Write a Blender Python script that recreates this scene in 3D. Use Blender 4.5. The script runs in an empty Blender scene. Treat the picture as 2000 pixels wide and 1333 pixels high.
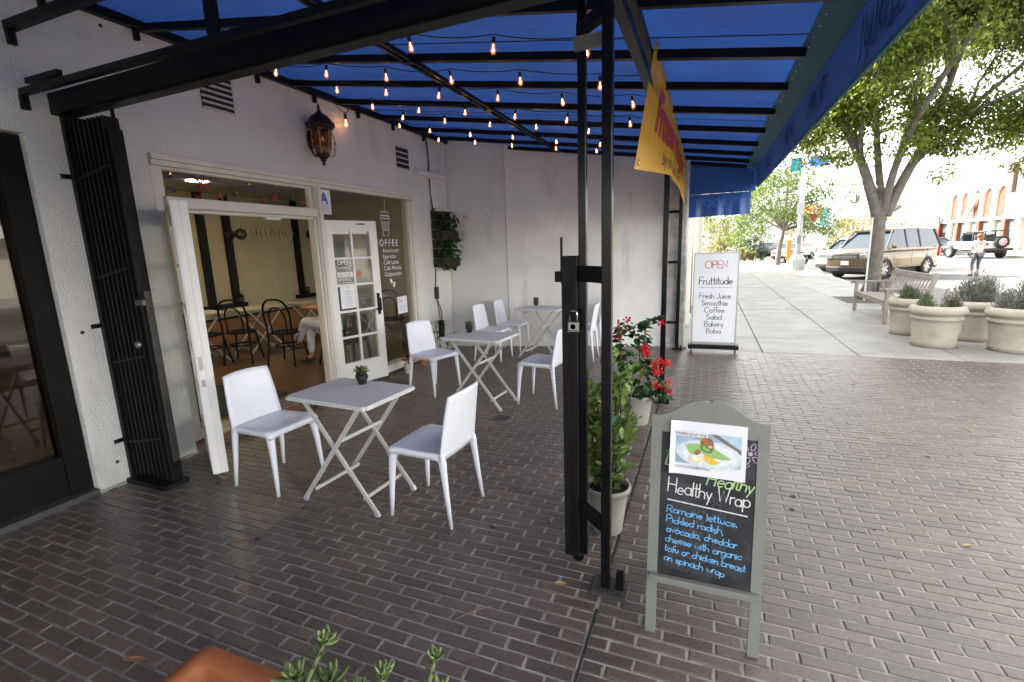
import bpy, bmesh, math, random
from math import sin, cos, pi, radians, atan2, hypot, sqrt
from mathutils import Vector, Matrix, Euler, noise
random.seed(7)
S = bpy.context.scene
COL = S.collection

# ------------------------------------------------------------------ camera
def cam_axes(a, b, c):
    a, b, c = radians(a), radians(b), radians(c)
    f = Vector((sin(a)*cos(b), cos(a)*cos(b), sin(b)))
    r = Vector((cos(a), -sin(a), 0)); u = r.cross(f)
    return r*cos(c)+u*sin(c), u*cos(c)-r*sin(c), f
r_, u_, f_ = cam_axes(-22.09, -10.95, -1.96)
cam = bpy.data.cameras.new('camera'); camo = bpy.data.objects.new('camera', cam); COL.objects.link(camo)
mw = Matrix.Identity(4)
for i in range(3):
    mw[i][0], mw[i][1], mw[i][2] = r_[i], u_[i], -f_[i]
mw[2][3] = 1.62
camo.matrix_world = mw
cam.sensor_width = 36; cam.lens = 36*940/2000; cam.clip_start = .02; cam.clip_end = 2000
S.camera = camo

# ------------------------------------------------------------------ light
SUN_EL, SUN_AZ = radians(36), atan2(-.86, .50)      # azimuth from +Y, sun behind the cafe block
sd = Vector((sin(SUN_AZ)*cos(SUN_EL), cos(SUN_AZ)*cos(SUN_EL), sin(SUN_EL)))
W = bpy.data.worlds.new('World'); S.world = W; W.use_nodes = True
nt = W.node_tree; nt.nodes.clear()
wo = nt.nodes.new('ShaderNodeOutputWorld'); bg = nt.nodes.new('ShaderNodeBackground'); sk = nt.nodes.new('ShaderNodeTexSky')
sk.sky_type = 'NISHITA'; sk.sun_disc = False; sk.sun_elevation = SUN_EL; sk.sun_rotation = SUN_AZ
sk.air_density = 1.0; sk.dust_density = 2.2; sk.ozone_density = 1.0
bg.inputs[1].default_value = .15
hs = nt.nodes.new('ShaderNodeHueSaturation'); hs.inputs['Saturation'].default_value = .05      # thin white haze over the whole sky
nt.links.new(sk.outputs[0], hs.inputs['Color']); nt.links.new(hs.outputs[0], bg.inputs[0]); nt.links.new(bg.outputs[0], wo.inputs[0])
sl = bpy.data.lights.new('sun', 'SUN'); sl.energy = 3.0; sl.angle = radians(.5); sl.color = (1, .93, .82)
so = bpy.data.objects.new('sun', sl); COL.objects.link(so); so.location = (0, 0, 30)
so.rotation_euler = (-sd).to_track_quat('-Z', 'Y').to_euler()
S.view_settings.view_transform = 'Standard'; S.view_settings.look = 'None'
S.view_settings.exposure = 2.85; S.view_settings.gamma = 1
try: S.view_settings.use_curve_mapping = False
except Exception: pass
S.cycles.max_bounces = 8; S.cycles.transparent_max_bounces = 16
S.cycles.use_denoising = True
S.cycles.sample_clamp_indirect = 6

# ------------------------------------------------------------------ materials
MATS = {}
def M(name, col, rough=.6, metal=0, var=.12, scale=6, bump=0, bscale=60, island=0, spec=.5, emit=None, estr=0,
      transl=0, stain=None, stain_scale=2.5, stain_lo=.5, stain_hi=.75, coat=0, alpha=None, bdist=.01, stretch=0):
    if name in MATS: return MATS[name]
    m = bpy.data.materials.new(name); m.use_nodes = True; n = m.node_tree.nodes; L = m.node_tree.links
    b = n['Principled BSDF']; b.inputs['Roughness'].default_value = rough; b.inputs['Metallic'].default_value = metal
    b.inputs['Specular IOR Level'].default_value = spec
    if coat: b.inputs['Coat Weight'].default_value = coat; b.inputs['Coat Roughness'].default_value = .08
    c = col if len(col) == 4 else (*col, 1)
    g = n.new('ShaderNodeNewGeometry')
    out = None
    if var:
        nz = n.new('ShaderNodeTexNoise'); nz.inputs['Scale'].default_value = scale; nz.inputs['Detail'].default_value = 5
        L.new(g.outputs['Position'], nz.inputs['Vector'])
        mp = n.new('ShaderNodeMapRange'); mp.inputs[1].default_value = .3; mp.inputs[2].default_value = .7
        mp.inputs[3].default_value = 1-var; mp.inputs[4].default_value = 1+var
        L.new(nz.outputs[0], mp.inputs[0])
        mx = n.new('ShaderNodeVectorMath'); mx.operation = 'SCALE'; mx.inputs[0].default_value = c[:3]
        L.new(mp.outputs[0], mx.inputs['Scale']); out = mx.outputs[0]
    if island:
        mp = n.new('ShaderNodeMapRange'); mp.inputs[3].default_value = 1-island; mp.inputs[4].default_value = 1+island
        oi = n.new('ShaderNodeObjectInfo'); ad = n.new('ShaderNodeMath'); ad.operation = 'ADD'
        fr = n.new('ShaderNodeMath'); fr.operation = 'FRACT'
        L.new(g.outputs['Random Per Island'], ad.inputs[0]); L.new(oi.outputs['Random'], ad.inputs[1]); L.new(ad.outputs[0], fr.inputs[0])
        L.new(fr.outputs[0], mp.inputs[0])
        mx = n.new('ShaderNodeVectorMath'); mx.operation = 'SCALE'
        if out: L.new(out, mx.inputs[0])
        else: mx.inputs[0].default_value = c[:3]
        L.new(mp.outputs[0], mx.inputs['Scale']); out = mx.outputs[0]
    if stain:
        nz = n.new('ShaderNodeTexNoise'); nz.inputs['Scale'].default_value = stain_scale; nz.inputs['Detail'].default_value = 8
        nz.inputs['Roughness'].default_value = .65
        if stretch:
            vm = n.new('ShaderNodeVectorMath'); vm.operation = 'MULTIPLY'; vm.inputs[1].default_value = (1, 1, stretch); L.new(g.outputs['Position'], vm.inputs[0]); L.new(vm.outputs[0], nz.inputs['Vector'])
        else: L.new(g.outputs['Position'], nz.inputs['Vector'])
        mp = n.new('ShaderNodeMapRange'); mp.inputs[1].default_value = stain_lo; mp.inputs[2].default_value = stain_hi
        L.new(nz.outputs[0], mp.inputs[0])
        mm = n.new('ShaderNodeMix'); mm.data_type = 'RGBA'; L.new(mp.outputs[0], mm.inputs['Factor'])
        if out: L.new(out, mm.inputs['A'])
        else: mm.inputs['A'].default_value = c
        mm.inputs['B'].default_value = (*stain, 1); out = mm.outputs['Result']
    if out: L.new(out, b.inputs['Base Color'])
    else: b.inputs['Base Color'].default_value = c
    if bump:
        nz = n.new('ShaderNodeTexNoise'); nz.inputs['Scale'].default_value = bscale; nz.inputs['Detail'].default_value = 4
        L.new(g.outputs['Position'], nz.inputs['Vector'])
        bp = n.new('ShaderNodeBump'); bp.inputs['Strength'].default_value = bump; bp.inputs['Distance'].default_value = bdist
        L.new(nz.outputs[0], bp.inputs['Height']); L.new(bp.outputs[0], b.inputs['Normal'])
    if emit: b.inputs['Emission Color'].default_value = (*emit, 1); b.inputs['Emission Strength'].default_value = estr
    o = n['Material Output']
    if transl:
        t = n.new('ShaderNodeBsdfTranslucent'); ms = n.new('ShaderNodeMixShader'); ms.inputs[0].default_value = transl
        if out: L.new(out, t.inputs[0])
        else: t.inputs[0].default_value = c
        L.new(b.outputs[0], ms.inputs[1]); L.new(t.outputs[0], ms.inputs[2]); L.new(ms.outputs[0], o.inputs[0])
    MATS[name] = m; return m
def glass(name, tint=(1, 1, 1), ior=1.45, rough=0.02, emit=None, estr=0):
    m = bpy.data.materials.new(name); m.use_nodes = True; n = m.node_tree.nodes; L = m.node_tree.links
    n.remove(n['Principled BSDF']); o = n['Material Output']
    t = n.new('ShaderNodeBsdfTransparent'); t.inputs[0].default_value = (*tint, 1)
    gl = n.new('ShaderNodeBsdfGlossy'); gl.inputs['Roughness'].default_value = rough
    lw_ = n.new('ShaderNodeLayerWeight'); lw_.inputs[0].default_value = .5; pw = n.new('ShaderNodeMath'); pw.operation = 'POWER'; pw.inputs[1].default_value = 4.5
    mr = n.new('ShaderNodeMapRange'); f0 = ((ior-1)/(ior+1))**2; mr.inputs[3].default_value = f0; mr.inputs[4].default_value = 1
    L.new(lw_.outputs['Facing'], pw.inputs[0]); L.new(pw.outputs[0], mr.inputs[0])
    ms = n.new('ShaderNodeMixShader'); L.new(mr.outputs[0], ms.inputs[0]); L.new(t.outputs[0], ms.inputs[1]); L.new(gl.outputs[0], ms.inputs[2])
    last = ms.outputs[0]
    if emit:
        e = n.new('ShaderNodeEmission'); e.inputs[0].default_value = (*emit, 1); e.inputs[1].default_value = estr
        a = n.new('ShaderNodeAddShader'); L.new(last, a.inputs[0]); L.new(e.outputs[0], a.inputs[1]); last = a.outputs[0]
    L.new(last, o.inputs[0]); return m
brickm = M('brick_clay', (.104, .079, .063), .30, spec=1.0, var=.34, scale=75, bump=.5, bscale=220, island=.20, stain=(.062, .050, .042), stain_scale=1.7, stain_lo=.54, stain_hi=.76, bdist=.004)
mortar = M('mortar', (.335, .315, .27), .6, var=.3, scale=14, bump=.4, bscale=200)
concm = M('pale_concrete', (.245, .238, .218), .55, var=.2, scale=1.4, bump=.15, bscale=180, island=.05, stain=(.15, .143, .128), stain_scale=2.3, stain_lo=.52, stain_hi=.75)
concjoint = M('concrete_joint', (.12, .12, .115), .9)
asph = M('asphalt', (.11, .108, .105), .8, var=.15, scale=3, bump=.3, bscale=120)
earth = M('ground_earth', (.16, .14, .11), .95)
paintw = M('road_paint', (.75, .75, .72), .6)
stucco = M('white_stucco', (.77, .75, .705), .85, var=.07, scale=1.6, bump=1.0, bscale=85, stain=(.50, .475, .44), stain_scale=2.2, stain_lo=.56, stain_hi=.82, bdist=.014, stretch=.22)
plastw = M('painted_concrete', (.76, .735, .69), .8, var=.08, scale=2.0, bump=.4, bscale=22, stain=(.47, .44, .40), stain_scale=3.1, stain_lo=.56, stain_hi=.82, stretch=.3)
trimw = M('cream_trim', (.70, .665, .585), .45, var=.05, scale=9, stain=(.5, .46, .39), stain_scale=6, stain_lo=.68, stain_hi=.8)
doorw = M('white_door_paint', (.76, .75, .72), .4, var=.04, scale=7, stain=(.45, .42, .36), stain_scale=11, stain_lo=.70, stain_hi=.8)
blackm = M('black_steel', (.007, .007, .0075), .42, spec=.16, var=.3, scale=20, bump=.1, bscale=90)
blackd = M('dusty_black_steel', (.008, .008, .008), .5, spec=.25, var=.35, scale=12, stain=(.022, .021, .019), stain_scale=9, stain_lo=.6, stain_hi=.8)
glossblack = M('gloss_black_paint', (.007, .007, .008), .2, spec=.22, var=.2, bump=.06, bscale=40)
darkframe = M('bronze_frame', (.010, .009, .008), .5, spec=.1, var=.2, scale=10)
chairw = M('white_plastic', (.77, .79, .84), .38, var=.02, scale=12)
tablem = M('grey_table_top', (.66, .655, .63), .5, var=.05, scale=30, bump=.08, bscale=300)
tlegm = M('table_leg_paint', (.55, .545, .51), .4, var=.05)
ferr = M('clear_ferrule', (.45, .47, .5), .2)
glassm = glass('window_glass', (.88, .90, .87), 1.5)
glassdk = glass('dark_glass', (.35, .35, .32), 1.6)
bluef = M('blue_canvas', (.022, .072, .28), .75, var=.2, scale=1.3, bump=.45, bscale=7, transl=.26, bdist=.03)
bluev = M('blue_canvas_valance', (.018, .065, .24), .7, var=.08, scale=3, bump=.15, bscale=300, transl=.12)
bluet = M('teal_canvas_hem', (.03, .17, .25), .7, var=.1, scale=5)
bluel = M('valance_lettering', (.011, .042, .16), .7, var=0)
bluepale = M('valance_lettering_pale', (.07, .17, .5), .7, var=0)
chrome = M('chrome', (.7, .7, .7), .15, metal=1, var=0)
steel = M('grey_steel', (.35, .34, .32), .35, metal=.9, var=.15)
brass = M('brass', (.45, .27, .09), .35, metal=.85, var=.25, scale=30)
white = M('white_print', (.82, .82, .82), .6, var=0)
paper = M('paper', (.80, .81, .83), .6, var=.02)
blackp = M('black_print', (.02, .02, .022), .6, var=0)
redp = M('red_print', (.55, .03, .04), .6, var=0)
bluep = M('blue_print', (.03, .14, .45), .6, var=0)

# ------------------------------------------------------------------ mesh builder
class B:
    def __init__(s): s.v = []; s.f = []; s.m = []; s.sm = []
    def add(s, vs, fs, mi=0, smooth=False):
        o = len(s.v); s.v += [tuple(v) for v in vs]
        for f in fs: s.f.append([o+i for i in f]); s.m.append(mi); s.sm.append(smooth)
    def box(s, a, b, mi=0, T=None, bev=0):
        x0, y0, z0 = a; x1, y1, z1 = b
        if x0 > x1: x0, x1 = x1, x0
        if y0 > y1: y0, y1 = y1, y0
        if z0 > z1: z0, z1 = z1, z0
        if bev:
            bev = min(bev, (x1-x0)*.45, (y1-y0)*.45, (z1-z0)*.45)
            bm = bmesh.new(); bmesh.ops.create_cube(bm, size=1)
            for v in bm.verts: v.co = Vector(((x0+x1)/2+v.co.x*(x1-x0), (y0+y1)/2+v.co.y*(y1-y0), (z0+z1)/2+v.co.z*(z1-z0)))
            bmesh.ops.bevel(bm, geom=bm.edges[:], offset=bev, segments=1, affect='EDGES')
            s.bm(bm, mi, T); return
        vs = [(x0,y0,z0),(x1,y0,z0),(x1,y1,z0),(x0,y1,z0),(x0,y0,z1),(x1,y0,z1),(x1,y1,z1),(x0,y1,z1)]
        if T: vs = [T @ Vector(v) for v in vs]
        s.add(vs, [(0,3,2,1),(4,5,6,7),(0,1,5,4),(1,2,6,5),(2,3,7,6),(3,0,4,7)], mi)
    def bm(s, bm, mi=0, T=None, smooth=False):
        bm.verts.ensure_lookup_table()
        for i, v in enumerate(bm.verts): v.index = i
        s.add([(T @ v.co if T else v.co) for v in bm.verts], [[v.index for v in f.verts] for f in bm.faces], mi, smooth); bm.free()
    def ring(s, rings, mi=0, cap=True, smooth=True, closed=False):
        n = len(rings[0]); o = len(s.v)
        for r in rings: s.v += [tuple(p) for p in r]
        R = len(rings)
        for i in range(R if closed else R-1):
            a = o+i*n; b = o+((i+1) % R)*n
            for j in range(n):
                s.f.append([a+j, a+(j+1) % n, b+(j+1) % n, b+j]); s.m.append(mi); s.sm.append(smooth)
        if cap and not closed:
            s.f.append([o+j for j in range(n)][::-1]); s.m.append(mi); s.sm.append(False)
            s.f.append([o+(R-1)*n+j for j in range(n)]); s.m.append(mi); s.sm.append(False)
    def tube(s, pts, r, n=8, mi=0, cap=True, smooth=True, up=None, flat=1.0, closed=False):
        P = [Vector(p) for p in pts]; k = len(P); rs = list(r) if isinstance(r, (list, tuple)) else [r]*k
        if len(rs) != k: rs = [rs[min(len(rs)-1, int((len(rs)-1)*i/(k-1)))]+(rs[min(len(rs)-1, int((len(rs)-1)*i/(k-1))+1)]-rs[min(len(rs)-1, int((len(rs)-1)*i/(k-1)))])*((len(rs)-1)*i/(k-1) % 1) for i in range(k)]
        rings = []; prev = None
        for i in range(k):
            if closed: d = P[(i+1) % k]-P[i-1]
            else: d = (P[min(i+1, k-1)]-P[max(i-1, 0)])
            d.normalize()
            if prev is None:
                a = Vector(up) if up else (Vector((0, 0, 1)) if abs(d.z) < .9 else Vector((1, 0, 0)))
            else: a = prev
            a = (a-d*a.dot(d)); a.normalize(); prev = a; c = d.cross(a)
            off = pi/4 if n == 4 else 0
            rings.append([P[i]+(a*cos(off+2*pi*j/n)+c*sin(off+2*pi*j/n)*flat)*rs[i] for j in range(n)])
        s.ring(rings, mi, cap, smooth and n > 4, closed)
    def bar(s, p, q, w, h=None, mi=0, up=(0, 0, 1)):
        h = h or w; p = Vector(p); q = Vector(q); d = (q-p).normalized(); a = Vector(up)
        if abs(a.dot(d)) > .98: a = Vector((1, 0, 0))
        a = (a-d*a.dot(d)).normalized(); c = d.cross(a)
        vs = [e+a*sy*h/2+c*sx*w/2 for e in (p, q) for sx, sy in ((-1,-1),(1,-1),(1,1),(-1,1))]
        s.add(vs, [(0,1,2,3),(7,6,5,4),(0,4,5,1),(1,5,6,2),(2,6,7,3),(3,7,4,0)], mi)
    def lathe(s, prof, n=20, c=(0, 0, 0), mi=0, cap=True, smooth=True, sx=1, sy=1):
        s.ring([[(c[0]+r*cos(2*pi*j/n)*sx, c[1]+r*sin(2*pi*j/n)*sy, c[2]+z) for j in range(n)] for r, z in prof], mi, cap, smooth)
    def prism(s, poly, y0, y1, mi=0, T=None):      # poly in (x,z), extruded in y
        n = len(poly); vs = [(x, y0, z) for x, z in poly]+[(x, y1, z) for x, z in poly]
        if T: vs = [T @ Vector(v) for v in vs]
        s.add(vs, [list(range(n)), list(range(2*n-1, n-1, -1))]+[[(i+1) % n, i, n+i, n+(i+1) % n] for i in range(n)], mi)
    def quad(s, a, b, c, d, mi=0): s.add([a, b, c, d], [(0, 1, 2, 3)], mi)
    def ball(s, c, r, mi=0, sub=2, sc=(1, 1, 1)):
        bm = bmesh.new(); bmesh.ops.create_icosphere(bm, subdivisions=sub, radius=1)
        T = Matrix.Translation(c) @ Matrix.Diagonal((r*sc[0], r*sc[1], r*sc[2], 1)); s.bm(bm, mi, T, True)
    def mesh(s, name, mats):
        me = bpy.data.meshes.new(name); me.from_pydata(s.v, [], s.f)
        for m in (mats if isinstance(mats, (list, tuple)) else [mats]): me.materials.append(m)
        me.polygons.foreach_set('material_index', s.m); me.polygons.foreach_set('use_smooth', s.sm); me.update()
        bm = bmesh.new(); bm.from_mesh(me); bmesh.ops.recalc_face_normals(bm, faces=bm.faces[:]); bm.to_mesh(me); bm.free()
        return me
    def obj(s, name, mats, parent=None, label=None, cat=None, group=None, kind=None, loc=None, rot=None):
        return put(name, s.mesh(name, mats), parent, label, cat, group, kind, loc, rot)
def put(name, me, parent=None, label=None, cat=None, group=None, kind=None, loc=None, rot=None):
    o = bpy.data.objects.new(name, me); COL.objects.link(o)
    if parent is not None: o.parent = parent
    tag(o, label, cat, group, kind)
    if loc is not None: o.location = loc
    if rot is not None: o.rotation_euler = rot
    return o
def tag(o, label=None, cat=None, group=None, kind=None):
    if label: o['label'] = label
    if cat: o['category'] = cat
    if group: o['group'] = group
    if kind: o['kind'] = kind
    return o
def thing(name, label, cat, loc=(0, 0, 0), rz=0, group=None):
    return put(name, None, None, label, cat, group, None, loc, (0, 0, rz))
def copy_tree(o, parent=None):
    c = o.copy(); COL.objects.link(c); c.parent = parent
    for ch in list(o.children): copy_tree(ch, c)
    return c
def dup(o, label, loc, rz, group=None):
    c = copy_tree(o); c['label'] = label; c.location = loc; c.rotation_euler = (0, 0, rz)
    if group: c['group'] = group
    return c
# text: blender's own font turned into flat mesh; stroke lettering for handwriting
def text_mesh(txt, size, mat, align='LEFT', depth=0, spacing=1.0, bold=0):
    cu = bpy.data.curves.new('lettering', 'FONT'); cu.body = txt; cu.size = size; cu.align_x = align; cu.extrude = depth; cu.space_character = spacing
    cu.offset = bold
    cu.resolution_u = 3
    o = bpy.data.objects.new('lettering', cu); COL.objects.link(o)
    dg = bpy.context.evaluated_depsgraph_get(); me = bpy.data.meshes.new_from_object(o.evaluated_get(dg))
    bpy.data.objects.remove(o); bpy.data.curves.remove(cu)
    me.materials.clear(); me.materials.append(mat); return me
def mat_from(o, x, y):      # local x (reading direction) and y (up) on a plane, origin o
    x = Vector(x[:3]).normalized(); y = Vector(y[:3]).normalized(); z = x.cross(y); m = Matrix.Identity(4)
    for i in range(3): m[i][0], m[i][1], m[i][2], m[i][3] = x[i], y[i], z[i], o[i]
    return m
def text(txt, size, mat, T, parent, align='LEFT', spacing=1.0, sx=1.0, name='lettering', bold=0):
    me = text_mesh(txt, size, mat, align, 0, spacing, bold); me.transform(T @ Matrix.Diagonal((sx, 1, 1, 1)))
    return put(name, me, parent)
def arc(cx, cy, rx, ry, a0, a1, n=9): return [(cx+rx*cos(radians(a0+(a1-a0)*i/n)), cy+ry*sin(radians(a0+(a1-a0)*i/n))) for i in range(n+1)]
_c = lambda: arc(.24, .25, .23, .25, 0, 360, 16)
GL = {
 'a': (.56, [_c(), [(.47, .5), (.47, 0)]]), 'b': (.56, [[(0, 1), (0, 0)], _c()]), 'c': (.5, [arc(.25, .25, .24, .25, 45, 315)]),
 'd': (.56, [_c(), [(.47, 1), (.47, 0)]]), 'e': (.54, [[(.02, .27), (.47, .27)]+arc(.245, .25, .23, .25, 5, 310)]),
 'f': (.38, [arc(.3, .82, .16, .18, 60, 180)+[(.14, 0)], [(0, .5), (.3, .5)]]), 'g': (.56, [_c(), [(.47, .5), (.47, -.12)]+arc(.24, -.12, .23, .2, 0, -150)]),
 'h': (.52, [[(0, 1), (0, 0)], arc(.21, .28, .21, .22, 180, 0)+[(.42, 0)]]), 'i': (.16, [[(.03, .5), (.03, 0)], [(.03, .66), (.03, .7)]]),
 'k': (.46, [[(0, 1), (0, 0)], [(.36, .5), (.02, .2)], [(.12, .3), (.38, 0)]]), 'l': (.14, [[(.03, 1), (.03, 0)]]),
 'm': (.8, [[(0, .5), (0, 0)], arc(.17, .3, .17, .2, 180, 0)+[(.34, 0)], arc(.51, .3, .17, .2, 180, 0)+[(.68, 0)]]),
 'n': (.5, [[(0, .5), (0, 0)], arc(.2, .28, .2, .22, 180, 0)+[(.4, 0)]]), 'o': (.56, [_c()]), 'p': (.56, [[(0, .5), (0, -.36)], _c()]),
 'r': (.34, [[(0, .5), (0, 0)], arc(.2, .26, .2, .24, 180, 60)]), 's': (.42, [arc(.18, .375, .16, .125, 40, 250, 7)+arc(.18, .125, .17, .125, 70, -150, 7)]),
 't': (.36, [[(.12, .9), (.12, .1)]+arc(.22, .1, .1, .1, 180, 300, 4), [(0, .58), (.28, .58)]]), 'u': (.52, [[(0, .5), (0, .22)]+arc(.2, .22, .2, .22, 180, 360)+[(.4, .5)], [(.4, .25), (.4, 0)]]),
 'v': (.44, [[(0, .5), (.18, 0), (.36, .5)]]), 'w': (.64, [[(0, .5), (.14, 0), (.28, .4), (.42, 0), (.56, .5)]]), 'y': (.46, [[(0, .5), (.19, .04)], [(.38, .5), (.1, -.36)]]),
 'z': (.42, [[(0, .5), (.34, .5), (0, 0), (.34, 0)]]), 'x': (.42, [[(0, .5), (.34, 0)], [(.34, .5), (0, 0)]]), 'j': (.2, [[(.1, .5), (.1, -.2), (-.05, -.32)]]),
 ' ': (.34, []), ',': (.2, [[(.06, .04), (.0, -.16)]]), '.': (.16, [[(.03, 0), (.03, .04)]]), '/': (.3, []), '-': (.3, [[(0, .3), (.22, .3)]]),
 'H': (.72, [[(0, 1), (0, 0)], [(.58, 1), (.58, 0)], [(0, .52), (.58, .52)]]), 'W': (.9, [[(0, 1), (.2, 0), (.4, .8), (.6, 0), (.8, 1)]]),
 'R': (.66, [[(0, 0), (0, 1)]+[(.25, 1)]+arc(.25, .74, .26, .26, 90, -90)+[(0, .48)], [(.25, .48), (.54, 0)]]),
 'P': (.64, [[(0, 0), (0, 1)]+[(.25, 1)]+arc(.25, .72, .27, .28, 90, -90)+[(0, .44)]]), 'O': (.98, [arc(.43, .5, .43, .5, 0, 360, 22)]),
 'E': (.62, [[(.48, 1), (0, 1), (0, 0), (.48, 0)], [(0, .52), (.4, .52)]]), 'N': (.72, [[(0, 0), (0, 1), (.56, 0), (.56, 1)]]),
 'F': (.56, [[(.48, 1), (0, 1), (0, 0)], [(0, .52), (.4, .52)]]), 'J': (.5, [[(.36, 1), (.36, .2)]+arc(.18, .2, .18, .2, 0, -170)]),
 'S': (.6, [arc(.25, .74, .24, .26, 40, 260)+arc(.25, .25, .26, .25, 80, -150)]), 'C': (.8, [arc(.4, .5, .4, .5, 48, 312, 16)]),
 'B': (.62, [[(0, 0), (0, 1)]+arc(.22, .76, .22, .24, 90, -90)+[(0, .52)], arc(.24, .26, .26, .26, 90, -90)+[(0, 0)]]), 'D': (.7, [[(0, 0), (0, 1)]+arc(.15, .5, .42, .5, 90, -90)+[(0, 0)]]),
 'T': (.6, [[(0, 1), (.52, 1)], [(.26, 1), (.26, 0)]]), 'I': (.3, [[(.1, 1), (.1, 0)], [(0, 1), (.2, 1)]]), 'L': (.5, [[(0, 1), (0, 0), (.42, 0)]]), 'Y': (.6, [[(0, 1), (.26, .5), (.52, 1)], [(.26, .5), (.26, 0)]]), 'A': (.66, [[(0, 0), (.28, 1), (.56, 0)], [(.1, .35), (.46, .35)]]),
}
def stroke_mesh(b, pts, w, mi=0):
    P = [Vector((x, y)) for x, y in pts]; n = len(P); Lf = []; Rt = []
    for i in range(n):
        d = P[min(i+1, n-1)]-P[max(i-1, 0)]
        if d.length < 1e-9: d = Vector((1, 0))
        d.normalize(); q = Vector((-d.y, d.x))*w/2
        e = -d*w*.35 if i == 0 else (d*w*.35 if i == n-1 else Vector((0, 0)))
        Lf.append(P[i]+q+e); Rt.append(P[i]-q+e)
    o = len(b.v)
    for i in range(n): b.v += [(Lf[i].x, Lf[i].y, 0), (Rt[i].x, Rt[i].y, 0)]
    for i in range(n-1): b.f.append([o+2*i, o+2*i+1, o+2*i+3, o+2*i+2]); b.m.append(mi); b.sm.append(False)
def stroke_text(txt, size, w, mat, T, parent, align='L', jit=0, slant=0, track=1.0, name='lettering', sx=1.0, seed=1, width=0):
    if width: sx = width/(size*(sum(GL[c][0] for c in txt)-.1)); track = 1
    rn = random.Random(seed); b = B(); x = 0; tot = sum(GL[c][0]*track*sx for c in txt if c in GL)-.1
    x0 = -tot/2 if align == 'C' else 0
    for c in txt:
        adv, st = GL[c]; dy = rn.uniform(-jit, jit); sc = 1+rn.uniform(-jit, jit)
        for s_ in st: n0 = len(b.v); stroke_mesh(b, [((x0+x+px*sx*sc+slant*py)*size, (py*sc+dy)*size) for px, py in s_], w); b.v[n0:] = [(vx, vy, len(b.f)*1.5e-6) for vx, vy, vz in b.v[n0:]]
        x += adv*track*sx
    b.v = [tuple(T @ Vector(v)) for v in b.v]
    me = bpy.data.meshes.new(name); me.from_pydata(b.v, [], b.f); me.materials.append(mat); me.update()
    return put(name, me, parent)
def path(*ops):             # smooth a polyline
    P = [Vector(p) for p in ops]
    for _ in range(2):
        Q = [P[0]]
        for a, b in zip(P, P[1:]): Q += [a*.75+b*.25, a*.25+b*.75]
        P = Q+[P[-1]]
    return P
def leaf_mesh(name, L, Wd, mat, fold=.25, droop=.15, n=3):
    b = B(); vs = []; fs = []
    for i in range(n+1):
        t = i/n; w = Wd*.5*(sin(pi*min(1, t*.92+.06))**.8); z = -droop*L*t*t
        vs += [(-w, L*t, z+fold*w), (0, L*t, z), (w, L*t, z+fold*w)]
    for i in range(n):
        a = 3*i; fs += [(a, a+1, a+4, a+3), (a+1, a+2, a+5, a+4)]
    b.add(vs, fs, 0, True); return b.mesh(name, mat)
def orient(loc, d, roll=0, s=1.0):
    d = Vector(d).normalized(); up = Vector((0, 0, 1)) if abs(d.z) < .95 else Vector((1, 0, 0))
    x = d.cross(up).normalized(); z = x.cross(d); m = Matrix.Identity(4)
    for i in range(3): m[i][0], m[i][1], m[i][2], m[i][3] = x[i], d[i], z[i], 0
    return Matrix.Translation(loc) @ m @ Matrix.Rotation(roll, 4, 'Y') @ Matrix.Scale(s, 4)
# ------------------------------------------------------------------ ground
b = B(); b.quad((-700, -300, -.32), (700, -300, -.32), (700, 1500, -.32), (-700, 1500, -.32))
b.obj('ground', earth, kind='structure', label='flat bare ground under the whole street')
b = B(); b.quad((4.9, -60, -.15), (19, -60, -.15), (19, 260, -.15), (4.9, 260, -.15))
road = b.obj('road', asph, kind='structure', label='grey asphalt street beyond the kerb')
b = B()
for k in range(9): b.box((13.0, 30+k*3.2-.05, -.149), (17.6, 30+k*3.2+.05, -.146))
for k in range(14): b.box((11.6, -10+k*7, -.149), (11.72, -7+k*7, -.146))
b.obj('lane_marking', paintw, road, kind='stuff')
b = B(); b.box((4.72, -60, -.3), (4.9, 260, .004), bev=.02)
b.obj('kerb', M('kerb_concrete', (.36, .35, .33), .8, var=.15, scale=3), kind='structure', label='pale concrete kerb between pavement and street')
b = B(); b.box((19, -60, -.3), (24, 260, -.02))
b.obj('far_sidewalk', M('far_pavement', (.36, .35, .33), .8), kind='structure', label='pale pavement across the street')
# brick pavement: every brick is a real chamfered piece over a recessed mortar bed
PX_, PY_ = .2007, .0635
b = B(); b.box((-4.3, -6, -.3), (4.72, 7.72, -.0045))
pave = b.obj('brick_pavement', mortar, kind='structure', label='dark brick paving laid in running bond under the canopy')
def brick_geo(b, x0, y0, x1, y1, rn, mi=0, T=None):
    c = .003; z = rn.uniform(-.0012, .0012); t1 = rn.uniform(-.0009, .0009); t2 = rn.uniform(-.0009, .0009)
    zz = [z-t1-t2, z+t1-t2, z+t1+t2, z-t1+t2]
    ch = [rn.choice((.002, .0025, .003, .004, .0065)) for _ in range(4)]; jx = [rn.uniform(-.0012, .0012) for _ in range(8)]
    o = [(x0+jx[0], y0+jx[1]), (x1+jx[2], y0+jx[3]), (x1+jx[4], y1+jx[5]), (x0+jx[6], y1+jx[7])]; i = [(o[k][0]+ch[k]*sx_, o[k][1]+ch[k]*sy_) for k, (sx_, sy_) in enumerate(((1, 1), (-1, 1), (-1, -1), (1, -1)))]
    b.add([(x, y, -.012) for x, y in o]+[(x, y, zz[k]-c) for k, (x, y) in enumerate(o)]+[(x, y, zz[k]) for k, (x, y) in enumerate(i)],
          [(8, 9, 10, 11)]+[(4+k, 4+(k+1) % 4, 8+(k+1) % 4, 8+k) for k in range(4)]+[(k, (k+1) % 4, 4+(k+1) % 4, 4+k) for k in range(4)], mi)
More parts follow.
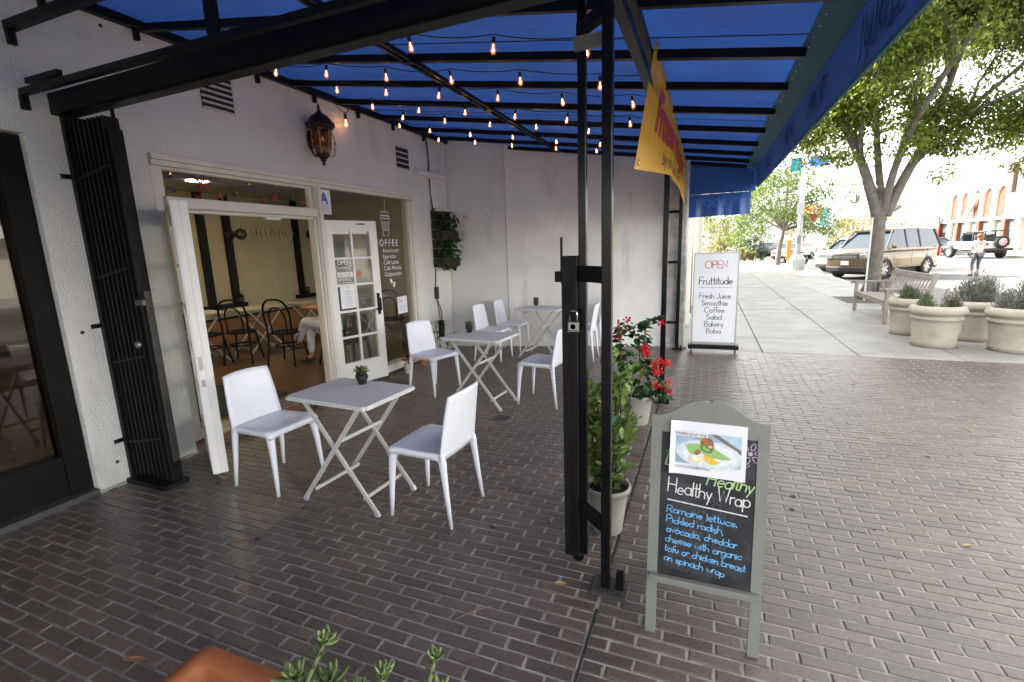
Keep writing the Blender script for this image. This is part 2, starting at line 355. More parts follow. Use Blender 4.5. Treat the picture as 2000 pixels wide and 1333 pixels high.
rn = random.Random(3); proto = []
for k in range(16):
    q = B(); brick_geo(q, -.0955, -.027, .0955, .027, rn); proto.append(q.mesh('brick', brickm))
bl = []
def in_view(x, y):
    v = Vector((x, y, -1.62)); zc = v.dot(f_)
    if zc < .3: return None
    u, w = 1000+940*v.dot(r_)/zc, 666.5-940*v.dot(u_)/zc
    return zc if -30 < u < 2030 and -30 < w < 1363 else None
SEAM = -.40
ny = int((7.72+3)/PY_)
for j in range(ny):
    y = 7.715-PY_*(j+.5); off = (j % 2)*PX_/2-.107+rn.uniform(-.006, .006)
    x = -3.95+((off+3.95) % PX_)-PX_
    while x < 4.72:
        a = max(x+.0048, -3.95); e = min(x+PX_-.0048, 4.715)
        segs = [(a, e)]
        if y < 5.3 and a < SEAM < e: segs = [(a, SEAM-.008), (SEAM+.008, e)]
        for a2, e2 in segs:
            if e2-a2 > .03:
                full = (e2-a2) > .185
                bl.append((in_view((a2+e2)/2, y), a2, e2, y, full))
        x += PX_
vis = sorted([q for q in bl if q[0] and q[4]], key=lambda q: q[0]); near = set(id(q) for q in vis[:300])
for q in vis[:300]:
    o = put('brick', rn.choice(proto), pave); o.location = ((q[1]+q[2])/2, q[3], rn.uniform(-.0006, .0006)); o.scale = ((q[2]-q[1])/.191, 1, 1)
    o.rotation_euler = (0, 0, rn.choice((0, pi))+rn.uniform(-.006, .006))
b = B()
for q in bl:
    if id(q) in near: continue
    brick_geo(b, q[1]+rn.uniform(0, .0015), q[3]-.027+rn.uniform(-.0012, .0012), q[2]-rn.uniform(0, .0015), q[3]+.027, rn)
b.obj('brick_field', brickm, pave, kind='stuff')
b = B(); b.box((SEAM-.005, -3, -.012), (SEAM+.005, 1.9, -.0005)); b.box((SEAM-.0075, 2.24, -.012), (SEAM+.0075, 5.3, -.0005))
b.obj('expansion_strip', M('tar_strip', (.02, .019, .018), .9, var=.4, scale=60, bump=.8, bscale=120), pave)
b = B(); b.lathe([(.001, .004), (.085, .004), (.1, .003), (.105, -.002)], 24, (-1.78, 4.08, 0)); 
for k in range(5): b.box((-1.84, 4.02+k*.025, .0045), (-1.72, 4.03+k*.025, .006), 1)
b.obj('drain_cover', [M('drain_iron', (.12, .11, .095), .55), blackp], pave)
b = B()
for _ in range(60):
    x, y = rn.uniform(-3.4, 4.2), rn.uniform(1.2, 7.5); r_g = rn.uniform(.008, .02)
    b.add([(x+r_g*rn.uniform(.7, 1.1)*cos(t), y+r_g*rn.uniform(.7, 1.1)*sin(t), .0022) for t in [2*pi*k/9 for k in range(9)]], [list(range(9))])
b.obj('gum_spots', M('old_gum', (.03, .028, .026), .7), pave, kind='stuff')
# concrete pavement slabs
b = B(); b.box((-12, 7.726, -.3), (4.72, 240, -.016))
swk = b.obj('concrete_sidewalk', concjoint, kind='structure', label='pale concrete pavement in large slabs along the kerb')
xs = [-.38, .81, 2.0, 3.16, 4.715]; ysl = [7.735, 8.92, 10.7]
while ysl[-1] < 46: ysl.append(ysl[-1]+1.95)
for i in range(4):
    for j in range(len(ysl)-1):
        q = B(); w_, h_ = xs[i+1]-xs[i]-.012, ysl[j+1]-ysl[j]-.012
        q.box((-w_/2, -h_/2, -.15), (w_/2, h_/2, 0), bev=.006)
        o = q.obj('slab', concm, swk); o.location = ((xs[i]+xs[i+1])/2, (ysl[j]+ysl[j+1])/2, rn.uniform(-.002, .001))
b = B()
for i in range(4): b.box((xs[i]+.006, ysl[-1]+.006, -.1), (xs[i+1]-.006, 240, 0))
b.box((-12, 7.735, -.1), (-.392, 240, 0))
b.obj('far_paving', concm, swk, kind='stuff')

# ------------------------------------------------------------------ cafe building
FX = -3.95
cafe = thing('cafe_building', 'white stuccoed cafe with cream door frame, wide window and blue canopy along its front', 'building', (FX, 4.3, 0))
def cpart(b, name, mats, parent=None, label=None, kind=None):
    me = b.mesh(name, mats); 
    if parent is None or parent is cafe: me.transform(Matrix.Translation((-FX, -4.3, 0))); parent = cafe
    return put(name, me, parent, label, kind=kind)
b = B(); T0, T1 = FX-.2, FX
for y0, y1, z0, z1 in [(-9, -.6, -.1, 2.42), (1.83, 2.55, -.1, 2.42), (6.12, 7.12, -.1, 2.42), (-9, 7.12, 2.42, 7.0)]:
    b.box((T0, y0, z0), (T1, y1, z1))
cpart(b, 'wall', stucco)
b = B(); b.box((-13, -9, -.1), (-12.8, 9.2, 7.0)); b.box((-12.8, 8.9, -.1), (-4.16, 9.2, 7.0)); b.box((-12.8, -9, -.1), (-4.16, -8.8, 7.0)); b.box((-12.8, -8.8, 6.7), (-4.16, 8.9, 6.9))
cpart(b, 'outer_wall', stucco)
b = B(); b.box((-8.2, .9, -.05), (-4.155, 8.6, .1)); b.box((-4.155, 2.56, -.05), (-3.985, 6.11, .0985))
cpart(b, 'floor', M('cafe_floor', (.13, .07, .035), .3, var=.2, scale=3))
wallb = M('beige_wall', (.50, .43, .29), .7, var=.05, scale=3)
b = B(); b.box((-8.25, .9, .1), (-8.05, 8.6, 2.72)); b.box((-8.05, 8.6, .1), (-4.16, 8.8, 2.72)); b.box((-8.05, .7, .1), (-4.16, .9, 2.72))
cpart(b, 'inner_wall', wallb)
b = B(); b.box((-8.05, .9, 2.72), (-4.16, 8.6, 2.8)); cpart(b, 'ceiling', M('cafe_ceiling', (.45, .43, .38), .8))
b = B()
for y in (5.86, 6.34, 7.92, 8.4, 3.6, 4.4): b.box((-8.05, y-.062, .80), (-7.98, y+.062, 2.72))
for y0, y1 in ((5.7, 6.5), (7.75, 8.55), (3.4, 4.6)): b.box((-8.05, y0, .72), (-7.93, y1, .80))
b.box((-8.05, .9, .52), (-8.02, 8.6, .56))
cpart(b, 'timber_batten', blackd)
b = B(); b.box((-8.05, .9, .1), (-8.03, 8.6, .519)); cpart(b, 'wainscot', M('oak_panel', (.26, .13, .05), .45, var=.2, scale=4))
bm_ = text_mesh('fruttitude', .36, M('relief_lettering', (.56, .49, .35), .5), 'LEFT', .012); bm_.transform(mat_from((-8.03, 6.62, 1.98), (0, 1, 0), (0, 0, 1)))
bm_.transform(Matrix.Translation((-FX, -4.3, 0))); put('lettering', bm_, cafe)
for x, y in ((-6.5, 4.85), (-6.5, 3.0), (-5.2, 2.0)):  # first is the seen fixture; the two others are added to light the room
    q = B(); q.box((x-.1, y-.32, 2.66), (x+.1, y+.62, 2.72)); lf = cpart(q, 'ceiling_light', M('light_housing', (.5, .5, .48), .5))
    q = B(); q.box((x-.07, y-.16, 2.652), (x+.07, y+.06, 2.659)); cpart(q, 'diffuser', M('light_diffuser', (.9, .8, .6), .5, var=0, emit=(1, .78, .48), estr=26), lf).matrix_parent_inverse = Matrix.Identity(4)
    lf.children[0].data.transform(Matrix.Translation((-FX, -4.3, 0)))
# frame of the opening
def fr(name, *boxes, mat=trimw, bev=.004):
    b = B()
    for a, e in boxes: b.box(a, e, bev=bev)
    return cpart(b, name, mat)
fr('head_casing', ((-4.03, 2.552, 2.375), (-3.915, 6.115, 2.418)), ((-4.02, 2.553, 2.335), (-3.93, 6.113, 2.374)))
fr('jamb', ((-4.06, 2.553, .1), (-3.955, 2.622, 2.334)))
fr('jamb', ((-4.06, 6.045, .02), (-3.925, 6.113, 2.334)), ((-4.02, 6.0, .12), (-3.95, 6.043, 2.32)))
fr('mullion', ((-4.06, 4.20, .1), (-3.925, 4.295, 2.334)), ((-3.924, 4.228, .1), (-3.905, 4.268, 2.334)))
fr('jamb_bead', ((-4.0, 4.178, .1), (-3.945, 4.199, 2.0)))
fr('jamb_bead', ((-3.924, 4.272, .1), (-3.912, 4.290, 2.33)))
fr('jamb_bead', ((-3.924, 4.206, .1), (-3.912, 4.222, 2.33)))
fr('transom_bar', ((-4.05, 2.623, 2.02), (-3.92, 4.199, 2.105)), ((-4.04, 2.65, 1.99), (-3.96, 4.19, 2.018)))
fr('transom_bead', ((-4.015, 2.623, 2.106), (-3.965, 2.65, 2.334)), ((-4.015, 4.165, 2.106), (-3.965, 4.199, 2.334)), ((-4.015, 2.651, 2.31), (-3.965, 4.164, 2.334)))
fr('window_sill', ((-4.06, 4.296, .03), (-3.90, 6.044, .125)))
fr('closer_bracket', ((-3.99, 3.55, 1.965), (-3.93, 3.72, 1.989)), mat=doorw)
b = B(); b.box((-4.0, 2.651, 2.106), (-3.994, 4.164, 2.309)); tg = cpart(b, 'transom_pane', glassm)
b = B(); b.box((-4.0, 4.296, .126), (-3.994, 5.999, 2.334)); wg = cpart(b, 'window_pane', glassm)
b = B(); b.box((-4.16, 2.62, .1), (-3.90, 4.20, .115)); cpart(b, 'threshold', steel)
# dark shop door at the left edge
fr('shop_frame', ((-4.12, 1.70, .0), (-4.0, 1.829, 2.41)), ((-4.12, -.6, .32), (-4.0, -.5, 2.41)), ((-4.12, -.5, 2.30), (-4.0, 1.699, 2.41)), mat=darkframe)
fr('kick_panel', ((-4.11, -.5, .045), (-4.015, 1.699, .33)), mat=darkframe)
fr('shop_sill', ((-4.14, -.6, .0), (-3.93, 1.828, .044)), mat=M('shop_sill_metal', (.06, .06, .058), .5))
b = B(); b.box((-4.07, -.499, .331), (-4.062, 1.699, 2.299)); cpart(b, 'shop_pane', glassdk)
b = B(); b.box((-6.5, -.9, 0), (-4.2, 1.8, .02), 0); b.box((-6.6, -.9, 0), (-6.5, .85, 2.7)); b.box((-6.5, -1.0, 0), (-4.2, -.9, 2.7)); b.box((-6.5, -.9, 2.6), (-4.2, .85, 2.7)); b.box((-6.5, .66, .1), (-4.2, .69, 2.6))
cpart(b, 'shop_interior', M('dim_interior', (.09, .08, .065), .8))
# wall vents
for (y0, y1, z0, z1, n) in ((3.06, 3.36, 2.86, 3.14, 6), (5.80, 6.09, 2.74, 3.02, 4)):
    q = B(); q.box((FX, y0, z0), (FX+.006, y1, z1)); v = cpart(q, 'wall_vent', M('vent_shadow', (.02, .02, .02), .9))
    for k in range(n+1):
        q = B(); z = z0+(z1-z0)*k/n
        q.bar((FX+.012, y0, z), (FX+.012, y1, z), .016, .016); 
        me = q.mesh('louvre', M('vent_louvre', (.6, .58, .55), .7)); me.transform(Matrix.Translation((-FX, -4.3, 0))); put('louvre', me, v)
# pilaster trim strip and pipe chase near the corner
fr('cornice_strip', ((FX, 6.20, 2.70), (-3.87, 7.05, 2.765)), mat=stucco)
fr('pipe_chase', ((FX, 7.0, 2.77), (-3.90, 7.04, 3.3)), mat=stucco)
fr('base_strip', ((FX, 1.84, .0), (-3.94, 2.56, .02)), mat=M('base_dirt', (.3, .3, .28), .9))
b = B(); b.lathe([(.018, 0), (.02, .004), (.001, .005)], 12); 
for y, z in ((2.38, 3.22), (1.92, 1.15), (1.97, .18)):
    q = B(); q.ball((FX+.002, y, z), .014, 0, 1, (.5, 1, 1)); cpart(q, 'drill_hole', M('hole_rust', (.05, .035, .03), .9))
# french doors
def door_leaf(hinge, end, z0, z1, flip, signs=False):
    h = Vector((*hinge, 0)); d = (Vector((*end, 0))-h); Ln = d.length; d.normalize(); nrm = Vector((0, 0, 1)).cross(d)*flip
    T = mat_from((h.x, h.y, z0), d, (0, 0, 1))      # local x along leaf, y up, z = d x up
    H = z1-z0; st, tr, br = .105, .12, .27; th = .0225
    b = B()
    b.box((0, 0, -th), (st, H, th)); b.box((Ln-st, 0, -th), (Ln, H, th)); b.box((st, 0, -th), (Ln-st, br, th)); b.box((st, H-tr, -th), (Ln-st, H, th))
    b.v = [tuple(T @ Vector(v)) for v in b.v]; lf = cpart(b, 'door_leaf', doorw)
    def sub(q, name, mat):
        q.v = [tuple(T @ Vector(v)) for v in q.v]; me = q.mesh(name, mat); me.transform(Matrix.Translation((-FX, -4.3, 0))); return put(name, me, lf)
    cx = Ln/2; ph = (H-tr-br)/5
    q = B(); q.box((cx-.013, br, -.017), (cx+.013, H-tr, .017)); sub(q, 'glazing_bar', doorw)
    for k in range(1, 5):
        for a, e in ((st, cx-.0135), (cx+.0135, Ln-st)):
            q = B(); q.box((a, br+k*ph-.013, -.017), (e, br+k*ph+.013, .017)); sub(q, 'glazing_bar', doorw)
    for k in range(5):
        for a, e in ((st, cx-.0135), (cx+.0135, Ln-st)):
            q = B(); q.box((a, br+k*ph+(.0135 if k else 0), -.003), (e, br+(k+1)*ph-(.0135 if k < 4 else 0), .003)); sub(q, 'pane', glassm)
    return lf, T, Ln, H, st, tr, br, ph, sub
L_ = door_leaf((-3.95, 2.655), (-3.27, 2.225), .07, 2.0, 1)
sub = L_[8]
q = B(); q.box((L_[2]+.001, 0, -.030), (L_[2]+.010, L_[3], .012)); sub(q, 'astragal', doorw)
q = B(); q.box((L_[2]-.02, 0, -.075), (L_[2]+.008, L_[3], -.031)); sub(q, 'meeting_stile', doorw)
for z0_, z1_ in ((.78, .88), (.66, .71)): q = B(); q.box((L_[2]+.0102, z0_, -.02), (L_[2]+.0125, z1_, .004)); sub(q, 'lock_plate', steel)
R_ = door_leaf((-3.955, 4.285), (-3.75, 4.95), .07, 1.99, 1)
sub = R_[8]; T, Ln = R_[1], R_[2]
# local +z points to d x up; the street side is the one whose x component is positive
zs = 1 if (T.to_3x3() @ Vector((0, 0, 1))).x > 0 else -1
q = B(); q.box((Ln-.075, .80, zs*.0235), (Ln-.035, 1.06, zs*.030)); q.tube([(Ln-.055, 1.0, zs*.03), (Ln-.055, 1.0, zs*.07), (Ln-.055, .85, zs*.07), (Ln-.055, .85, zs*.03)], .008); q.tube([(Ln-.055, .87, zs*.031), (Ln-.055, .87, zs*.06), (Ln-.12, .87, zs*.062)], .009)
sub(q, 'door_handle', blackm)
q = B(); q.box((Ln-.27, R_[3]-.045, zs*.0235), (Ln-.16, R_[3]-.03, zs*.028)); sub(q, 'closer_slot', blackp)
for z in (.25, .95, 1.7):
    q = B(); q.tube([(-.004, z-.04, zs*.02), (-.004, z+.04, zs*.02)], .008); sub(q, 'hinge', steel)
# lettering and notices on the right leaf
def onleaf(x, y, out=.006):
    o = T @ Vector((x, y, zs*out)); return mat_from(o, (T.to_3x3() @ Vector((1, 0, 0)))*(1 if zs > 0 else 1), (0, 0, 1))
st, br, ph, cx = R_[6-2], R_[6], R_[7], Ln/2
inv = Matrix.Translation((-FX, -4.3, 0)); lf = R_[0]
yb = br+3*ph
text('OPEN', .070, white, inv @ onleaf(st+.03, yb+.235), lf, bold=.001)
text('AM08:00', .046, white, inv @ onleaf(st+.035, yb+.185), lf)
q = B(); q.box((st+.028, yb+.09, zs*.005), (st+.225, yb+.15, zs*.0056)); sub(q, 'lettering_band', white)
text('CLOSE', .056, M('decal_glass_grey', (.16, .15, .12), .5), inv @ onleaf(st+.035, yb+.096, .0064), lf)
text('PM09:00', .046, white, inv @ onleaf(st+.035, yb+.045), lf)
q = B()
for a, e in (((.02, .03), (.025, .22)), ((.23, .03), (.235, .22)), ((.02, .025), (.235, .03)), ((.20, .22), (.235, .225)), ((.02, .22), (.04, .225))):
    q.box((st+a[0], yb+a[1], zs*.005), (st+e[0], yb+e[1], zs*.0055))
sub(q, 'lettering_frame', white)
q = B(); q.lathe([(.031, 0), (.039, 0), (.039, .001), (.031, .001), (.031, 0)], 20, (0, 0, 0), cap=False); q.bar((-.024, .024, .0006), (.024, -.024, .0006), .008, .001); q.bar((-.02, -.006, .0004), (.02, .004, .0004), .012, .001); q.bar((.0, -.02, .0004), (.006, .02, .0004), .012, .001)
q.v = [(cx+.055+x, yb+.12+y, zs*(.005+z)) for x, y, z in q.v]; sub(q, 'warning_symbol', M('sticker_red', (.55, .08, .06), .6, var=0))
nt_ = put('paper_notice', None, None, 'white typed notice sheet in a dark sleeve taped to the open door', 'notice'); nt_.location = T @ Vector((st+.13, br+2*ph+.02, zs*.008))
q = B(); q.box((-.125, 0, -.001), (.125, ph-.03, .001)); Tn = mat_from((0, 0, 0), T.to_3x3() @ Vector((1, 0, 0)), (0, 0, 1)); q.v = [tuple(Tn @ Vector(v)) for v in q.v]; q.obj('sleeve', blackp, nt_)
q = B(); q.box((-.095, .015, zs*.0015), (.105, ph-.034, zs*.0025)); q.v = [tuple(Tn @ Vector(v)) for v in q.v]; q.obj('sheet', paper, nt_)
q = B(); rn2 = random.Random(5)
for k in range(9): w_ = rn2.uniform(.03, .06); q.box((.005-w_, .045+k*.021, zs*.003), (.005+w_, .049+k*.021, zs*.0034))
q.bar((.005, .25, zs*.003), (.03, .275, zs*.003), .004, .0005); q.bar((.005, .25, zs*.003), (-.02, .275, zs*.003), .004, .0005)
q.v = [tuple(Tn @ Vector(v)) for v in q.v]; q.obj('lettering', M('grey_print', (.3, .3, .33), .6, var=0), nt_)
# window decals
GXo = -3.9925
def onwin(y, z, dx=0): return inv @ mat_from((GXo+dx, y, z), (0, 1, 0), (0, 0, 1))
text('C·O·F·F·E·E', .125, white, onwin(5.235, 1.70), cafe, sx=.86, bold=.0012)
for i, s in enumerate(('Americano', 'Espresso', 'Cafe Latte', 'Cafe Mocha', 'Cappuccino')): text(s, .082, white, onwin(5.39, 1.615-i*.0785), cafe)
q = B()
cup = [[(-.085, .30), (-.085, .255), (.085, .255), (.085, .30), (-.085, .30)], [(-.1, .245), (.1, .245), (.1, .215), (-.1, .215), (-.1, .245)], [(-.09, .21), (-.055, -.01), (.055, -.01), (.09, .21)], [(-.085, .17), (.085, .17)], [(-.07, .06), (.07, .06)], [(.0, .30), (.02, .46)]]
for k in range(9): cup.append([(-.06+k*.015, .165), (-.05+k*.0125, .065)])
for s in cup: stroke_mesh(q, s, .0085 if len(s) > 2 or s[0][1] > .2 else .004)
Tc = onwin(5.50, 1.845); q.v = [tuple(Tc @ Vector(v)) for v in q.v]
me = bpy.data.meshes.new('cup_decal'); me.from_pydata(q.v, [], q.f); me.materials.append(white); put('cup_decal', me, cafe)
q = B()
for cx_, cy_, a in ((-.03, .03, .6), (.03, -.02, -.5)):
    el = [(cx_+.022*cos(t)*cos(a)-.04*sin(t)*sin(a), cy_+.022*cos(t)*sin(a)+.04*sin(t)*cos(a), 0) for t in [2*pi*k/16 for k in range(16)]]
    q.add(el, [list(range(8))+[0], list(range(8, 16))+[8]] if False else [list(range(16))])
Tc = onwin(5.56, 1.2); q.v = [tuple(Tc @ Vector(v)) for v in q.v]
me = bpy.data.meshes.new('bean_decal'); me.from_pydata(q.v, [], q.f); me.materials.append(white); put('bean_decal', me, cafe)
# grade card with blue A, and small flyer
gc = thing('grade_card', 'white card with a big blue letter A at the top corner of the window', 'sign', (GXo+.004, 4.40, 2.06))
q = B(); q.box((0, -.10, 0), (.003, .10, .265)); q.obj('card', paper, gc)
text('A', .17, bluep, mat_from((.0045, -.058, .115), (0, 1, 0), (0, 0, 1)), gc, bold=.006)
q = B()
for k in range(6): q.box((.0032, -.085, .02+k*.015), (.0045, .085-.01*(k % 3), .025+k*.015))
q.obj('lettering', M('pale_blue_print', (.45, .52, .6), .6), gc)
wf = thing('window_flyer', 'small square white flyer low on the window glass', 'flyer', (GXo+.004, 5.74, .76))
q = B(); q.box((0, -.115, 0), (.002, .115, .24)); q.obj('sheet', paper, wf)
stroke_text('Try', .055, .008, M('orange_print', (.6, .3, .2), .6), mat_from((.0035, -.09, .16), (0, 1, 0), (0, 0, 1)), wf, slant=.2)
q = B()
for k in range(3): q.box((.003, -.085, .04+k*.03), (.0038, .085, .048+k*.03))
q.obj('lettering', M('grey_blue_print', (.4, .5, .55), .6), wf)
# butterflies and hanging shapes on the transom glass
bc = {'red': (.22, .02, .02), 'orange': (.28, .05, .015), 'dark': (.04, .02, .015), 'blue': (.035, .05, .10), 'olive': (.09, .08, .02), 'teal': (.03, .08, .08)}
flies = [(2.70, 2.275, .05, 'dark', .4), (2.72, 2.17, .045, 'blue', .3), (2.98, 2.245, .09, 'red', .3), (2.93, 2.12, .05, 'red', 0), (3.14, 2.155, .05, 'orange', -.5), (3.30, 2.205, .05, 'olive', -.4), (3.47, 2.24, .045, 'blue', .1), (3.72, 2.19, .06, 'red', .2), (3.94, 2.215, .05, 'teal', -.4), (3.58, 2.14, .05, 'red', -.3), (3.86, 2.14, .03, 'olive', .1), (4.08, 2.165, .045, 'orange', .5)]
dn = {'red': 'red', 'orange': 'orange', 'dark': 'dark brown', 'blue': 'slate blue', 'olive': 'olive green', 'teal': 'teal'}
where = ['in the far left corner of', 'low at the left end of', 'by far the largest on', 'just above the door edge on', 'small and single on', 'tilted, mid way along', 'near the top of', 'right of the hanging numbers on', 'near the right end of', 'below the hanging ornament on', 'tiniest of all on', 'beside the small dark card on']
for (y, z, s_, c_, a), wr in zip(flies, where):
    q = B()
    for sg in (-1, 1):
        for up_, sc_ in ((.75, 1), (-.75, .75)):
            el = [(0, 0)]+[((.15+.85*sin(t/8*pi*.5+.2)*sc_)*cos(up_+.5*(t-4)/4)*.9, (.15+.85*sc_*sin(pi*t/8*.8+.3))*sin(up_+.55*(t-4)/4)) for t in range(9)]
            n0 = [(0, sg*p[0]*s_*cos(a)-p[1]*s_*sin(a), sg*p[0]*s_*sin(a)+p[1]*s_*cos(a)) for p in el]
            q.add(n0, [list(range(len(n0)))]); q.add([(.003+v[1]*.0+.12*abs(v[1]), v[1], v[2]) for v in n0], [list(range(len(n0)))])
    q.bar((.002, -s_*.5*-sin(a), -s_*.5*cos(a)), (.002, s_*.5*-sin(a), s_*.5*cos(a)), .006)
    q.obj('butterfly', M('paper_'+c_, bc[c_], .6, var=.4, scale=40), None, dn[c_]+' paper butterfly '+wr+' the transom glass', 'butterfly', 'paper butterflies on the transom glass', loc=(GXo+.004, y, z))
# ------------------------------------------------------------------ painted concrete wall closing the end of the patio
ew = thing('concrete_wall', 'white painted board-marked concrete wall at the end of the patio', 'wall', (-3.95, 7.155, 0))
A_, Bp = Vector((-3.95, 7.155, 0)), Vector((-.60, 7.865, 0)); dW = (Bp-A_).normalized(); nW = Vector((-dW.y, dW.x, 0))
TW = Matrix.Identity(4)
for i in range(3): TW[i][0], TW[i][1], TW[i][2] = dW[i], nW[i], (0, 0, 1)[i]
LW = (Bp-A_).length; s1 = .95
q = B(); q.box((-.3, 0, -.1), (s1, .3, 4.6), T=TW); q.obj('smooth_panel', stucco, ew)
zz = -.1; k = 0
while zz < 4.6:
    h_ = rn.uniform(.26, .42); q = B(); d_ = -.012+rn.uniform(-.0008, .0008)
    q.box((s1+.006, d_, zz), (LW, .3, min(4.6, zz+h_-.0012)), T=TW); q.obj('board_mark', plastw, ew); zz += h_
# plaster pillar beyond it
pl = thing('plaster_pillar', 'rough white plastered pillar at the street end of the patio wall', 'pillar', (-.45, 7.9, 0))
q = B(); q.box((-.13, -.16, -.05), (.17, .2, 3.0), bev=.02); q.obj('shaft', M('flaking_plaster', (.50, .49, .465), .9, var=.2, scale=9, bump=1.0, bscale=14, stain=(.33, .31, .28), stain_scale=7, stain_lo=.55, stain_hi=.7, bdist=.03), pl)
q = B(); q.box((-.16, -.19, -.02), (.2, .22, .03)); q.obj('foot', mortar, pl)
# neighbouring block along the pavement
nb = thing('neighbour_building', 'pale neighbouring shopfront wall running along the pavement past the pillar', 'building', (-.3, 12, 0))
q = B(); q.box((-9, -1.9, -.1), (.0, 0, 6.2)); q.box((-9, 0, -.1), (-.12, 15.5, 6.2)); q.box((-9, 15.51, -.1), (-.12, 18, 3.6)); q.obj('wall', stucco, nb)  # height is out of view, stepped to set where its shadow falls
for k in range(7):
    q = B(); q.box((-.12, 1.2+k*2.4, .0), (.05, 1.34+k*2.4, 3.2)); q.obj('pilaster', trimw, nb)
    q = B(); q.box((-.118, 1.5+k*2.4, .5), (-.10, 3.4+k*2.4, 2.5)); q.obj('window', glassdk, nb)
q = B(); q.box((-.4, -3.7, -.1), (-.05, -2.9, 3.0)) if False else q.box((-.5, -1.92, -.05), (.02, -1.86, 3.0)); q.obj('door_jamb', plastw, nb)
q = B(); q.tube([(.005, -1.0, 2.9), (.005, -1.0, .1)], .02); q.obj('drain_pipe', steel, nb)
# ------------------------------------------------------------------ blue canopy on its steel frame
def cz(x): return 3.35-.151*(x+3.95)
cn = thing('blue_canopy', 'deep blue canvas canopy on black steel rafters sloping out over the patio', 'canopy', (-1.7, 3, 0))
def pt(b, name, mats, parent, org):
    me = b.mesh(name, mats); me.transform(Matrix.Translation((-org[0], -org[1], -org[2]))); return put(name, me, parent)
CO = (-1.7, 3, 0)
Y0, Y1 = -8.6, 7.92  # unseen run behind the camera, lengthened to shade the near paving
b = B(); n = 24; nx = 14
raf = [-8.4, -7.6, -6.8, -6.0, -5.2, -4.4, -3.7, -3.0, -2.3, -1.6, -.9, -.2, .5, 1.2, 1.9, 2.65, 3.37, 4.02, 4.72, 5.45, 6.16, 6.80, 7.38, 7.86]
ys = sorted(set([Y0, Y1]+raf+[(a+c)/2 for a, c in zip(raf, raf[1:])]))
g = []
for y in ys:
    sag = 0 if y in raf or y in (Y0, Y1) else .022
    g.append([(-3.95+4.44*i/nx, y, cz(-3.95+4.44*i/nx)-sag*sin(pi*i/nx)) for i in range(nx+1)])
vs = [p for r in g for p in r]; W1 = nx+1
b.add(vs, [(j*W1+i, j*W1+i+1, (j+1)*W1+i+1, (j+1)*W1+i) for j in range(len(ys)-1) for i in range(nx)], 0, True)
pt(b, 'canvas_top', bluef, cn, CO)
for y in (3.18, 5.2, 7.0):
    b = B(); b.bar((-3.9, y, cz(-3.9)-.016), (.48, y, cz(.48)-.016), .012, .003, 0); pt(b, 'canvas_seam', M('canvas_seam', (.006, .03, .14), .8), cn, CO)
for i, y in enumerate(raf):
    w = .05 if i % 2 == 0 else .034
    b = B(); b.bar((-3.94, y, cz(-3.94)-.046), (.47, y, cz(.47)-.046), w, .05); pt(b, 'rafter', blackm, cn, CO)
b = B(); b.box((-3.945, Y0, 3.27), (-3.89, Y1-.6, 3.33)); pt(b, 'ledger', blackm, cn, CO)
for y in (2.05, 2.6, 3.1, 3.64, 4.35, 5.05, 5.75, 6.5):
    b = B(); b.box((-3.945, y-.015, 3.20), (-3.91, y+.015, 3.269)); pt(b, 'wall_tab', blackm, cn, CO)
b = B(); b.box((.455, Y0, 2.668), (.485, Y1, 2.682)); pt(b, 'front_rail', blackm, cn, CO)
b = B(); b.quad((.445, Y0, 2.664), (.592, Y0, 2.598), (.592, Y1, 2.598), (.445, Y1, 2.664)); pt(b, 'hem_strip', bluet, cn, CO)
rv = B(); rv.lathe([(.009, 0), (.006, .004), (.001, .005)], 8); rm = rv.mesh('rivet', chrome)
for k in range(58):
    y = -.2+k*.14
    if y < 7.9: put('rivet', rm, cn, loc=(.475-CO[0], y-CO[1], 2.647), rot=(pi, -.42, 0))
# front valance, bottom gently uneven
b = B(); N = 70; vs = []
for i in range(N+1):
    y = Y0+(Y1-Y0)*i/N; e = min(1, (Y1-y)/.35)
    for j in range(5):
        t = j/4; zb = 2.325+(1-e)**2*.07
        vs.append((.587+.006*sin(y*3.1)*t+.012*t, y, 2.615+(zb-2.615)*t))
b.add(vs, [(i*5+j, i*5+j+1, (i+1)*5+j+1, (i+1)*5+j) for i in range(N) for j in range(4)], 0, True)
pt(b, 'front_valance', bluev, cn, CO)
b = B(); b.bar((.600, Y0, 2.322), (.600, Y1-.36, 2.322), .012, .02); pt(b, 'valance_hem', bluet, cn, CO)
IM = Matrix.Translation((-CO[0], -CO[1], 0))
for k, (y, s) in enumerate(((7.35, 'III'), (6.6, 'ROOM'), (5.1, 'FRESH'), (3.9, 'FRUIT'), (2.7, 'JUICE'))):
    me = text_mesh(s, .20, bluel, 'LEFT'); me.transform(IM @ mat_from((.5835+.006, y, 2.39), (0, -1, 0), (0, 0, 1)))      # the street side print showing through, hence mirrored from below
    me.transform(Matrix.Translation((0, 0, 0))); 
    for v in me.vertices: v.co.x = .578-CO[0]
    put('lettering', me, cn)
    me2 = me.copy()
    for v in me2.vertices: v.co.x = .612-CO[0]
    put('lettering', me2, cn)
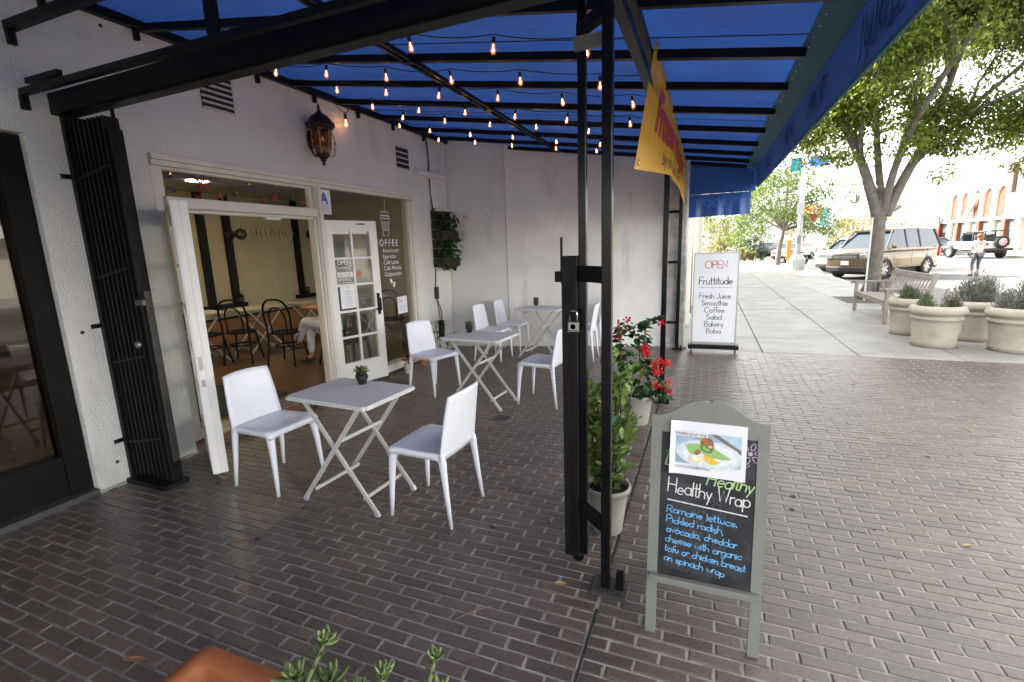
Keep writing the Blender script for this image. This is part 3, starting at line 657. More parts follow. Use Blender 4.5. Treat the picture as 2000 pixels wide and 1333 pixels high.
# end of the canopy: gable skirt and loose flap
b = B(); vs = []; N = 16
for i in range(N+1):
    x = -.36+.965*i/N
    for j in range(4): vs.append((x, 7.925, cz(x)+.012+(2.29-cz(x))*j/3))
b.add(vs, [(i*4+j, i*4+j+1, (i+1)*4+j+1, (i+1)*4+j) for i in range(N) for j in range(3)], 0, True); pt(b, 'end_skirt', bluev, cn, CO)
b = B(); vs = []; N = 36
def flap(x, t): return (x, 7.915-.03*t-.022*t*sin(x*19)+.012*t*sin(x*43), 2.30-.33*t+.02*(x+.3)*(t > .9))
for i in range(N+1):
    x = -.34+.89*i/N
    for j in range(7): vs.append(flap(x, j/6))
b.add(vs, [(i*7+j, i*7+j+1, (i+1)*7+j+1, (i+1)*7+j) for i in range(N) for j in range(6)], 0, True); fo = pt(b, 'end_flap', M('blue_flap_vinyl', (.026, .075, .27), .32, var=.05, transl=.18), cn, CO)
for s, x0, t0, sz in (('IIT  ROOM', .46, .55, .15), ('DI  II', .30, .98, .13)):
    me = text_mesh(s, sz, bluepale)
    for v in me.vertices:
        x = x0-v.co.x*.92; t = t0-v.co.y/.33; p = flap(x, max(0, min(1, t))); v.co = Vector(p)+Vector((-CO[0], -CO[1]-.004, 0))
    put('lettering', me, cn)
# mid purlin pair under the rafters, its round box and braces
for dx in (0, .05):
    b = B(); b.bar((-2.1+dx, -8.4, 2.985), (-2.1+dx, 7.25, 2.985), .022, .03); pt(b, 'mid_purlin', blackm, cn, CO)
for y in (3.3, 4.7, 6.1): 
    b = B(); b.box((-2.12, y-.03, 2.965), (-2.03, y+.03, 3.02)); pt(b, 'purlin_clip', blackm, cn, CO)
b = B(); b.lathe([(.001, -.012), (.085, -.01), (.09, 0), (.085, .03)], 20, (-2.2, 2.72, 2.955)); pt(b, 'junction_box', M('off_white_box', (.5, .48, .44), .6), cn, CO)
for z, w in ((2.60, .055), (2.755, .045)):
    b = B(); b.bar((-.38, -8.4, z), (-.38, 7.7, z), .05, w); pt(b, 'post_beam', blackm, cn, CO)
# header of the folding gate and the two slim rails beside it
b = B(); b.bar((-3.948, 2.05, 2.620), (-.352, 2.05, 2.668), .12, .125); b.bar((-3.5, 2.015, 2.554), (-.36, 2.015, 2.600), .025, .012); pt(b, 'gate_header', blackm, cn, CO)
for z, w in ((2.655, .036), (3.02, .05)):
    b = B(); b.bar((-3.94, 1.86, z), (-.38, 1.86, z), w, w); b.box((-3.945, 1.84, z-.10), (-3.915, 1.88, z-w/2)); pt(b, 'side_rail', blackm, cn, CO)
b = B(); b.bar((-2.25, 1.86, 2.675), (-2.25, 1.86, 2.995), .045, .045); pt(b, 'rail_strut', blackm, cn, CO); b = B(); b.bar((-3.94, 1.9, 2.73), (-3.6, 1.9, 2.73), .03, .03); pt(b, 'rail_strut', blackm, cn, CO)
for y in (5.0, 7.66):
    b = B(); b.box((-.405, y-.025, .012), (-.355, y+.025, 2.57)); b.box((-.45, y-.05, 0), (-.30, y+.05, .012)); b.box((-.33, y-.02, .012), (-.31, y+.02, .06)); po = pt(b, 'post', glossblack, cn, CO)
for z in (.42, 1.33, 2.06):
    b = B(); b.box((-.58, 7.645, z-.02), (-.406, 7.675, z+.02)); pt(b, 'post_bracket', blackm, cn, CO)
# ------------------------------------------------------------------ double gate post in front
gp = thing('gate_post', 'twin black steel posts with a padlocked latch stile beside the chalkboard', 'gate post', (-.38, 2.05, 0))
GO = (-.38, 2.05, 0)
b = B(); b.box((-.409, 2.026, .012), (-.366, 2.07, 2.57), bev=.004); pt(b, 'post', glossblack, gp, GO)
b = B(); b.box((-.455, 1.985, -.002), (-.285, 2.115, .010), bev=.003); pt(b, 'base_plate', M('dusty_plate', (.05, .047, .042), .8, var=.4, scale=30), gp, GO)
b = B(); b.box((-.340, 2.035, .0105), (-.303, 2.075, .095), bev=.003); pt(b, 'base_stub', blackm, gp, GO)
b = B(); b.box((-.587, 2.18, .06), (-.551, 2.216, 2.74), bev=.003); pt(b, 'rear_post', glossblack, gp, GO)
for z, h in ((2.50, .05), (1.495, .07), (.33, .06)):
    b = B(); b.bar((-.53, 2.172, z), (-.395, 2.045, z), .035, h); pt(b, 'cross_bar', blackm, gp, GO)
b = B(); b.box((-.665, 2.165, .05), (-.588, 2.235, 1.575), bev=.004); b.box((-.620, 2.158, .1), (-.612, 2.1645, 1.5)); pt(b, 'latch_stile', blackd, gp, GO)
b = B(); b.box((-.675, 2.19, 1.45), (-.666, 2.205, 1.66)); b.box((-.70, 2.18, 1.455), (-.667, 2.21, 1.505)); pt(b, 'strike_bar', blackm, gp, GO)
b = B(); b.box((-.645, 2.150, 1.36), (-.62, 2.1645, 1.44)); pt(b, 'latch_handle', blackm, gp, GO); b = B(); b.box((-.615, 2.118, 1.30), (-.582, 2.1575, 1.325)); pt(b, 'latch_hasp', blackm, gp, GO)
b = B(); b.lathe([(.012, -.02), (.03, -.018), (.03, .018), (.012, .02)], 16); b.v = [(-.60+y*0+x, 2.2+z, .045+y) for x, y, z in b.v]; pt(b, 'roller', blackm, gp, GO)
b = B(); b.box((-.55, 2.145, 2.42), (-.43, 2.175, 2.47)); pt(b, 'cable_box', M('grey_box', (.16, .16, .16), .6), gp, GO)
for ch in gp.children:
    if ch.name.split('.')[0] in ('rear_post', 'latch_stile', 'strike_bar', 'latch_handle', 'latch_hasp', 'roller'): ch.location.x += .042
pk = thing('padlock', 'steel padlock hanging open from the latch of the black gate post', 'padlock', (-.556, 2.125, 1.285)); pk.scale = (.78, .78, .78)
b = B(); b.box((-.032, -.012, -.062), (.032, .012, -.008), bev=.004); b.box((-.034, -.013, -.066), (.034, .013, -.0625)); b.box((-.03, -.0125, -.03), (.03, -.0121, -.029)); b.obj('body', M('lock_steel', (.42, .40, .36), .35, metal=.85, var=.2, scale=60), pk)
b = B(); b.tube([(-.022, 0, -.008), (-.022, 0, .035)]+[(-.022*cos(t), 0, .035+.022*sin(t)) for t in [pi*k/6 for k in range(1, 6)]]+[(.022, 0, .035), (.022, 0, -.008)], .005); b.obj('shackle', chrome, pk)
b = B(); b.lathe([(.001, -.0132), (.016, -.0132)], 14); b.v = [(x, z, -.036+y) for x, y, z in b.v]; b.obj('keyhole_badge', blackd, pk)
# ------------------------------------------------------------------ folding lattice gate pushed back to the wall
fg = thing('folding_gate', 'black folding security gate pushed back into a tall stack against the white wall', 'gate', (-3.93, 2.09, 0)); FO = (-3.93, 2.09, 0)
ns = 15
for k in range(ns):
    x = -3.90+k*.0245; b = B(); b.box((x, 2.05+.02*(k % 2), .06), (x+.013, 2.14+.02*(k % 2), 2.52)); pt(b, 'slat', blackd, fg, FO)
for z in (.35, .95, 1.55, 2.2):
    b = B(); b.bar((-3.91, 2.045, z-.04), (-3.53, 2.045, z+.03), .006, .016); pt(b, 'lattice_bar', blackm, fg, FO)
b = B(); b.box((-3.947, 2.03, .03), (-3.912, 2.16, 2.56), bev=.004); pt(b, 'wall_stile', blackm, fg, FO)
b = B(); b.box((-3.52, 2.055, .05), (-3.492, 2.13, 2.44), bev=.004); b.box((-3.505, 2.08, 2.441), (-3.495, 2.1, 2.56)); pt(b, 'lock_stile', blackm, fg, FO)
b = B(); b.box((-3.4915, 2.07, .2), (-3.470, 2.115, 1.42), bev=.003); pt(b, 'lock_box', M('worn_lock_box', (.03, .026, .023), .45, var=.5, scale=14), fg, FO)
b = B(); b.box((-3.50, 2.02, 1.33), (-3.42, 2.0395, 1.365)); pt(b, 'lock_lever', M('worn_steel', (.14, .13, .12), .5, metal=.6), fg, FO)
b = B(); b.lathe([(.001, -.012), (.022, -.01), (.022, .01), (.001, .012)], 14); b.v = [(-3.56+x, 2.03+z, 1.06+y) for x, y, z in b.v]; pt(b, 'lock_cylinder', steel, fg, FO)
b = B(); b.box((-3.94, 2.0, 0), (-3.50, 2.17, .035)); pt(b, 'bottom_track', blackd, fg, FO)
for z in (.33, 1.18, 2.18):
    b = B(); b.tube([(-3.945, 1.975, z), (-3.945, 2.03, z)], .016, 8); pt(b, 'wall_pin', blackm, fg, FO)
# ------------------------------------------------------------------ string lights, one string per rafter bay
bulbs = [[(-3.09, 2.58, 3.02), (-2.62, 2.70, 2.95), (-2.21, 2.74, 2.89), (-1.71, 2.75, 2.81), (-1.19, 2.8, 2.73), (-.66, 2.87, 2.65)], [(-3.28, 3.23, 3.05), (-2.81, 3.27, 2.98), (-2.31, 3.34, 2.9), (-1.79, 3.4, 2.82), (-1.27, 3.45, 2.75), (-.72, 3.52, 2.66)],
 [(-3.09, 3.71, 3.02), (-2.62, 3.77, 2.95), (-2.15, 3.85, 2.88), (-1.63, 3.89, 2.8), (-1.11, 3.97, 2.72), (-.57, 4.01, 2.64)], [(-3.16, 4.3, 3.03), (-2.69, 4.4, 2.96), (-2.21, 4.45, 2.89), (-1.74, 4.56, 2.82), (-1.25, 4.61, 2.74), (-.69, 4.7, 2.66)],
 [(-3.13, 4.78, 3.03), (-2.65, 4.84, 2.95), (-2.17, 4.94, 2.88), (-1.68, 5.0, 2.81), (-1.16, 5.11, 2.73)], [(-3.48, 5.23, 3.08), (-3.21, 5.47, 3.04), (-2.73, 5.61, 2.97), (-2.2, 5.66, 2.89), (-1.7, 5.79, 2.81), (-1.2, 5.88, 2.74)], [(-3.44, 6.08, 3.07), (-2.94, 6.17, 3.0), (-2.44, 6.24, 2.92), (-1.85, 6.27, 2.83), (-1.33, 6.29, 2.75)]]
BSC = .64; q = B(); q.lathe([(.012, .085), (.017, .08), (.017, .035), (.0155, .03)], 10); sock = q.mesh('socket', M('socket_rubber', (.015, .015, .015), .5))
q = B(); q.lathe([(.0125, .034), (.014, .02), (.025, -.012), (.0285, -.03), (.024, -.05), (.012, -.062), (.001, -.065)], 12, cap=False)
bulbm = q.mesh('bulb', glass('bulb_glass', (1, .80, .60), 1.35, emit=(1, .22, .04), estr=.05))
q = B(); q.ball((0, 0, -.03), .0105, 0, 2, (1, 1, 1.25)); q.tube([(0, 0, .02), (0, 0, -.02)], .003, 5); film = q.mesh('filament', M('filament', (1, .6, .3), .5, var=0, emit=(1, .56, .27), estr=7))
cord = M('black_cord', (.012, .012, .012), .6, var=0)
order = ['nearest string of lit bulbs, right behind the gate header', 'second string of lit bulbs back from the gate header', 'third string of lit bulbs back, crossing in front of the wall lantern', 'middle string of lit bulbs, fourth back from the gate header', 'fifth string of lit bulbs back from the gate header', 'sixth string of lit bulbs, last but one before the end wall', 'last string of lit bulbs, closest to the end wall']
for row, od in zip(bulbs, order):
    st_ = thing('string_light', 'warm '+od, 'string lights', row[0], 0, 'strings of bulbs under the blue canopy'); o_ = Vector(row[0])
    P = [Vector((-3.88, row[0][1]-.12, 3.25))]
    for a in row: P += [Vector(a)+Vector((0, 0, .095))]
    l_ = Vector(row[-1]); P.append(Vector((-.40, l_.y+.06, cz(-.4)-.09)))
    full = []
    for a, c in zip(P, P[1:]):
        sg = .012+.02*random.random()
        for k in range(6): t = k/6; full.append(a.lerp(c, t)-Vector((0, 0, sg*4*t*(1-t)))-o_)
    full.append(P[-1]-o_)
    b = B(); b.tube(full, .0034, 5); b.obj('cord', cord, st_)
    for a in row:
        d = Vector(a)-o_+Vector((0, 0, .028)); so_ = put('socket', sock, st_, loc=d, rot=(random.uniform(-.16, .16), random.uniform(-.2, .2), 0))
        bu = put('bulb', bulbm, st_, loc=d, rot=so_.rotation_euler); so_.scale = bu.scale = (BSC,)*3; put('filament', film, bu)
dl = thing('drop_light', 'single lit bulb drooping on a loop of cord beside the wall lantern', 'string lights', (-3.85, 4.72, 3.08))
b = B(); b.tube(path((-.06, -.17, .26), (-.02, -.06, .12), (0, 0, .088), (0, .06, .13), (-.03, .13, .22)), .0045, 5); b.obj('cord', cord, dl)
put('socket', sock, dl); bu = put('bulb', bulbm, dl); put('filament', film, bu)
# cable running down the corner to the plug
cb = thing('power_cable', 'black cable running down the white wall past the hanging planter to a plug box', 'cable', (-3.93, 6.6, 3.2)); o_ = Vector((-3.93, 6.6, 3.2))
b = B()
def rel(*P): return [Vector(p)-o_ for p in P]
b.tube(path(*rel((-3.92, 6.55, 3.27), (-3.925, 6.62, 3.0), (-3.93, 6.58, 2.6), (-3.93, 6.66, 2.2))), .007, 5); b.tube(path(*rel((-3.93, 6.56, 3.2), (-3.93, 6.6, 2.7), (-3.93, 6.62, 2.2))), .005, 5)
b.tube(path(*rel((-3.93, 6.62, 1.34), (-3.93, 6.60, 1.15), (-3.93, 6.58, 1.02))), .008, 5); b.tube(path(*rel((-3.93, 6.58, .9), (-3.92, 6.66, .75), (-3.93, 6.73, .62), (-3.92, 6.68, .5))), .007, 5); b.tube(path(*rel((-3.93, 6.6, .86), (-3.92, 6.62, .7), (-3.93, 6.66, .55))), .006, 5)
b.tube([Vector((.02, .02+.06*cos(t), -2.72+.05*sin(t))) for t in [2*pi*k/14 for k in range(15)]], .007, 5); b.obj('cord', cord, cb)
b = B(); b.box((-.02, -.04, -2.33), (.03, .03, -2.14), bev=.008); b.obj('plug_box', M('plug_black', (.02, .02, .02), .6), cb)
b = B(); b.box((-.02, .02, -2.95), (.05, .10, -2.68), bev=.008); b.obj('socket_box', blackd, cb)
# ------------------------------------------------------------------ wall lantern
ln = thing('wall_lantern', 'ornate brass and dark bronze carriage lantern on the white wall over the door', 'lantern', (-3.79, 4.24, 2.81))
ln.scale = (.88, .88, .90)
ldk = M('lantern_bronze', (.035, .022, .015), .4, metal=.6, var=.4, scale=40)
def hexl(prof, n=6): b = B(); b.lathe(prof, n, smooth=False); return b
hexl([(.075, -.17), (.10, -.10), (.115, .08), (.118, .10)]).obj('pane', glass('amber_glass', (.50, .27, .09), 1.5, .08), ln)
b = B()
for k in range(6):
    a = pi/3*k; b.bar((.076*cos(a), .076*sin(a), -.17), (.102*cos(a), .102*sin(a), -.1), .012); b.bar((.102*cos(a), .102*sin(a), -.1), (.118*cos(a), .118*sin(a), .1), .012)
    b.ball((.108*cos(a), .108*sin(a), -.03), .014, 0, 1, (1, 1, 2.2)); b.ball((.112*cos(a), .112*sin(a), .045), .012, 0, 1, (1, 1, 1.6))
b.obj('cage', brass, ln)
b = B(); b.lathe([(.12, .10), (.15, .105), (.155, .135), (.145, .16), (.13, .2), (.09, .245), (.05, .265), (.03, .285), (.02, .30)], 18)
for k in range(14): a = 2*pi*k/14; b.ball((.15*cos(a), .15*sin(a), .145), .02, 0, 1, (1, 1, 1.4))
b.obj('roof', ldk, ln)
b = B(); b.lathe([(.012, .30), (.022, .315), (.012, .33), (.018, .345), (.001, .385)], 10); b.obj('finial', ldk, ln)
b = B(); b.lathe([(.08, -.17), (.085, -.185), (.055, -.215), (.035, -.235), (.03, -.25), (.016, -.27), (.022, -.285), (.001, -.31)], 14); b.obj('base_cup', ldk, ln)
b = B(); b.tube(path((.02, .16, .08), (.03, .20, 0), (.02, .185, -.08), (.02, .19, -.17), (.01, .12, -.19)), [.004]*2+[.006]*10+[.005]*8 if False else .006, 6); b.ball((.025, .195, -.03), .016, 0, 1, (1, 1, 1.6)); b.ball((.02, .187, -.10), .013, 0, 1, (1, 1, 2)); b.obj('scroll', brass, ln)
b = B(); b.tube(path((-.17, 0, .12), (-.12, 0, .18), (-.08, 0, .14)), .012, 6); b.tube(path((-.17, 0, -.1), (-.12, 0, -.2), (-.05, 0, -.17)), .012, 6); b.lathe([(.05, 0), (.05, .015), (.03, .02)], 12, (0, 0, 0)); 
b.v = [(x, y, z) if i < len(b.v)-36 else (-.178+z, x, y*2.2) for i, (x, y, z) in enumerate(b.v)]; b.obj('bracket', ldk, ln)
b = B(); b.tube([(0, 0, -.16), (0, 0, -.02)], .014, 8); b.ball((0, 0, .0), .02, 0, 1, (1, 1, 1.6)); b.obj('candle', M('candle_wax', (.6, .5, .35), .5), ln)
# ------------------------------------------------------------------ yellow banner tied to the post beam
yb_ = thing('yellow_banner', 'yellow vinyl banner with red script hanging from the beam of the canopy posts', 'banner', (-.36, 3.2, 2.8)); o_ = Vector((-.36, 3.2, 2.8))
def ban(u, v):       # u along (0..1), v up (0..1)
    y = 3.22+4.3*u-(1-v)*.06*(1-u)**6; top = 2.82-.10*u; bot = 2.07+.17*sin(pi*min(1, max(0, u)))**1.2-.02*u
    x = -.325-.12*(1-v)*max(0, 1-u/.38)**.8+.016*sin(u*9+.6)*(1-v)**1.2+.008*sin(u*23)*(1-v)
    return Vector((x, y, bot+(top-bot)*v))-o_
b = B(); N, K = 60, 8; vs = [ban(i/N, j/K) for i in range(N+1) for j in range(K+1)]
b.add(vs, [(i*(K+1)+j, (i+1)*(K+1)+j, (i+1)*(K+1)+j+1, i*(K+1)+j+1) for i in range(N) for j in range(K)], 0, True)
b.obj('vinyl', M('yellow_vinyl', (.86, .48, .012), .42, var=.06, transl=.4), yb_)
def bantext(s, size, mat, u0, v0, shear, bold, wid):
    me = text_mesh(s, size, mat, bold=bold)
    for v in me.vertices: v.co = ban(u0+(v.co.x+shear*v.co.y)*wid/4.3, v0+v.co.y/.75)+Vector((.006, 0, 0))
    return put('lettering', me, yb_)
bantext('Frozen Yogurt', .42, M('banner_red', (.48, .012, .01), .5, var=0), .10, .40, .3, .020, 1.18)
bantext('by in Jason Do', .20, blackp, .24, .10, .1, .0, 1.4)
for u, v in ((.018, .06), (.018, .95), (.98, .06)):
    q = B(); q.lathe([(.008, .002), (.02, .002), (.02, .0)], 14, cap=False); p = ban(u, v); q.v = [(p.x+.004+z, p.y+x, p.z+y) for x, y, z in q.v]; q.obj('grommet', chrome, yb_)
# ------------------------------------------------------------------ white plastic chairs
def chair_proto():
    t = thing('plastic_chair', 'white', 'chair')
    b = B(); nx, ny = 12, 12; top = []; bot = []
    def sz(u, v):   # u -1..1, v 0(back)..1(front)
        return .452+.012*v-.020*(1-u*u)*sin(pi*min(1, v*1.02))-.045*max(0, v-.86)**1.5/.05*.05/.06*.6
    for j in range(ny+1):
        v = j/ny; w = .205+.018*v-.02*max(0, v-.9)*3
        for i in range(nx+1):
            u = -1+2*i/nx; y = -.215+.455*v-.012*u*u*(v > .9); z = sz(u, v)
            top.append((u*w, y, z)); bot.append((u*w*.985, y, z-.022-.018*u**4))
    W1 = nx+1; k = len(top); b.add(top+bot, [(j*W1+i, j*W1+i+1, (j+1)*W1+i+1, (j+1)*W1+i) for j in range(ny) for i in range(nx)]+
        [(k+j*W1+i, k+(j+1)*W1+i, k+(j+1)*W1+i+1, k+j*W1+i+1) for j in range(ny) for i in range(nx)]+
        [(j*W1, (j+1)*W1, k+(j+1)*W1, k+j*W1) for j in range(ny)]+[(j*W1+nx, k+j*W1+nx, k+(j+1)*W1+nx, (j+1)*W1+nx) for j in range(ny)]+
        [(i, k+i, k+i+1, i+1) for i in range(nx)]+[(ny*W1+i, ny*W1+i+1, k+ny*W1+i+1, k+ny*W1+i) for i in range(nx)], 0, True)
    b.obj('seat', chairw, t)
    b = B(); fr_ = []; bk = []; nh = 12
    for j in range(nh+1):
        v = j/nh; z = .415+(.815-.415)*v; w = .212-.010*v-.020*v*v; yc = -.205-.012*sin(pi*v*.9)-.055*v*v-.012*v
        for i in range(nx+1):
            u = -1+2*i/nx; cv = .030*(1-u*u)*(.5+.5*v); zt = z-.012*v*u*u*v
            fr_.append((u*w, yc-cv+.008, zt)); bk.append((u*w, yc-cv-.010, zt))
    k = len(fr_)
    b.add(fr_+bk, [(j*W1+i, j*W1+i+1, (j+1)*W1+i+1, (j+1)*W1+i) for j in range(nh) for i in range(nx)]+[(k+j*W1+i, k+(j+1)*W1+i, k+(j+1)*W1+i+1, k+j*W1+i+1) for j in range(nh) for i in range(nx)]+
        [(j*W1, (j+1)*W1, k+(j+1)*W1, k+j*W1) for j in range(nh)]+[(j*W1+nx, k+j*W1+nx, k+(j+1)*W1+nx, (j+1)*W1+nx) for j in range(nh)]+
        [(nh*W1+i, nh*W1+i+1, k+nh*W1+i+1, k+nh*W1+i) for i in range(nx)]+[(i, k+i, k+i+1, i+1) for i in range(nx)], 0, True)
    b.obj('backrest', chairw, t)
    def leg(sx, front):
        b = B(); R = []
        for z, wx, wy, ox, oy in ([(.445, .046, .105, .184, .170), (.43, .048, .090, .186, .181), (.41, .047, .070, .189, .194), (.37, .044, .056, .192, .203), (.28, .037, .044, .197, .213), (.14, .029, .033, .204, .223), (0, .021, .023, .211, .232)] if front else
                                  [(.45, .022, .050, .196, -.199), (.43, .032, .060, .195, -.202), (.40, .038, .054, .194, -.211), (.35, .036, .045, .197, -.217), (.2, .03, .034, .203, -.235), (0, .021, .023, .212, -.262)]):
            n = 10; R.append([(sx*ox+cos(2*pi*q/n)*wx/2*(1.18 if q % 5 else 1), oy+sin(2*pi*q/n)*wy/2*1.08, z) for q in range(n)])
        b.ring(R); b.obj('leg', chairw, t)
    for sx in (-1, 1): leg(sx, True); leg(sx, False)
    b = B()
    for sx in (-1, 1):
        b.prism([(y, z) for y, z in [(-.2, .445), (.2, .455), (.2, .41), (.17, .425), (0, .432), (-.16, .42), (-.2, .40)]], sx*.188, sx*.206, T=Matrix(((0, 1, 0, 0), (1, 0, 0, 0), (0, 0, 1, 0), (0, 0, 0, 1))))
    b.prism([(-.19, .452), (.19, .452), (.19, .405), (.165, .428), (-.165, .428), (-.19, .405)], .205, .221)
    b.obj('apron', chairw, t)
    for ch in t.children: ch.data.transform(Matrix.Diagonal((.96, .87, 1, 1)))
    return t
c0 = chair_proto(); GR = 'white plastic chairs on the cafe patio'
spots = [((-2.85, 2.42), -93, 'white plastic chair nearest the open cafe door, left of the front table'), ((-1.56, 2.46), 88, 'white plastic chair right of the front table, seen half from behind, nearest the gate post'),
 ((-2.90, 4.72), -107, 'white plastic chair beside the french door, left of the middle table'), ((-1.57, 4.70), 86, 'white plastic chair right of the middle table, close to the gate post'),
 ((-2.90, 6.43), -92, 'white plastic chair behind the middle table, the nearer of the pair against the end wall'), ((-2.83, 7.02), -90, 'white plastic chair in the end wall corner, left of the back table'),
 ((-1.66, 6.74), 92, 'white plastic chair right of the back table, mostly hidden behind the gate post'), ((-1.64, 7.34), 88, 'white plastic chair deepest in the patio, right of the back table against the end wall')]
for i, ((x, y), a, lb) in enumerate(spots):
    if i == 0: c0.location = (x, y, 0); c0.rotation_euler = (0, 0, radians(a)); c0['label'] = lb; c0['group'] = GR
    else: dup(c0, lb, (x, y, 0), radians(a), GR)
# ------------------------------------------------------------------ folding tables
def table_proto(w, d, h=.735, top=tablem, legm=tlegm):
    t = thing('folding_table', 'grey', 'table')
    b = B(); bmx = bmesh.new(); bmesh.ops.create_cube(bmx, size=1)
    for v in bmx.verts: v.co = Vector((v.co.x*w, v.co.y*d, v.co.z*.026+h-.013))
    ve = [e for e in bmx.edges if abs(e.verts[0].co.z-e.verts[1].co.z) > .01]; bmesh.ops.bevel(bmx, geom=ve, offset=.02, segments=3, affect='EDGES')
    he = [e for e in bmx.edges if abs(e.verts[0].co.z-e.verts[1].co.z) < .001 and len([f for f in e.link_faces if abs(f.normal.z) > .9]) == 1]; bmesh.ops.bevel(bmx, geom=he, offset=.008, segments=2, affect='EDGES')
    b.bm(bmx); b.obj('tabletop', top, t)
    fx, txx = w*.44, w*.36; yy = d*.5-.05
    def leg(sx, y):
        b = B(); b.bar((-sx*fx, y, .02), (sx*txx, y, h-.03), .014, .026); b.obj('leg', legm, t)
        q = B(); q.bar((-sx*fx-.006*sx, y, 0), (-sx*fx+.008*sx, y, .03), .022, .03); q.obj('ferrule', ferr, t)
    for s in (-1, 1): leg(1, s*yy); leg(-1, s*(yy-.018))
    def bar(x, z, yw): b = B(); b.bar((x, -yw, z), (x, yw, z), .012, .022); b.obj('crossbar', legm, t)
    bar(-fx+.10, .10, yy); bar(fx-.10, .10, yy-.018); bar(.06, .47, yy); bar(-txx+.02, h-.06, yy-.018); bar(txx-.02, h-.045, yy)
    b = B(); b.box((-w*.4, -yy, h-.032), (w*.4, -yy+.012, h-.0265)); b.box((-w*.4, yy-.012, h-.032), (w*.4, yy, h-.0265)); b.obj('runner', legm, t)
    return t
t0 = table_proto(.68, .50); GT = 'grey folding tables on the patio'
tl = [((-2.13, 2.42), -4, 'grey folding table in front, between two white chairs before the cafe door'), ((-2.17, 4.46), -4, 'grey folding table in the middle of the patio row'), ((-2.24, 6.76), -6, 'grey folding table farthest back, against the white end wall')]
for i, ((x, y), a, lb) in enumerate(tl):
    if i == 0: t0.location = (x, y, 0); t0.rotation_euler = (0, 0, radians(a)); t0['label'] = lb; t0['group'] = GT
    else: dup(t0, lb, (x, y, 0), radians(a), GT)
# ------------------------------------------------------------------ plants
def leafmat(name, c, tr=.25, rough=.35, var=.35): return M(name, c, rough, var=var, scale=25, island=.35, transl=tr)
green = leafmat('leaf_green', (.035, .11, .022)); dgreen = leafmat('leaf_dark_green', (.022, .078, .02), .2, .28); lgreen = leafmat('leaf_light_green', (.20, .30, .07)); pale = leafmat('leaf_variegated', (.32, .40, .15))
succ = leafmat('succulent_green', (.10, .145, .045), .1, .5); succd = leafmat('succulent_dark', (.045, .060, .022), .1, .5); succp = leafmat('succulent_pale', (.20, .27, .10), .15, .5); redl = leafmat('leaf_red', (.16, .02, .02)); orl = leafmat('leaf_orange', (.30, .09, .02)); stemm = M('stem', (.07, .06, .03), .7)
soil = M('potting_soil', (.035, .022, .014), .95, var=.4, scale=60, bump=.8, bscale=90); petal = M('red_petal', (.62, .012, .02), .45, var=.2, transl=.3)
def scatter(t, proto, pts, rn, lo=.8, hi=1.2):
    for p, d in pts:
        o = put(proto.name.split('.')[0], proto, t); o.matrix_local = orient(p, d, rn.uniform(-.6, .6), rn.uniform(lo, hi))
def rosette(t, proto, c, axis, n, rn, sz, lift=.5, layers=3):
    ax = Vector(axis).normalized(); q = ax.to_track_quat('Z', 'Y')
    for l in range(layers):
        for k in range(n):
            a = 2*pi*(k+.5*(l % 2))/n+l*.4; el = lift+(1.3-lift)*l/max(1, layers-1)
            d = q @ Vector((cos(a)*cos(el), sin(a)*cos(el), sin(el)))
            o = put('leaf', proto, t); o.matrix_local = orient(Vector(c)+ax*l*sz*.12, d, 0, sz*(1-.22*l)*rn.uniform(.9, 1.1))
def fleshy(name, mat, L=1, W=.34):
    b = B(); R = []
    for z, r in ((0, .35), (.25, .85), (.55, 1), (.8, .72), (.95, .28), (1, .03)): R.append([(cos(2*pi*k/6)*W/2*r, z*L, sin(2*pi*k/6)*W*.22*r+.12*z*z*L) for k in range(6)])
    b.ring(R); return b.mesh(name, mat)
fl1, fl2, fl3 = fleshy('leaf', succ), fleshy('leaf', succd, W=.26), fleshy('leaf', succp, W=.42)
rp = random.Random(11)
# little black pots on the tables
def tpot(x, y, lb):
    t = thing('succulent_pot', lb, 'potted plant', (x, y, .735), rp.uniform(0, 1), 'small succulent pots on the patio tables')
    b = B(); b.lathe([(.026, 0), (.028, .004), (.034, .03), (.043, .04), (.043, .062), (.036, .075), (.036, .09), (.031, .09), (.03, .078)], 8, cap=True, smooth=False); b.obj('pot', M('black_glazed_pot', (.014, .012, .013), .25, var=.2), t)
    rosette(t, fl1, (0, 0, .085), (0, 0, 1), 6, rp, .058, .35); rosette(t, fl3, (.022, .0, .09), (.5, .1, 1), 5, rp, .045, .3, 2); rosette(t, fl2, (-.02, .012, .09), (-.5, .3, 1), 5, rp, .045, .3, 2)
tpot(-2.17, 2.58, 'small succulent in a black faceted pot on the front grey table'); tpot(-2.36, 4.60, 'small succulent in a black pot on the middle grey table'); tpot(-2.42, 7.0, 'small succulent in a dark pot on the table by the end wall')
potm = M('stone_resin_pot', (.31, .295, .25), .6, var=.08, scale=12, bump=.15, bscale=150)
def pot(t, r, h):
    b = B(); b.lathe([(r*.68, 0), (r*.70, .006), (r*.86, h*.6), (r*.93, h*.80), (r*.95, h*.82), (r*.97, h*.86), (r*1.06, h*.90), (r*1.09, h*.95), (r*1.06, h), (r*.98, h*1.0), (r*.93, h*.96), (r*.91, h*.90)], 28, cap=False); b.lathe([(.001, .003), (r*.69, .003)], 28, cap=False); b.obj('pot', potm, t)
    b = B(); b.lathe([(.001, h*.9), (r*.5, h*.895), (r*.93, h*.88)], 20, cap=False); b.obj('soil', soil, t)
pa = thing('potted_shrub', 'tall leafy green shrub in a pale round pot behind the black gate posts', 'potted plant', (-.475, 2.55, 0)); pot(pa, .120, .28)
la = leaf_mesh('leaf', .062, .034, lgreen, .3, .1); la2 = leaf_mesh('leaf', .06, .03, green, .3, .1); la3 = leaf_mesh('leaf', .06, .034, pale, .3, .1)
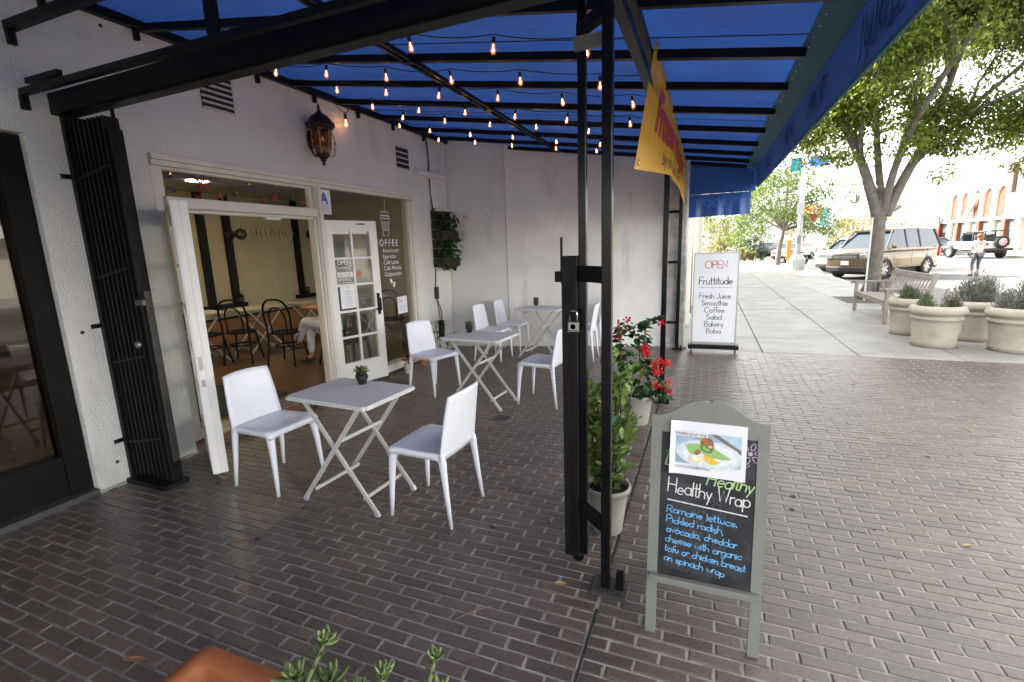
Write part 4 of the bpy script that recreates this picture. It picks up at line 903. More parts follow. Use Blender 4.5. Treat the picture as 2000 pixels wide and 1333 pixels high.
b = B(); L_tips = []
for k in range(20):
    a = rp.uniform(0, 2*pi); rr = rp.uniform(.02, .17); hh = rp.uniform(.55, 1.08); e = Vector((rr*cos(a)-.03, rr*sin(a), hh)); s0 = Vector((rp.uniform(-.04, .04), rp.uniform(-.04, .04), .24)); mid = s0.lerp(e, .5)+Vector((rr*.3*cos(a), rr*.3*sin(a), .03))
    P = path(s0, mid, e); b.tube(P, .0045, 5)
    for i in range(2, len(P)):
        for _ in range(2): L_tips.append((P[i], a+rp.uniform(-2.6, 2.6), .25+.9*(i/len(P))))
    for j in range(5): L_tips.append((P[-1], a+j*1.3, .7))
b.obj('stem', stemm, pa)
for p, a, el in rp.sample(L_tips, min(len(L_tips), 295)):
    d = (cos(a)*cos(el), sin(a)*cos(el), sin(el)); o = put('leaf', rp.choice((la, la, la2, la3)), pa); o.matrix_local = orient(p, d, rp.uniform(-.6, .6), rp.uniform(.95, 1.5))
b = B()
for _ in range(420):
    p, a, el = rp.choice(L_tips); p = p+Vector((rp.uniform(-.05, .05), rp.uniform(-.05, .05), rp.uniform(-.09, .03))); a += rp.uniform(-1, 1); T_ = orient(p, (cos(a)*cos(el), sin(a)*cos(el), sin(el)), rp.uniform(-.6, .6), rp.uniform(.7, 1.2))
    b.add([T_ @ Vector(v) for v in ((0, 0, 0), (.016, .022, .004), (.012, .045, 0), (0, .06, -.008), (-.012, .045, 0), (-.016, .022, .004))], [(0, 1, 2, 3), (0, 3, 4, 5)], 0, True)
b.obj('foliage', lgreen, pa, kind='stuff')
for k, (x, y, z) in enumerate(((-.02, -.07, .78), (.05, -.02, .58))):
    for j in range(5): a = j*1.256; o = put('petal', leaf_mesh('petal', .03, .02, M('cream_petal', (.7, .5, .3), .5, transl=.3), .2, .3) if k == 0 and j == 0 else bpy.data.meshes['petal'], pa); o.matrix_local = orient((x, y, z), (cos(a), sin(a), .7), 0, 1)
pb = thing('flowering_vine', 'red flowered vine climbing a small wooden trellis in a pale round pot', 'potted plant', (-.54, 4.33, 0)); pot(pb, .142, .28)
lb_ = leaf_mesh('leaf', .06, .042, dgreen, .25, .3); lb2 = leaf_mesh('leaf', .055, .036, green, .25, .3)
wood = M('trellis_wood', (.36, .17, .07), .6, var=.2, scale=9)
b = B(); b.bar((-.10, -.03, .2), (-.17, -.05, .96), .03, .018); b.bar((-.16, -.05, .86), (-.02, -.02, .90), .024, .014); b.bar((0, 0, .2), (.06, .0, .86), .024, .014); b.bar((-.14, -.04, .55), (.05, 0, .52), .022, .012); b.obj('trellis', wood, pb)
pts = []
for k in range(245):
    z = rp.uniform(.27, .93); w = .13*(1-.25*abs(z-.5)/.45)+.02; a = rp.uniform(0, 2*pi); r = w*sqrt(rp.uniform(.15, 1)); cx_ = -.03-.06*(z-.3)+(.10*max(0, .62-z)/.4)
    pts.append(((cx_+r*cos(a), r*sin(a)*.9, z), (cos(a), sin(a), rp.uniform(-.5, .5))))
for k in range(18): t_ = k/18; pts.append(((.02+.16*t_, .0, .88+.10*t_+.02*sin(k)), (rp.uniform(-1, 1), rp.uniform(-1, 1), .3)))
for k in range(30): pts.append(((.12+.12*rp.random(), rp.uniform(-.1, .05), rp.uniform(.25, .42)), (1, rp.uniform(-1, .4), rp.uniform(-.6, .5))))
scatter(pb, lb_, pts[::2]+pts[1::4], rp, 1.0, 1.6); scatter(pb, lb2, pts[3::4], rp, 1.0, 1.6)
b = B(); b.tube(path((0, 0, .25), (.03, .01, .6), (-.05, 0, .9)), .005, 5); b.tube(path((0, 0, .85), (.08, 0, .93), (.19, .0, .985)), .003, 5); b.tube(path((.03, 0, .28), (.14, -.02, .36), (.22, -.03, .33)), .003, 5); b.obj('stem', stemm, pb)
q = B()
for j in range(5):
    a = j*2*pi/5; c_, s_ = cos(a), sin(a); t_ = cos(a+.75), sin(a+.75)
    q.add([(0, 0, 0), (.012*c_, .012*s_, .022), (.034*c_-.012*s_, .034*s_+.012*c_, .028), (.040*c_+.006*s_, .040*s_-.006*c_, .024), (.026*c_+.014*s_, .026*s_-.014*c_, .024)], [(0, 1, 2, 3, 4)])
q.tube([(0, 0, -.04), (0, 0, -.015), (0, 0, .004)], [.003, .006, .010], 6); flm = q.mesh('flower', petal)
for x, y, z in ((-.09, -.06, .95), (.09, -.10, .73), (.06, -.12, .71), (.085, -.11, .69), (.20, -.06, .60), (.23, -.05, .58), (.17, -.10, .55), (.19, -.08, .52), (.25, -.02, .57), (.16, -.12, .40), (.26, -.06, .42), (.27, -.05, .33), (.23, -.07, .36), (-.16, -.07, .80), (.21, -.02, .93), (.15, -.1, .58), (.16, -.11, .50), (.09, -.12, .68)):
    o = put('flower', flm, pb); o.matrix_local = Matrix.Translation((x, y, z)) @ Euler((rp.uniform(.5, 1.5), rp.uniform(-.5, .5), rp.uniform(-.8, .8))).to_matrix().to_4x4()
fp = thing('fallen_flower', 'red trumpet blossom fallen on the bricks beside the flowering vine pot', 'flower', (-.67, 4.33, .012))
put('petals', flm, fp, rot=(1.2, .3, .4)); put('petals', flm, fp, loc=(.03, .01, 0), rot=(1.4, -.5, 2))
# hanging planter on the wall by the corner
wp = thing('wall_planter', 'dark slatted wooden planter full of red and green leaves hung on the white wall', 'planter', (-3.93, 6.86, 1.34)); wd = M('weathered_wood', (.035, .02, .013), .8, var=.35, scale=14)
for k in range(6):
    b = B(); b.box((-.015, -.27, .02+k*.145), (.02, .27, .155+k*.145), bev=.004); b.obj('slat', wd, wp)
for z in (.02, .43):
    b = B(); b.box((.021, -.26, z), (.17, .26, z+.015)); b.box((.155, -.26, z+.016), (.17, .26, z+.14)); b.box((.021, -.26, z+.016), (.154, -.245, z+.14)); b.box((.021, .245, z+.016), (.154, .26, z+.14)); b.obj('trough', wd, wp)
pts = []
for k in range(262):
    lvl = rp.choice((.17, .60)); a = rp.uniform(-1.4, 1.4); pts.append(((.02+.14*rp.random()**1.6, rp.uniform(-.29, .28), lvl+rp.uniform(-.17, .28)), (rp.uniform(.2, 1), rp.uniform(-.8, .8), rp.uniform(-.9, .7)), lvl))
mk = {k: leaf_mesh('leaf', .07, .042, m, .2, .3) for k, m in (('d', dgreen), ('g', green), ('r', redl), ('o', orl))}
for p, d, lvl in pts:
    k = ('r' if p[1] < .12 else 'o') if lvl > .4 and p[2] > .62 and rp.random() < .4 else rp.choice('ddg'); o = put('leaf', mk[k], wp); o.matrix_local = orient(p, d, rp.uniform(-.6, .6), rp.uniform(1.0, 1.7))
for k in range(26): o = put('leaf', mk[rp.choice('od')], wp); o.matrix_local = orient((.18+.12*rp.random(), .26+.1*rp.random(), .42+rp.random()*.45), (1, .6, rp.uniform(-.8, .3)), 0, rp.uniform(.7, 1.1))
# croton and vine at the foot of the window
cr = thing('croton_pot', 'small orange leaved croton in a white pot under the cafe window', 'potted plant', (-3.70, 5.36, 0))
b = B(); b.lathe([(.045, 0), (.065, .12), (.07, .13), (.06, .13), (.055, .11), (.001, .105)], 16, cap=False); b.obj('pot', M('white_ceramic', (.7, .7, .68), .3), cr)
lo_ = leaf_mesh('leaf', .13, .04, orl, .3, .3)
for k in range(46): a = k*2.4; o = put('leaf', rp.choice((lo_, lo_, mk['d'])), cr); o.matrix_local = orient((.02*cos(a), .02*sin(a), .12+.14*rp.random()), (cos(a), sin(a), rp.uniform(.2, 1.4)), 0, rp.uniform(.6, 1.1))
tp = thing('terracotta_pot', 'tiny orange clay pot on the bricks beside the croton', 'pot', (-3.74, 5.78, 0)); b = B(); b.lathe([(.03, 0), (.045, .06), (.05, .062), (.05, .08), (.04, .08), (.038, .03), (.001, .03)], 14, cap=False); b.obj('shell', M('clay', (.45, .13, .05), .8), tp)
for k, (x, y, n, lbv, hh) in enumerate(((-3.88, 6.42, 40, 'thin green vine creeping up the wall below the plug box', .55), (-3.86, 6.78, 30, 'dark seedlings sprouting at the foot of the white corner wall', .28))):
    v = thing('creeping_vine', lbv, 'plant', (x, y, 0)); b = B()
    for j in range(5): P = path((0, j*.05-.1, 0), (.02, j*.06-.12, hh*.5), (.0+.02*j % .03, j*.08-.16, hh*rp.uniform(.7, 1.1))); b.tube(P, .003, 4)
    b.obj('stem', stemm, v); ml = mk['g'] if k == 0 else mk['d']
    for j in range(n): o = put('leaf', ml, v); o.matrix_local = orient((rp.uniform(0, .05), rp.uniform(-.18, .22), hh*rp.uniform(.15, 1.05)), (rp.uniform(.1, 1), rp.uniform(-1, 1), rp.uniform(-.5, .7)), 0, rp.uniform(.5, .9))
# terracotta trough with succulents at the camera's feet
tc = thing('terracotta_trough', 'weathered orange terracotta trough with trailing succulents in the near foreground', 'planter', (-.93, .645, .012)); terra = M('terracotta', (.34, .10, .033), .7, var=.2, scale=5, bump=.15, bscale=120, stain=(.30, .20, .155), stain_scale=6, stain_lo=.56, stain_hi=.75)
b = B(); bx = bmesh.new()
for z, sx_, sy_ in ((0, .45, .15), (.29, .53, .215), (.295, .56, .245), (.345, .565, .25), (.36, .55, .235), (.36, .50, .185), (.345, .49, .175), (.27, .47, .16)):
    pass
R = []
for z, sx_, sy_ in ((0, .45, .15), (.29, .53, .215), (.295, .56, .245), (.345, .565, .25), (.36, .552, .237), (.36, .505, .19), (.345, .495, .18), (.27, .47, .16)):
    rr = .03; pp = []
    for cx_, cy_, a0 in ((1, 1, 0), (-1, 1, 90), (-1, -1, 180), (1, -1, 270)):
        for k in range(5): a = radians(a0+k*22.5); pp.append((cx_*(sx_-rr)+rr*cos(a), cy_*(sy_-rr)+rr*sin(a), z))
    R.append(pp)
b.ring(R, cap=False); b.obj('trough', terra, tc)
b = B(); b.box((-.48, -.17, .25), (.48, .17, .29)); b.obj('soil', soil, tc)
def stalk(x0, y0, x1, y1, z1, proto, n, sz, lean=(0, 0)):
    P = path((x0, y0, .28), ((x0+x1)/2, (y0+y1)/2-.01, (.28+z1)/2), (x1, y1, z1)); b = B(); b.tube(P, .006, 6); b.obj('stem', M('succulent_stem', (.14, .17, .07), .6), tc)
    for i in range(1, len(P)):
        for k in range(n):
            a = i*1.9+k*2*pi/n; el = .35+.5*i/len(P); o = put('leaf', proto, tc); o.matrix_local = orient(P[i], (cos(a)*cos(el), sin(a)*cos(el), sin(el)), 0, .72*sz*rp.uniform(.8, 1.15)*(1-.3*i/len(P)))
    d = P[-1]-P[-2]; rosette(tc, fl3, P[-1], d, 6, rp, sz*.66, .6, 3)
stalk(-.08, .06, .05, .16, .62, fl2, 4, .062); stalk(.30, .1, .37, .18, .66, fl2, 4, .046); stalk(-.02, .05, -.01, .1, .50, fl2, 4, .06); stalk(.26, .02, .24, .15, .60, fl1, 4, .055); stalk(.34, .05, .34, .14, .57, fl2, 4, .055); stalk(.2, .1, .14, .17, .50, fl2, 4, .05)
for x, y, z, s_ in ((-.06, .15, .50, .075), (.02, .19, .47, .085), (-.13, .12, .41, .07), (.36, .2, .56, .055), (.08, .2, .42, .08), (-.02, .2, .41, .085), (.18, .19, .44, .06)):
    rosette(tc, fl3 if z > .48 else fl1, (x, y, z-.02), (rp.uniform(-.3, .3), -.3, 1), 6, rp, s_*.82, .35, 3); b = B(); b.tube([(x, y-.02, .28), (x, y, z)], .006, 5); b.obj('stem', stemm, tc)
for x, y in ((-.38, .0), (-.3, -.05)): rosette(tc, fl1, (x, y, .33), (0, 0, 1), 6, rp, .06, .35, 3)
# ------------------------------------------------------------------ chalkboard
ab = thing('chalkboard_sign', 'grey framed A-board with blue and white chalk writing about a healthy wrap', 'chalkboard', (.034, 1.845, 0)); sage = M('sage_grey_paint', (.20, .208, .185), .5, var=.06, scale=20, bump=.08, bscale=80)
k_ = .12; ny_ = Vector((0, k_, 1)).normalized(); TA = mat_from((0, 0, 0), (1, 0, 0), ny_)      # local: x right, y up the board, z toward the viewer
TA2 = mat_from((0, .48, 0), (1, 0, 0), Vector((0, -.34, 1)).normalized())
hw = .217
def crest(x):
    u = abs(x)/hw; return .935+.075*(.5+.5*cos(pi*min(1, (u-.12)/.80)) if u > .12 else 1)-(.012*(1-u/.05) if u < .05 else 0)
topo = [(x, crest(x)) for x in [-hw+2*hw*i/36 for i in range(37)]]
def panel(T, th, nm):
    b = B()
    for x0 in (-hw, hw-.041): b.box((x0, 0, -th), (x0+.041, .898, 0), T=T, bev=.0)
    b.obj('leg', sage, ab) if False else None
    o = b
    q = B(); poly = [(-hw, .898)]+[(x, z) for x, z in topo]+[(hw, .898)]
    n = len(poly); q.add([T @ Vector((x, y, 0)) for x, y in poly]+[T @ Vector((x, y, -th)) for x, y in poly], [list(range(n))[::-1], list(range(n, 2*n))]+[[i, (i+1) % n, n+(i+1) % n, n+i] for i in range(n)])
    return o, q
for T_, nm in ((TA, 'front'), (TA2, 'rear')):
    for x0 in (-hw, hw-.041): q = B(); q.box((x0, 0.0, -.018), (x0+.041, .898, 0), T=T_); q.obj('leg', sage, ab)
    o, q = panel(T_, .018, nm); q.obj('crest_board', sage, ab)
q = B(); q.box((-hw+.0415, .265, -.012), (hw-.0415, .8975, -.004), T=TA); q.obj('slate', M('chalk_slate', (.012, .014, .017), .6, var=.5, scale=8, stain=(.06, .065, .07), stain_scale=8, stain_lo=.48, stain_hi=.85), ab)
q = B(); q.box((-hw+.0415, .265, -.0115), (hw-.0415, .8975, -.0125), T=TA2); q.obj('rear_slate', blackp, ab)
q = B(); q.box((-hw+.01, .225, -.017), (hw-.01, .262, .002), T=TA); q.box((-hw+.012, .250, .0022), (hw-.008, .266, .026), T=TA); q.obj('chalk_ledge', sage, ab)
q = B(); q.box((-hw+.0415, .87, -.004), (hw-.0415, .8978, -.001), T=TA); q.obj('top_rail', sage, ab)
q = B(); q.box((-.19, .91, -.022), (.19, .93, -.019), T=TA); q.obj('hinge', steel, ab)
chw = M('chalk_white', (.70, .70, .70), .9, var=.2, scale=120); chb = M('chalk_blue', (.16, .44, .74), .9, var=.25, scale=120); chg = M('chalk_green', (.42, .62, .30), .9, var=.2, scale=120); chp = M('chalk_pink', (.55, .42, .58), .9, var=.2, scale=120); chd = M('chalk_ghost', (.05, .055, .065), .9, var=.3, scale=60)
def chalk(s, x, y, size, w, m, rot=0., ghost=0, **kw): return stroke_text(s, size, w, m, TA @ Matrix.Translation((x, y, -.0034 if ghost else (-.0028 if m is not chg else -.0031))) @ Matrix.Rotation(rot, 4, 'Z'), ab, **kw)
chalk('Healthy Wrap', -.146, .62, .058, .0045, chw, -.06, jit=.05, width=.305, seed=2)
q = B(); stroke_mesh(q, [(-.145, .588), (0, .577), (.152, .566)], .005); q.v = [tuple(TA @ Vector((x, y, -.003))) for x, y, z in q.v]; q.obj('lettering', chw, ab)
for i, (s, sc) in enumerate((('Romaine lettuce,', .265), ('Pickled radish,', .218), ('avocado, cheddar', .265), ('cheese with organic', .288), ('tofu or chicken breast', .305), ('on spinach wrap', .232))):
    chalk(s, -.146+.003*(i == 2)-.001*i, .535-.0415*i, .0285, .0036, chb, -.07-.006*i, jit=.07, width=sc, seed=5+i)
chalk('Healthy', .0, .672, .055, .005, chg, -.06, jit=.05, slant=.2, width=.165, seed=4)
chalk('D', -.158, .735, .07, .006, chg, -.25); chalk('I', -.135, .83, .06, .006, chp, .05)
for k in range(4): chalk('. .', -.155+.01*k, .79+.006*(k % 2), .05, .005, chg)
q = B()
for k in range(6): a = k*pi/3+.2; stroke_mesh(q, [(.152+.011*cos(a)+.0+.019*cos(a+.0)*0+.02*cos(a)*.5+.014*cos(t)*cos(a)-.008*sin(t)*sin(a)+.008*cos(a), .815+.011*sin(a)+.02*sin(a)*.5+.014*cos(t)*sin(a)+.008*sin(t)*cos(a)+.008*sin(a)) for t in [2*pi*j/12 for j in range(13)]], .003)
stroke_mesh(q, [(.152+.005*cos(t), .815+.005*sin(t)) for t in [2*pi*j/8 for j in range(9)]], .007); stroke_mesh(q, [(.150, .785), (.143, .775), (.152, .77), (.142, .76)], .0025)
q.v = [tuple(TA @ Vector((x, y, -.003))) for x, y, z in q.v]; q.obj('chalk_flower', chp, ab)
for i in range(7): chalk('chicken organic tofu'[i:], -.145+.01*(i % 3), .30+.05*i, .05, .006, chd, -.02, ghost=1, jit=.1, width=.2, seed=20+i)
# printed flyer clipped to it
fy = thing('printed_flyer', 'white flyer with a food photo stuck over the top of the chalkboard', 'flyer', (.034, 1.845, 0)); TF = TA @ Matrix.Translation((-.143, .705, .004)) @ Matrix.Rotation(-.008, 4, 'Z')
def fq(nm, m, boxes, z0=.0012):
    q = B(); 
    for x0, y0, x1, y1 in boxes: q.box((x0, y0, z0-.0004), (x1, y1, z0), T=TF)
    return q.obj(nm, m, fy)
b = B(); vs = []
for i in range(13):
    x = .28*i/12
    for j in range(5): vs.append(TF @ Vector((x, .218*j/4, .010*max(0, 1-x/.05)**2+.004*max(0, (x-.2)/.08)**2*(1-j/4))))
b.add(vs, [(i*5+j, (i+1)*5+j, (i+1)*5+j+1, i*5+j+1) for i in range(12) for j in range(4)], 0, True); b.obj('sheet', paper, fy)
def el(cx_, cy_, rx, ry, rot=0, n=20, a0=0, a1=360): return [(cx_+rx*cos(t)*cos(rot)-ry*sin(t)*sin(rot), cy_+rx*cos(t)*sin(rot)+ry*sin(t)*cos(rot)) for t in [radians(a0+(a1-a0)*i/n) for i in range(n)]]
def poly(nm, col, pts, z, var=.15): q = B(); q.add([TF @ Vector((x, y, z)) for x, y in pts], [list(range(len(pts)))]); return q.obj(nm, M('print_'+col[0], col[1], .5, var=var, scale=90), fy)
fq('photo_print', M('print_bluegrey', (.34, .46, .56), .5, var=.35, scale=14), [(.022, .047, .262, .175)], .0046)
poly('photo_print', ('brown', (.20, .15, .13)), [(.15, .175), (.175, .175), (.262, .12), (.262, .105)], .0049); poly('photo_print', ('sky', (.45, .62, .70)), [(.18, .175), (.262, .175), (.262, .125)], .0049)
poly('photo_print', ('plate', (.66, .72, .76)), el(.145, .092, .122, .056, -.06), .0052); poly('photo_print', ('plate_rim', (.74, .80, .82)), el(.145, .094, .10, .043, -.06), .0055)
poly('photo_print', ('wrap_green', (.30, .50, .16)), [(.06, .115), (.068, .128), (.12, .135), (.13, .12), (.105, .085), (.075, .09)], .0058); poly('photo_print', ('wrap_green', (.30, .50, .16)), [(.108, .155), (.13, .168), (.15, .16), (.165, .12), (.225, .086), (.215, .078), (.165, .08), (.12, .095)], .0060)
poly('photo_print', ('wrap_fill', (.30, .13, .06)), el(.138, .132, .025, .03, .2), .0063, .6); poly('photo_print', ('salad', (.10, .22, .05)), el(.135, .115, .024, .014, -.4), .0066, .5); poly('photo_print', ('wrap_fill', (.30, .13, .06)), el(.105, .098, .014, .009, .6), .0066, .6)
for cx_, cy_, c_ in ((.128, .142, ('tomato', (.48, .12, .06))), (.146, .145, ('tomato', (.48, .12, .06))), (.15, .125, ('chicken', (.66, .50, .33))), (.14, .112, ('lettuce', (.34, .52, .14))), (.128, .118, ('lettuce', (.34, .52, .14)))): poly('photo_print', c_, el(cx_, cy_, .008, .006, cx_*40), .0069)
poly('photo_print', ('lemon_pale', (.78, .70, .36)), el(.103, .082, .029, .026, 0, 14, 180, 372), .0072); poly('photo_print', ('lemon', (.80, .52, .05)), el(.158, .08, .03, .025, -.35, 14, 170, 372), .0072); poly('photo_print', ('lemon_flesh', (.84, .80, .62)), el(.103, .082, .023, .019, 0, 12, 180, 370), .0075)
fq('title_strip', paper, [(.022, .160, .140, .178)], .0078)
text('Healthy green wrap', .0175, blackp, TF @ Matrix.Translation((.026, .164, .0086)), fy, sx=.78)
fq('lettering', M('grey_print', (.3, .3, .33), .6), [(.022, .034, .152, .036), (.022, .028, .150, .030), (.10, .031, .112, .0325)], .0046)
# ------------------------------------------------------------------ rolling light box sign
ps = thing('poster_stand', 'tall white menu sign headed OPEN on a wheeled black base by the pavement', 'sign', (.13, 7.6, 0)); PT = Matrix.Rotation(radians(1.5), 4, 'Z'); silver = M('sign_silver', (.42, .42, .40), .35, metal=.6, var=.05)
def pb_(nm, m, a, e): q = B(); q.box(a, e, T=PT); return q.obj(nm, m, ps)
pb_('base', blackm, (-.345, -.085, .055), (.345, .085, .115)); pb_('panel', M('sign_white', (.78, .80, .84), .5, var=.02), (-.288, -.03, .155), (.288, -.022, 1.44))
pb_('frame', silver, (-.305, -.034, .125), (-.2885, .04, 1.455)); pb_('frame', silver, (.2885, -.034, .125), (.305, .04, 1.455)); pb_('frame', silver, (-.288, -.034, 1.4405), (.288, .04, 1.46)); pb_('frame', silver, (-.288, -.034, .116), (.288, .04, .1545)); pb_('back_panel', silver, (-.288, -.02, .155), (.288, .038, 1.44))
for x in (-.3, .3):
    q = B(); q.lathe([(.008, -.012), (.026, -.012), (.026, .012), (.008, .012)], 14); q.v = [tuple(PT @ Vector((x+v[2], -.05+v[0], .027+v[1]))) for v in q.v]; q.obj('caster', M('caster_red', (.16, .05, .04), .5), ps)
def pst(s, z, size, w, m=blackp, sx=1, tr=1): return stroke_text(s, size, w, m, PT @ mat_from((0, -.0312, z), (1, 0, 0), (0, 0, 1)), ps, align='C', sx=sx, track=tr)
pst('OPEN', 1.235, .105, .0105, redp, 1.0, 1.0); pst('Fruttitude', 1.005, .105, .0105)
q = B(); q.box((-.23, -.0312, .958), (.23, -.0306, .962), T=PT); q.obj('lettering', blackp, ps)
for i, s in enumerate(('Fresh Juice', 'Smoothie', 'Coffee', 'Salad', 'Bakery', 'Boba')): pst(s, .80-.103*i, .078, .0078, blackp, 1.05, 1.06)
# ------------------------------------------------------------------ leaves lying on the paving
dry = M('dry_leaf', (.38, .19, .09), .7, var=.3, scale=40); dry2 = M('yellow_leaf', (.42, .30, .10), .7, var=.3, scale=40)
for x, y, s_, m, lb in ((-3.80, 1.86, .085, dry, 'brown curled leaf lying at the foot of the white pillar by the dark shop door'), (-2.44, 1.76, .055, dry, 'small brown leaf on the dark bricks in front of the chair by the door'), (-2.09, 1.0, .085, dry, 'tan curled leaf on the dark bricks left of the terracotta trough'), (-.63, 2.0, .06, dry2, 'pale dry leaf on the bricks beside the gate post base'), (-1.78, 2.43, .03, dry, 'orange scrap of leaf under the front table'), (2.1, 4.9, .06, dry2, 'yellow leaf on the bricks well right of the chalkboard'), (1.35, 3.0, .05, dry2, 'yellow green leaf on the sunlit side bricks, nearest the right edge'), (1.6, 6.2, .06, dry, 'brown leaf on the bricks before the round planters'), (2.6, 6.4, .06, dry2, 'pale leaf on the bricks in front of the rightmost planter'), (.9, 4.2, .04, dry2, 'tiny pale leaf on the bricks between chalkboard and planters')):
    v = put('fallen_leaf', leaf_mesh('leaf_blade', s_, s_*.42, m, .25, -.06), None, lb, 'leaf', 'dry leaves on the paving', loc=(x, y, .004), rot=(0, .08, rp.uniform(0, 6)))
for x0, y0, x1, y1, lb in ((-.98, 1.62, -.86, 1.75, 'thin pale straw on the dark bricks before the gate post'), (.62, 1.62, .75, 1.52, 'thin dark twig on the paving right of the chalkboard')):
    b = B(); b.tube(path((0, 0, .004), ((x1-x0)*.5, (y1-y0)*.6, .008), (x1-x0, y1-y0, .004)), .0018, 4); b.obj('twig', M('twig', (.2, .15, .1) if x0 < 0 else (.03, .02, .015), .8), None, lb, 'twig', loc=(x0, y0, 0))
# ------------------------------------------------------------------ round planters on the pavement
rq = random.Random(21)
plm = M('cast_stone', (.36, .335, .27), .75, var=.08, scale=5, bump=.2, bscale=110, stain=(.25, .21, .15), stain_scale=4, stain_lo=.5, stain_hi=.75)
tuft = {k: M('herb_'+k, c, .6, var=.3, scale=18, island=.4, transl=.2) for k, c in (('grey', (.19, .205, .165)), ('green', (.125, .165, .08)), ('dull', (.17, .15, .10)), ('mauve', (.20, .175, .175)))}
def herbs(t, clumps):
    bs = {}
    for cx_, cy_, cz_, r, h, key, n in clumps:
        b = bs.setdefault(key, B())
        for k in range(n):
            a = rq.uniform(0, 2*pi); el = rq.uniform(.1, 1.5); d = Vector((cos(a)*cos(el), sin(a)*cos(el), sin(el)*h/r)); p = Vector((cx_, cy_, cz_))+d*r*rq.uniform(.35, 1.0)
            q = (d+Vector((rq.uniform(-.6, .6), rq.uniform(-.6, .6), rq.uniform(.0, .9)))).normalized(); s = q.cross(Vector((rq.uniform(-1, 1), rq.uniform(-1, 1), rq.uniform(-1, 1)))).normalized()*.0055; l = rq.uniform(.02, .045)
            b.add([p-s, p+s, p+q*l+s*.5, p+q*l-s*.5], [(0, 1, 2, 3)])
    for key, b in bs.items(): b.obj('foliage', tuft[key], t)
def planter(x, y, r, lb, clumps):
    t = thing('round_planter', lb, 'planter', (x, y, 0), 0, 'round stone planters on the pavement'); k = r/.42; h = .60
    b = B(); b.lathe([(.29*k, .0), (.325*k, .0), (.325*k, .035), (.335*k, .05), (.335*k, .07), (.33*k, .085), (.365*k, .35), (.375*k, .40), (.392*k, .405), (.396*k, .42), (.39*k, .435), (.376*k, .44), (.38*k, .475), (.41*k, .48), (.432*k, .505), (.435*k, .53), (.42*k, .565), (.39*k, .592), (.35*k, .60), (.33*k, .59), (.31*k, .54), (.30*k, .50)], 40, cap=False); b.obj('pot', plm, t)
    b = B(); b.lathe([(.001, .53), (.31*k, .525)], 24, cap=False); b.obj('soil', soil, t)
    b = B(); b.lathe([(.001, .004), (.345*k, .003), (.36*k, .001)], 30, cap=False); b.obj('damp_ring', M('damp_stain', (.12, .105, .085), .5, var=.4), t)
    herbs(t, [(c[0]*k, c[1]*k, c[2], c[3]*k, c[4]*1.1, c[5], c[6]) for c in clumps])
planter(3.14, 8.73, .325, 'pale round stone planter in front, low grey-green herbs with a gap between', [(-.2, -.02, .53, .14, .2, 'green', 700), (-.16, .06, .55, .14, .2, 'grey', 400), (.22, .0, .52, .15, .17, 'green', 500), (.13, .05, .52, .1, .28, 'mauve', 160), (.24, -.05, .52, .1, .2, 'dull', 300)])
planter(3.14, 9.74, .30, 'pale round stone planter beside the bench, half hidden behind the front one', [(-.05, 0, .53, .17, .23, 'green', 800), (.1, .05, .52, .14, .2, 'grey', 500), (-.1, .1, .53, .12, .25, 'dull', 300)])
planter(3.81, 9.38, .33, 'pale round stone planter at the back with a wide lavender bush', [(-.1, 0, .55, .30, .32, 'grey', 1500), (.2, .05, .55, .28, .36, 'grey', 1300), (0, 0, .6, .33, .40, 'mauve', 500), (.1, .0, .53, .25, .3, 'green', 600)])
planter(3.96, 8.55, .33, 'pale round stone planter at the right edge with dark shrubby herbs', [(-.15, 0, .53, .24, .28, 'grey', 900), (.1, .05, .54, .26, .40, 'green', 1400), (-.22, .02, .53, .16, .22, 'mauve', 300), (.05, -.1, .52, .2, .25, 'dull', 600)])
# ------------------------------------------------------------------ teak bench
bn = thing('park_bench', 'weathered silver-grey slatted wooden bench facing the cafe from beside the street tree', 'bench', (3.1, 11.75, 0)); tk = M('weathered_teak', (.27, .24, .205), .75, var=.16, scale=9, bump=.3, bscale=60)
def bb(nm, *bx): 
    b = B()
    for bx_ in bx:
        if len(bx_) == 2: b.box(*bx_, bev=.006)
        else: b.bar(bx_[0], bx_[1], bx_[2], bx_[3], up=bx_[4])
    return b.obj(nm, tk, bn)
for y in (-1.0, 1.0):
    bb('front_leg', ((-.03, y-.03, 0), (.035, y+.03, .62))); bb('rear_leg', ((.55, y, 0), (.55, y, .40), .06, .07, (1, 0, 0)), ((.55, y, .40), (.70, y, .92), .06, .07, (1, 0, 0)))
    bb('armrest', ((-.09, y-.04, .62), (.62, y+.04, .655))); bb('side_rail', ((.036, y-.02, .33), (.52, y+.02, .40)))
    b = B(); b.lathe([(.001, -.04), (.035, -.04), (.035, .04), (.001, .04)], 12); b.v = [(-.08+v[0], y+v[2], .625+v[1]) for v in b.v]; b.obj('arm_scroll', tk, bn)
for k in range(7): bb('seat_slat', ((-.02+k*.078, -.965, .405-.004*k), (.048+k*.078, .965, .427-.004*k)))
bb('front_rail', ((-.02, -.97, .33), (.015, .97, .40))); bb('top_rail', ((.675, -.968, .85), (.685, .968, .85), .10, .04, (1, 0, .0))) if False else bb('top_rail', ((.655, -.968, .80), (.70, .968, .90)))
bb('lower_rail', ((.565, -.968, .44), (.60, .968, .50)))
for k in range(13):
    y = -.9+k*.15; bb('back_slat', ((.585, y, .49), (.675, y, .81), .05, .016, (1, 0, 0)))
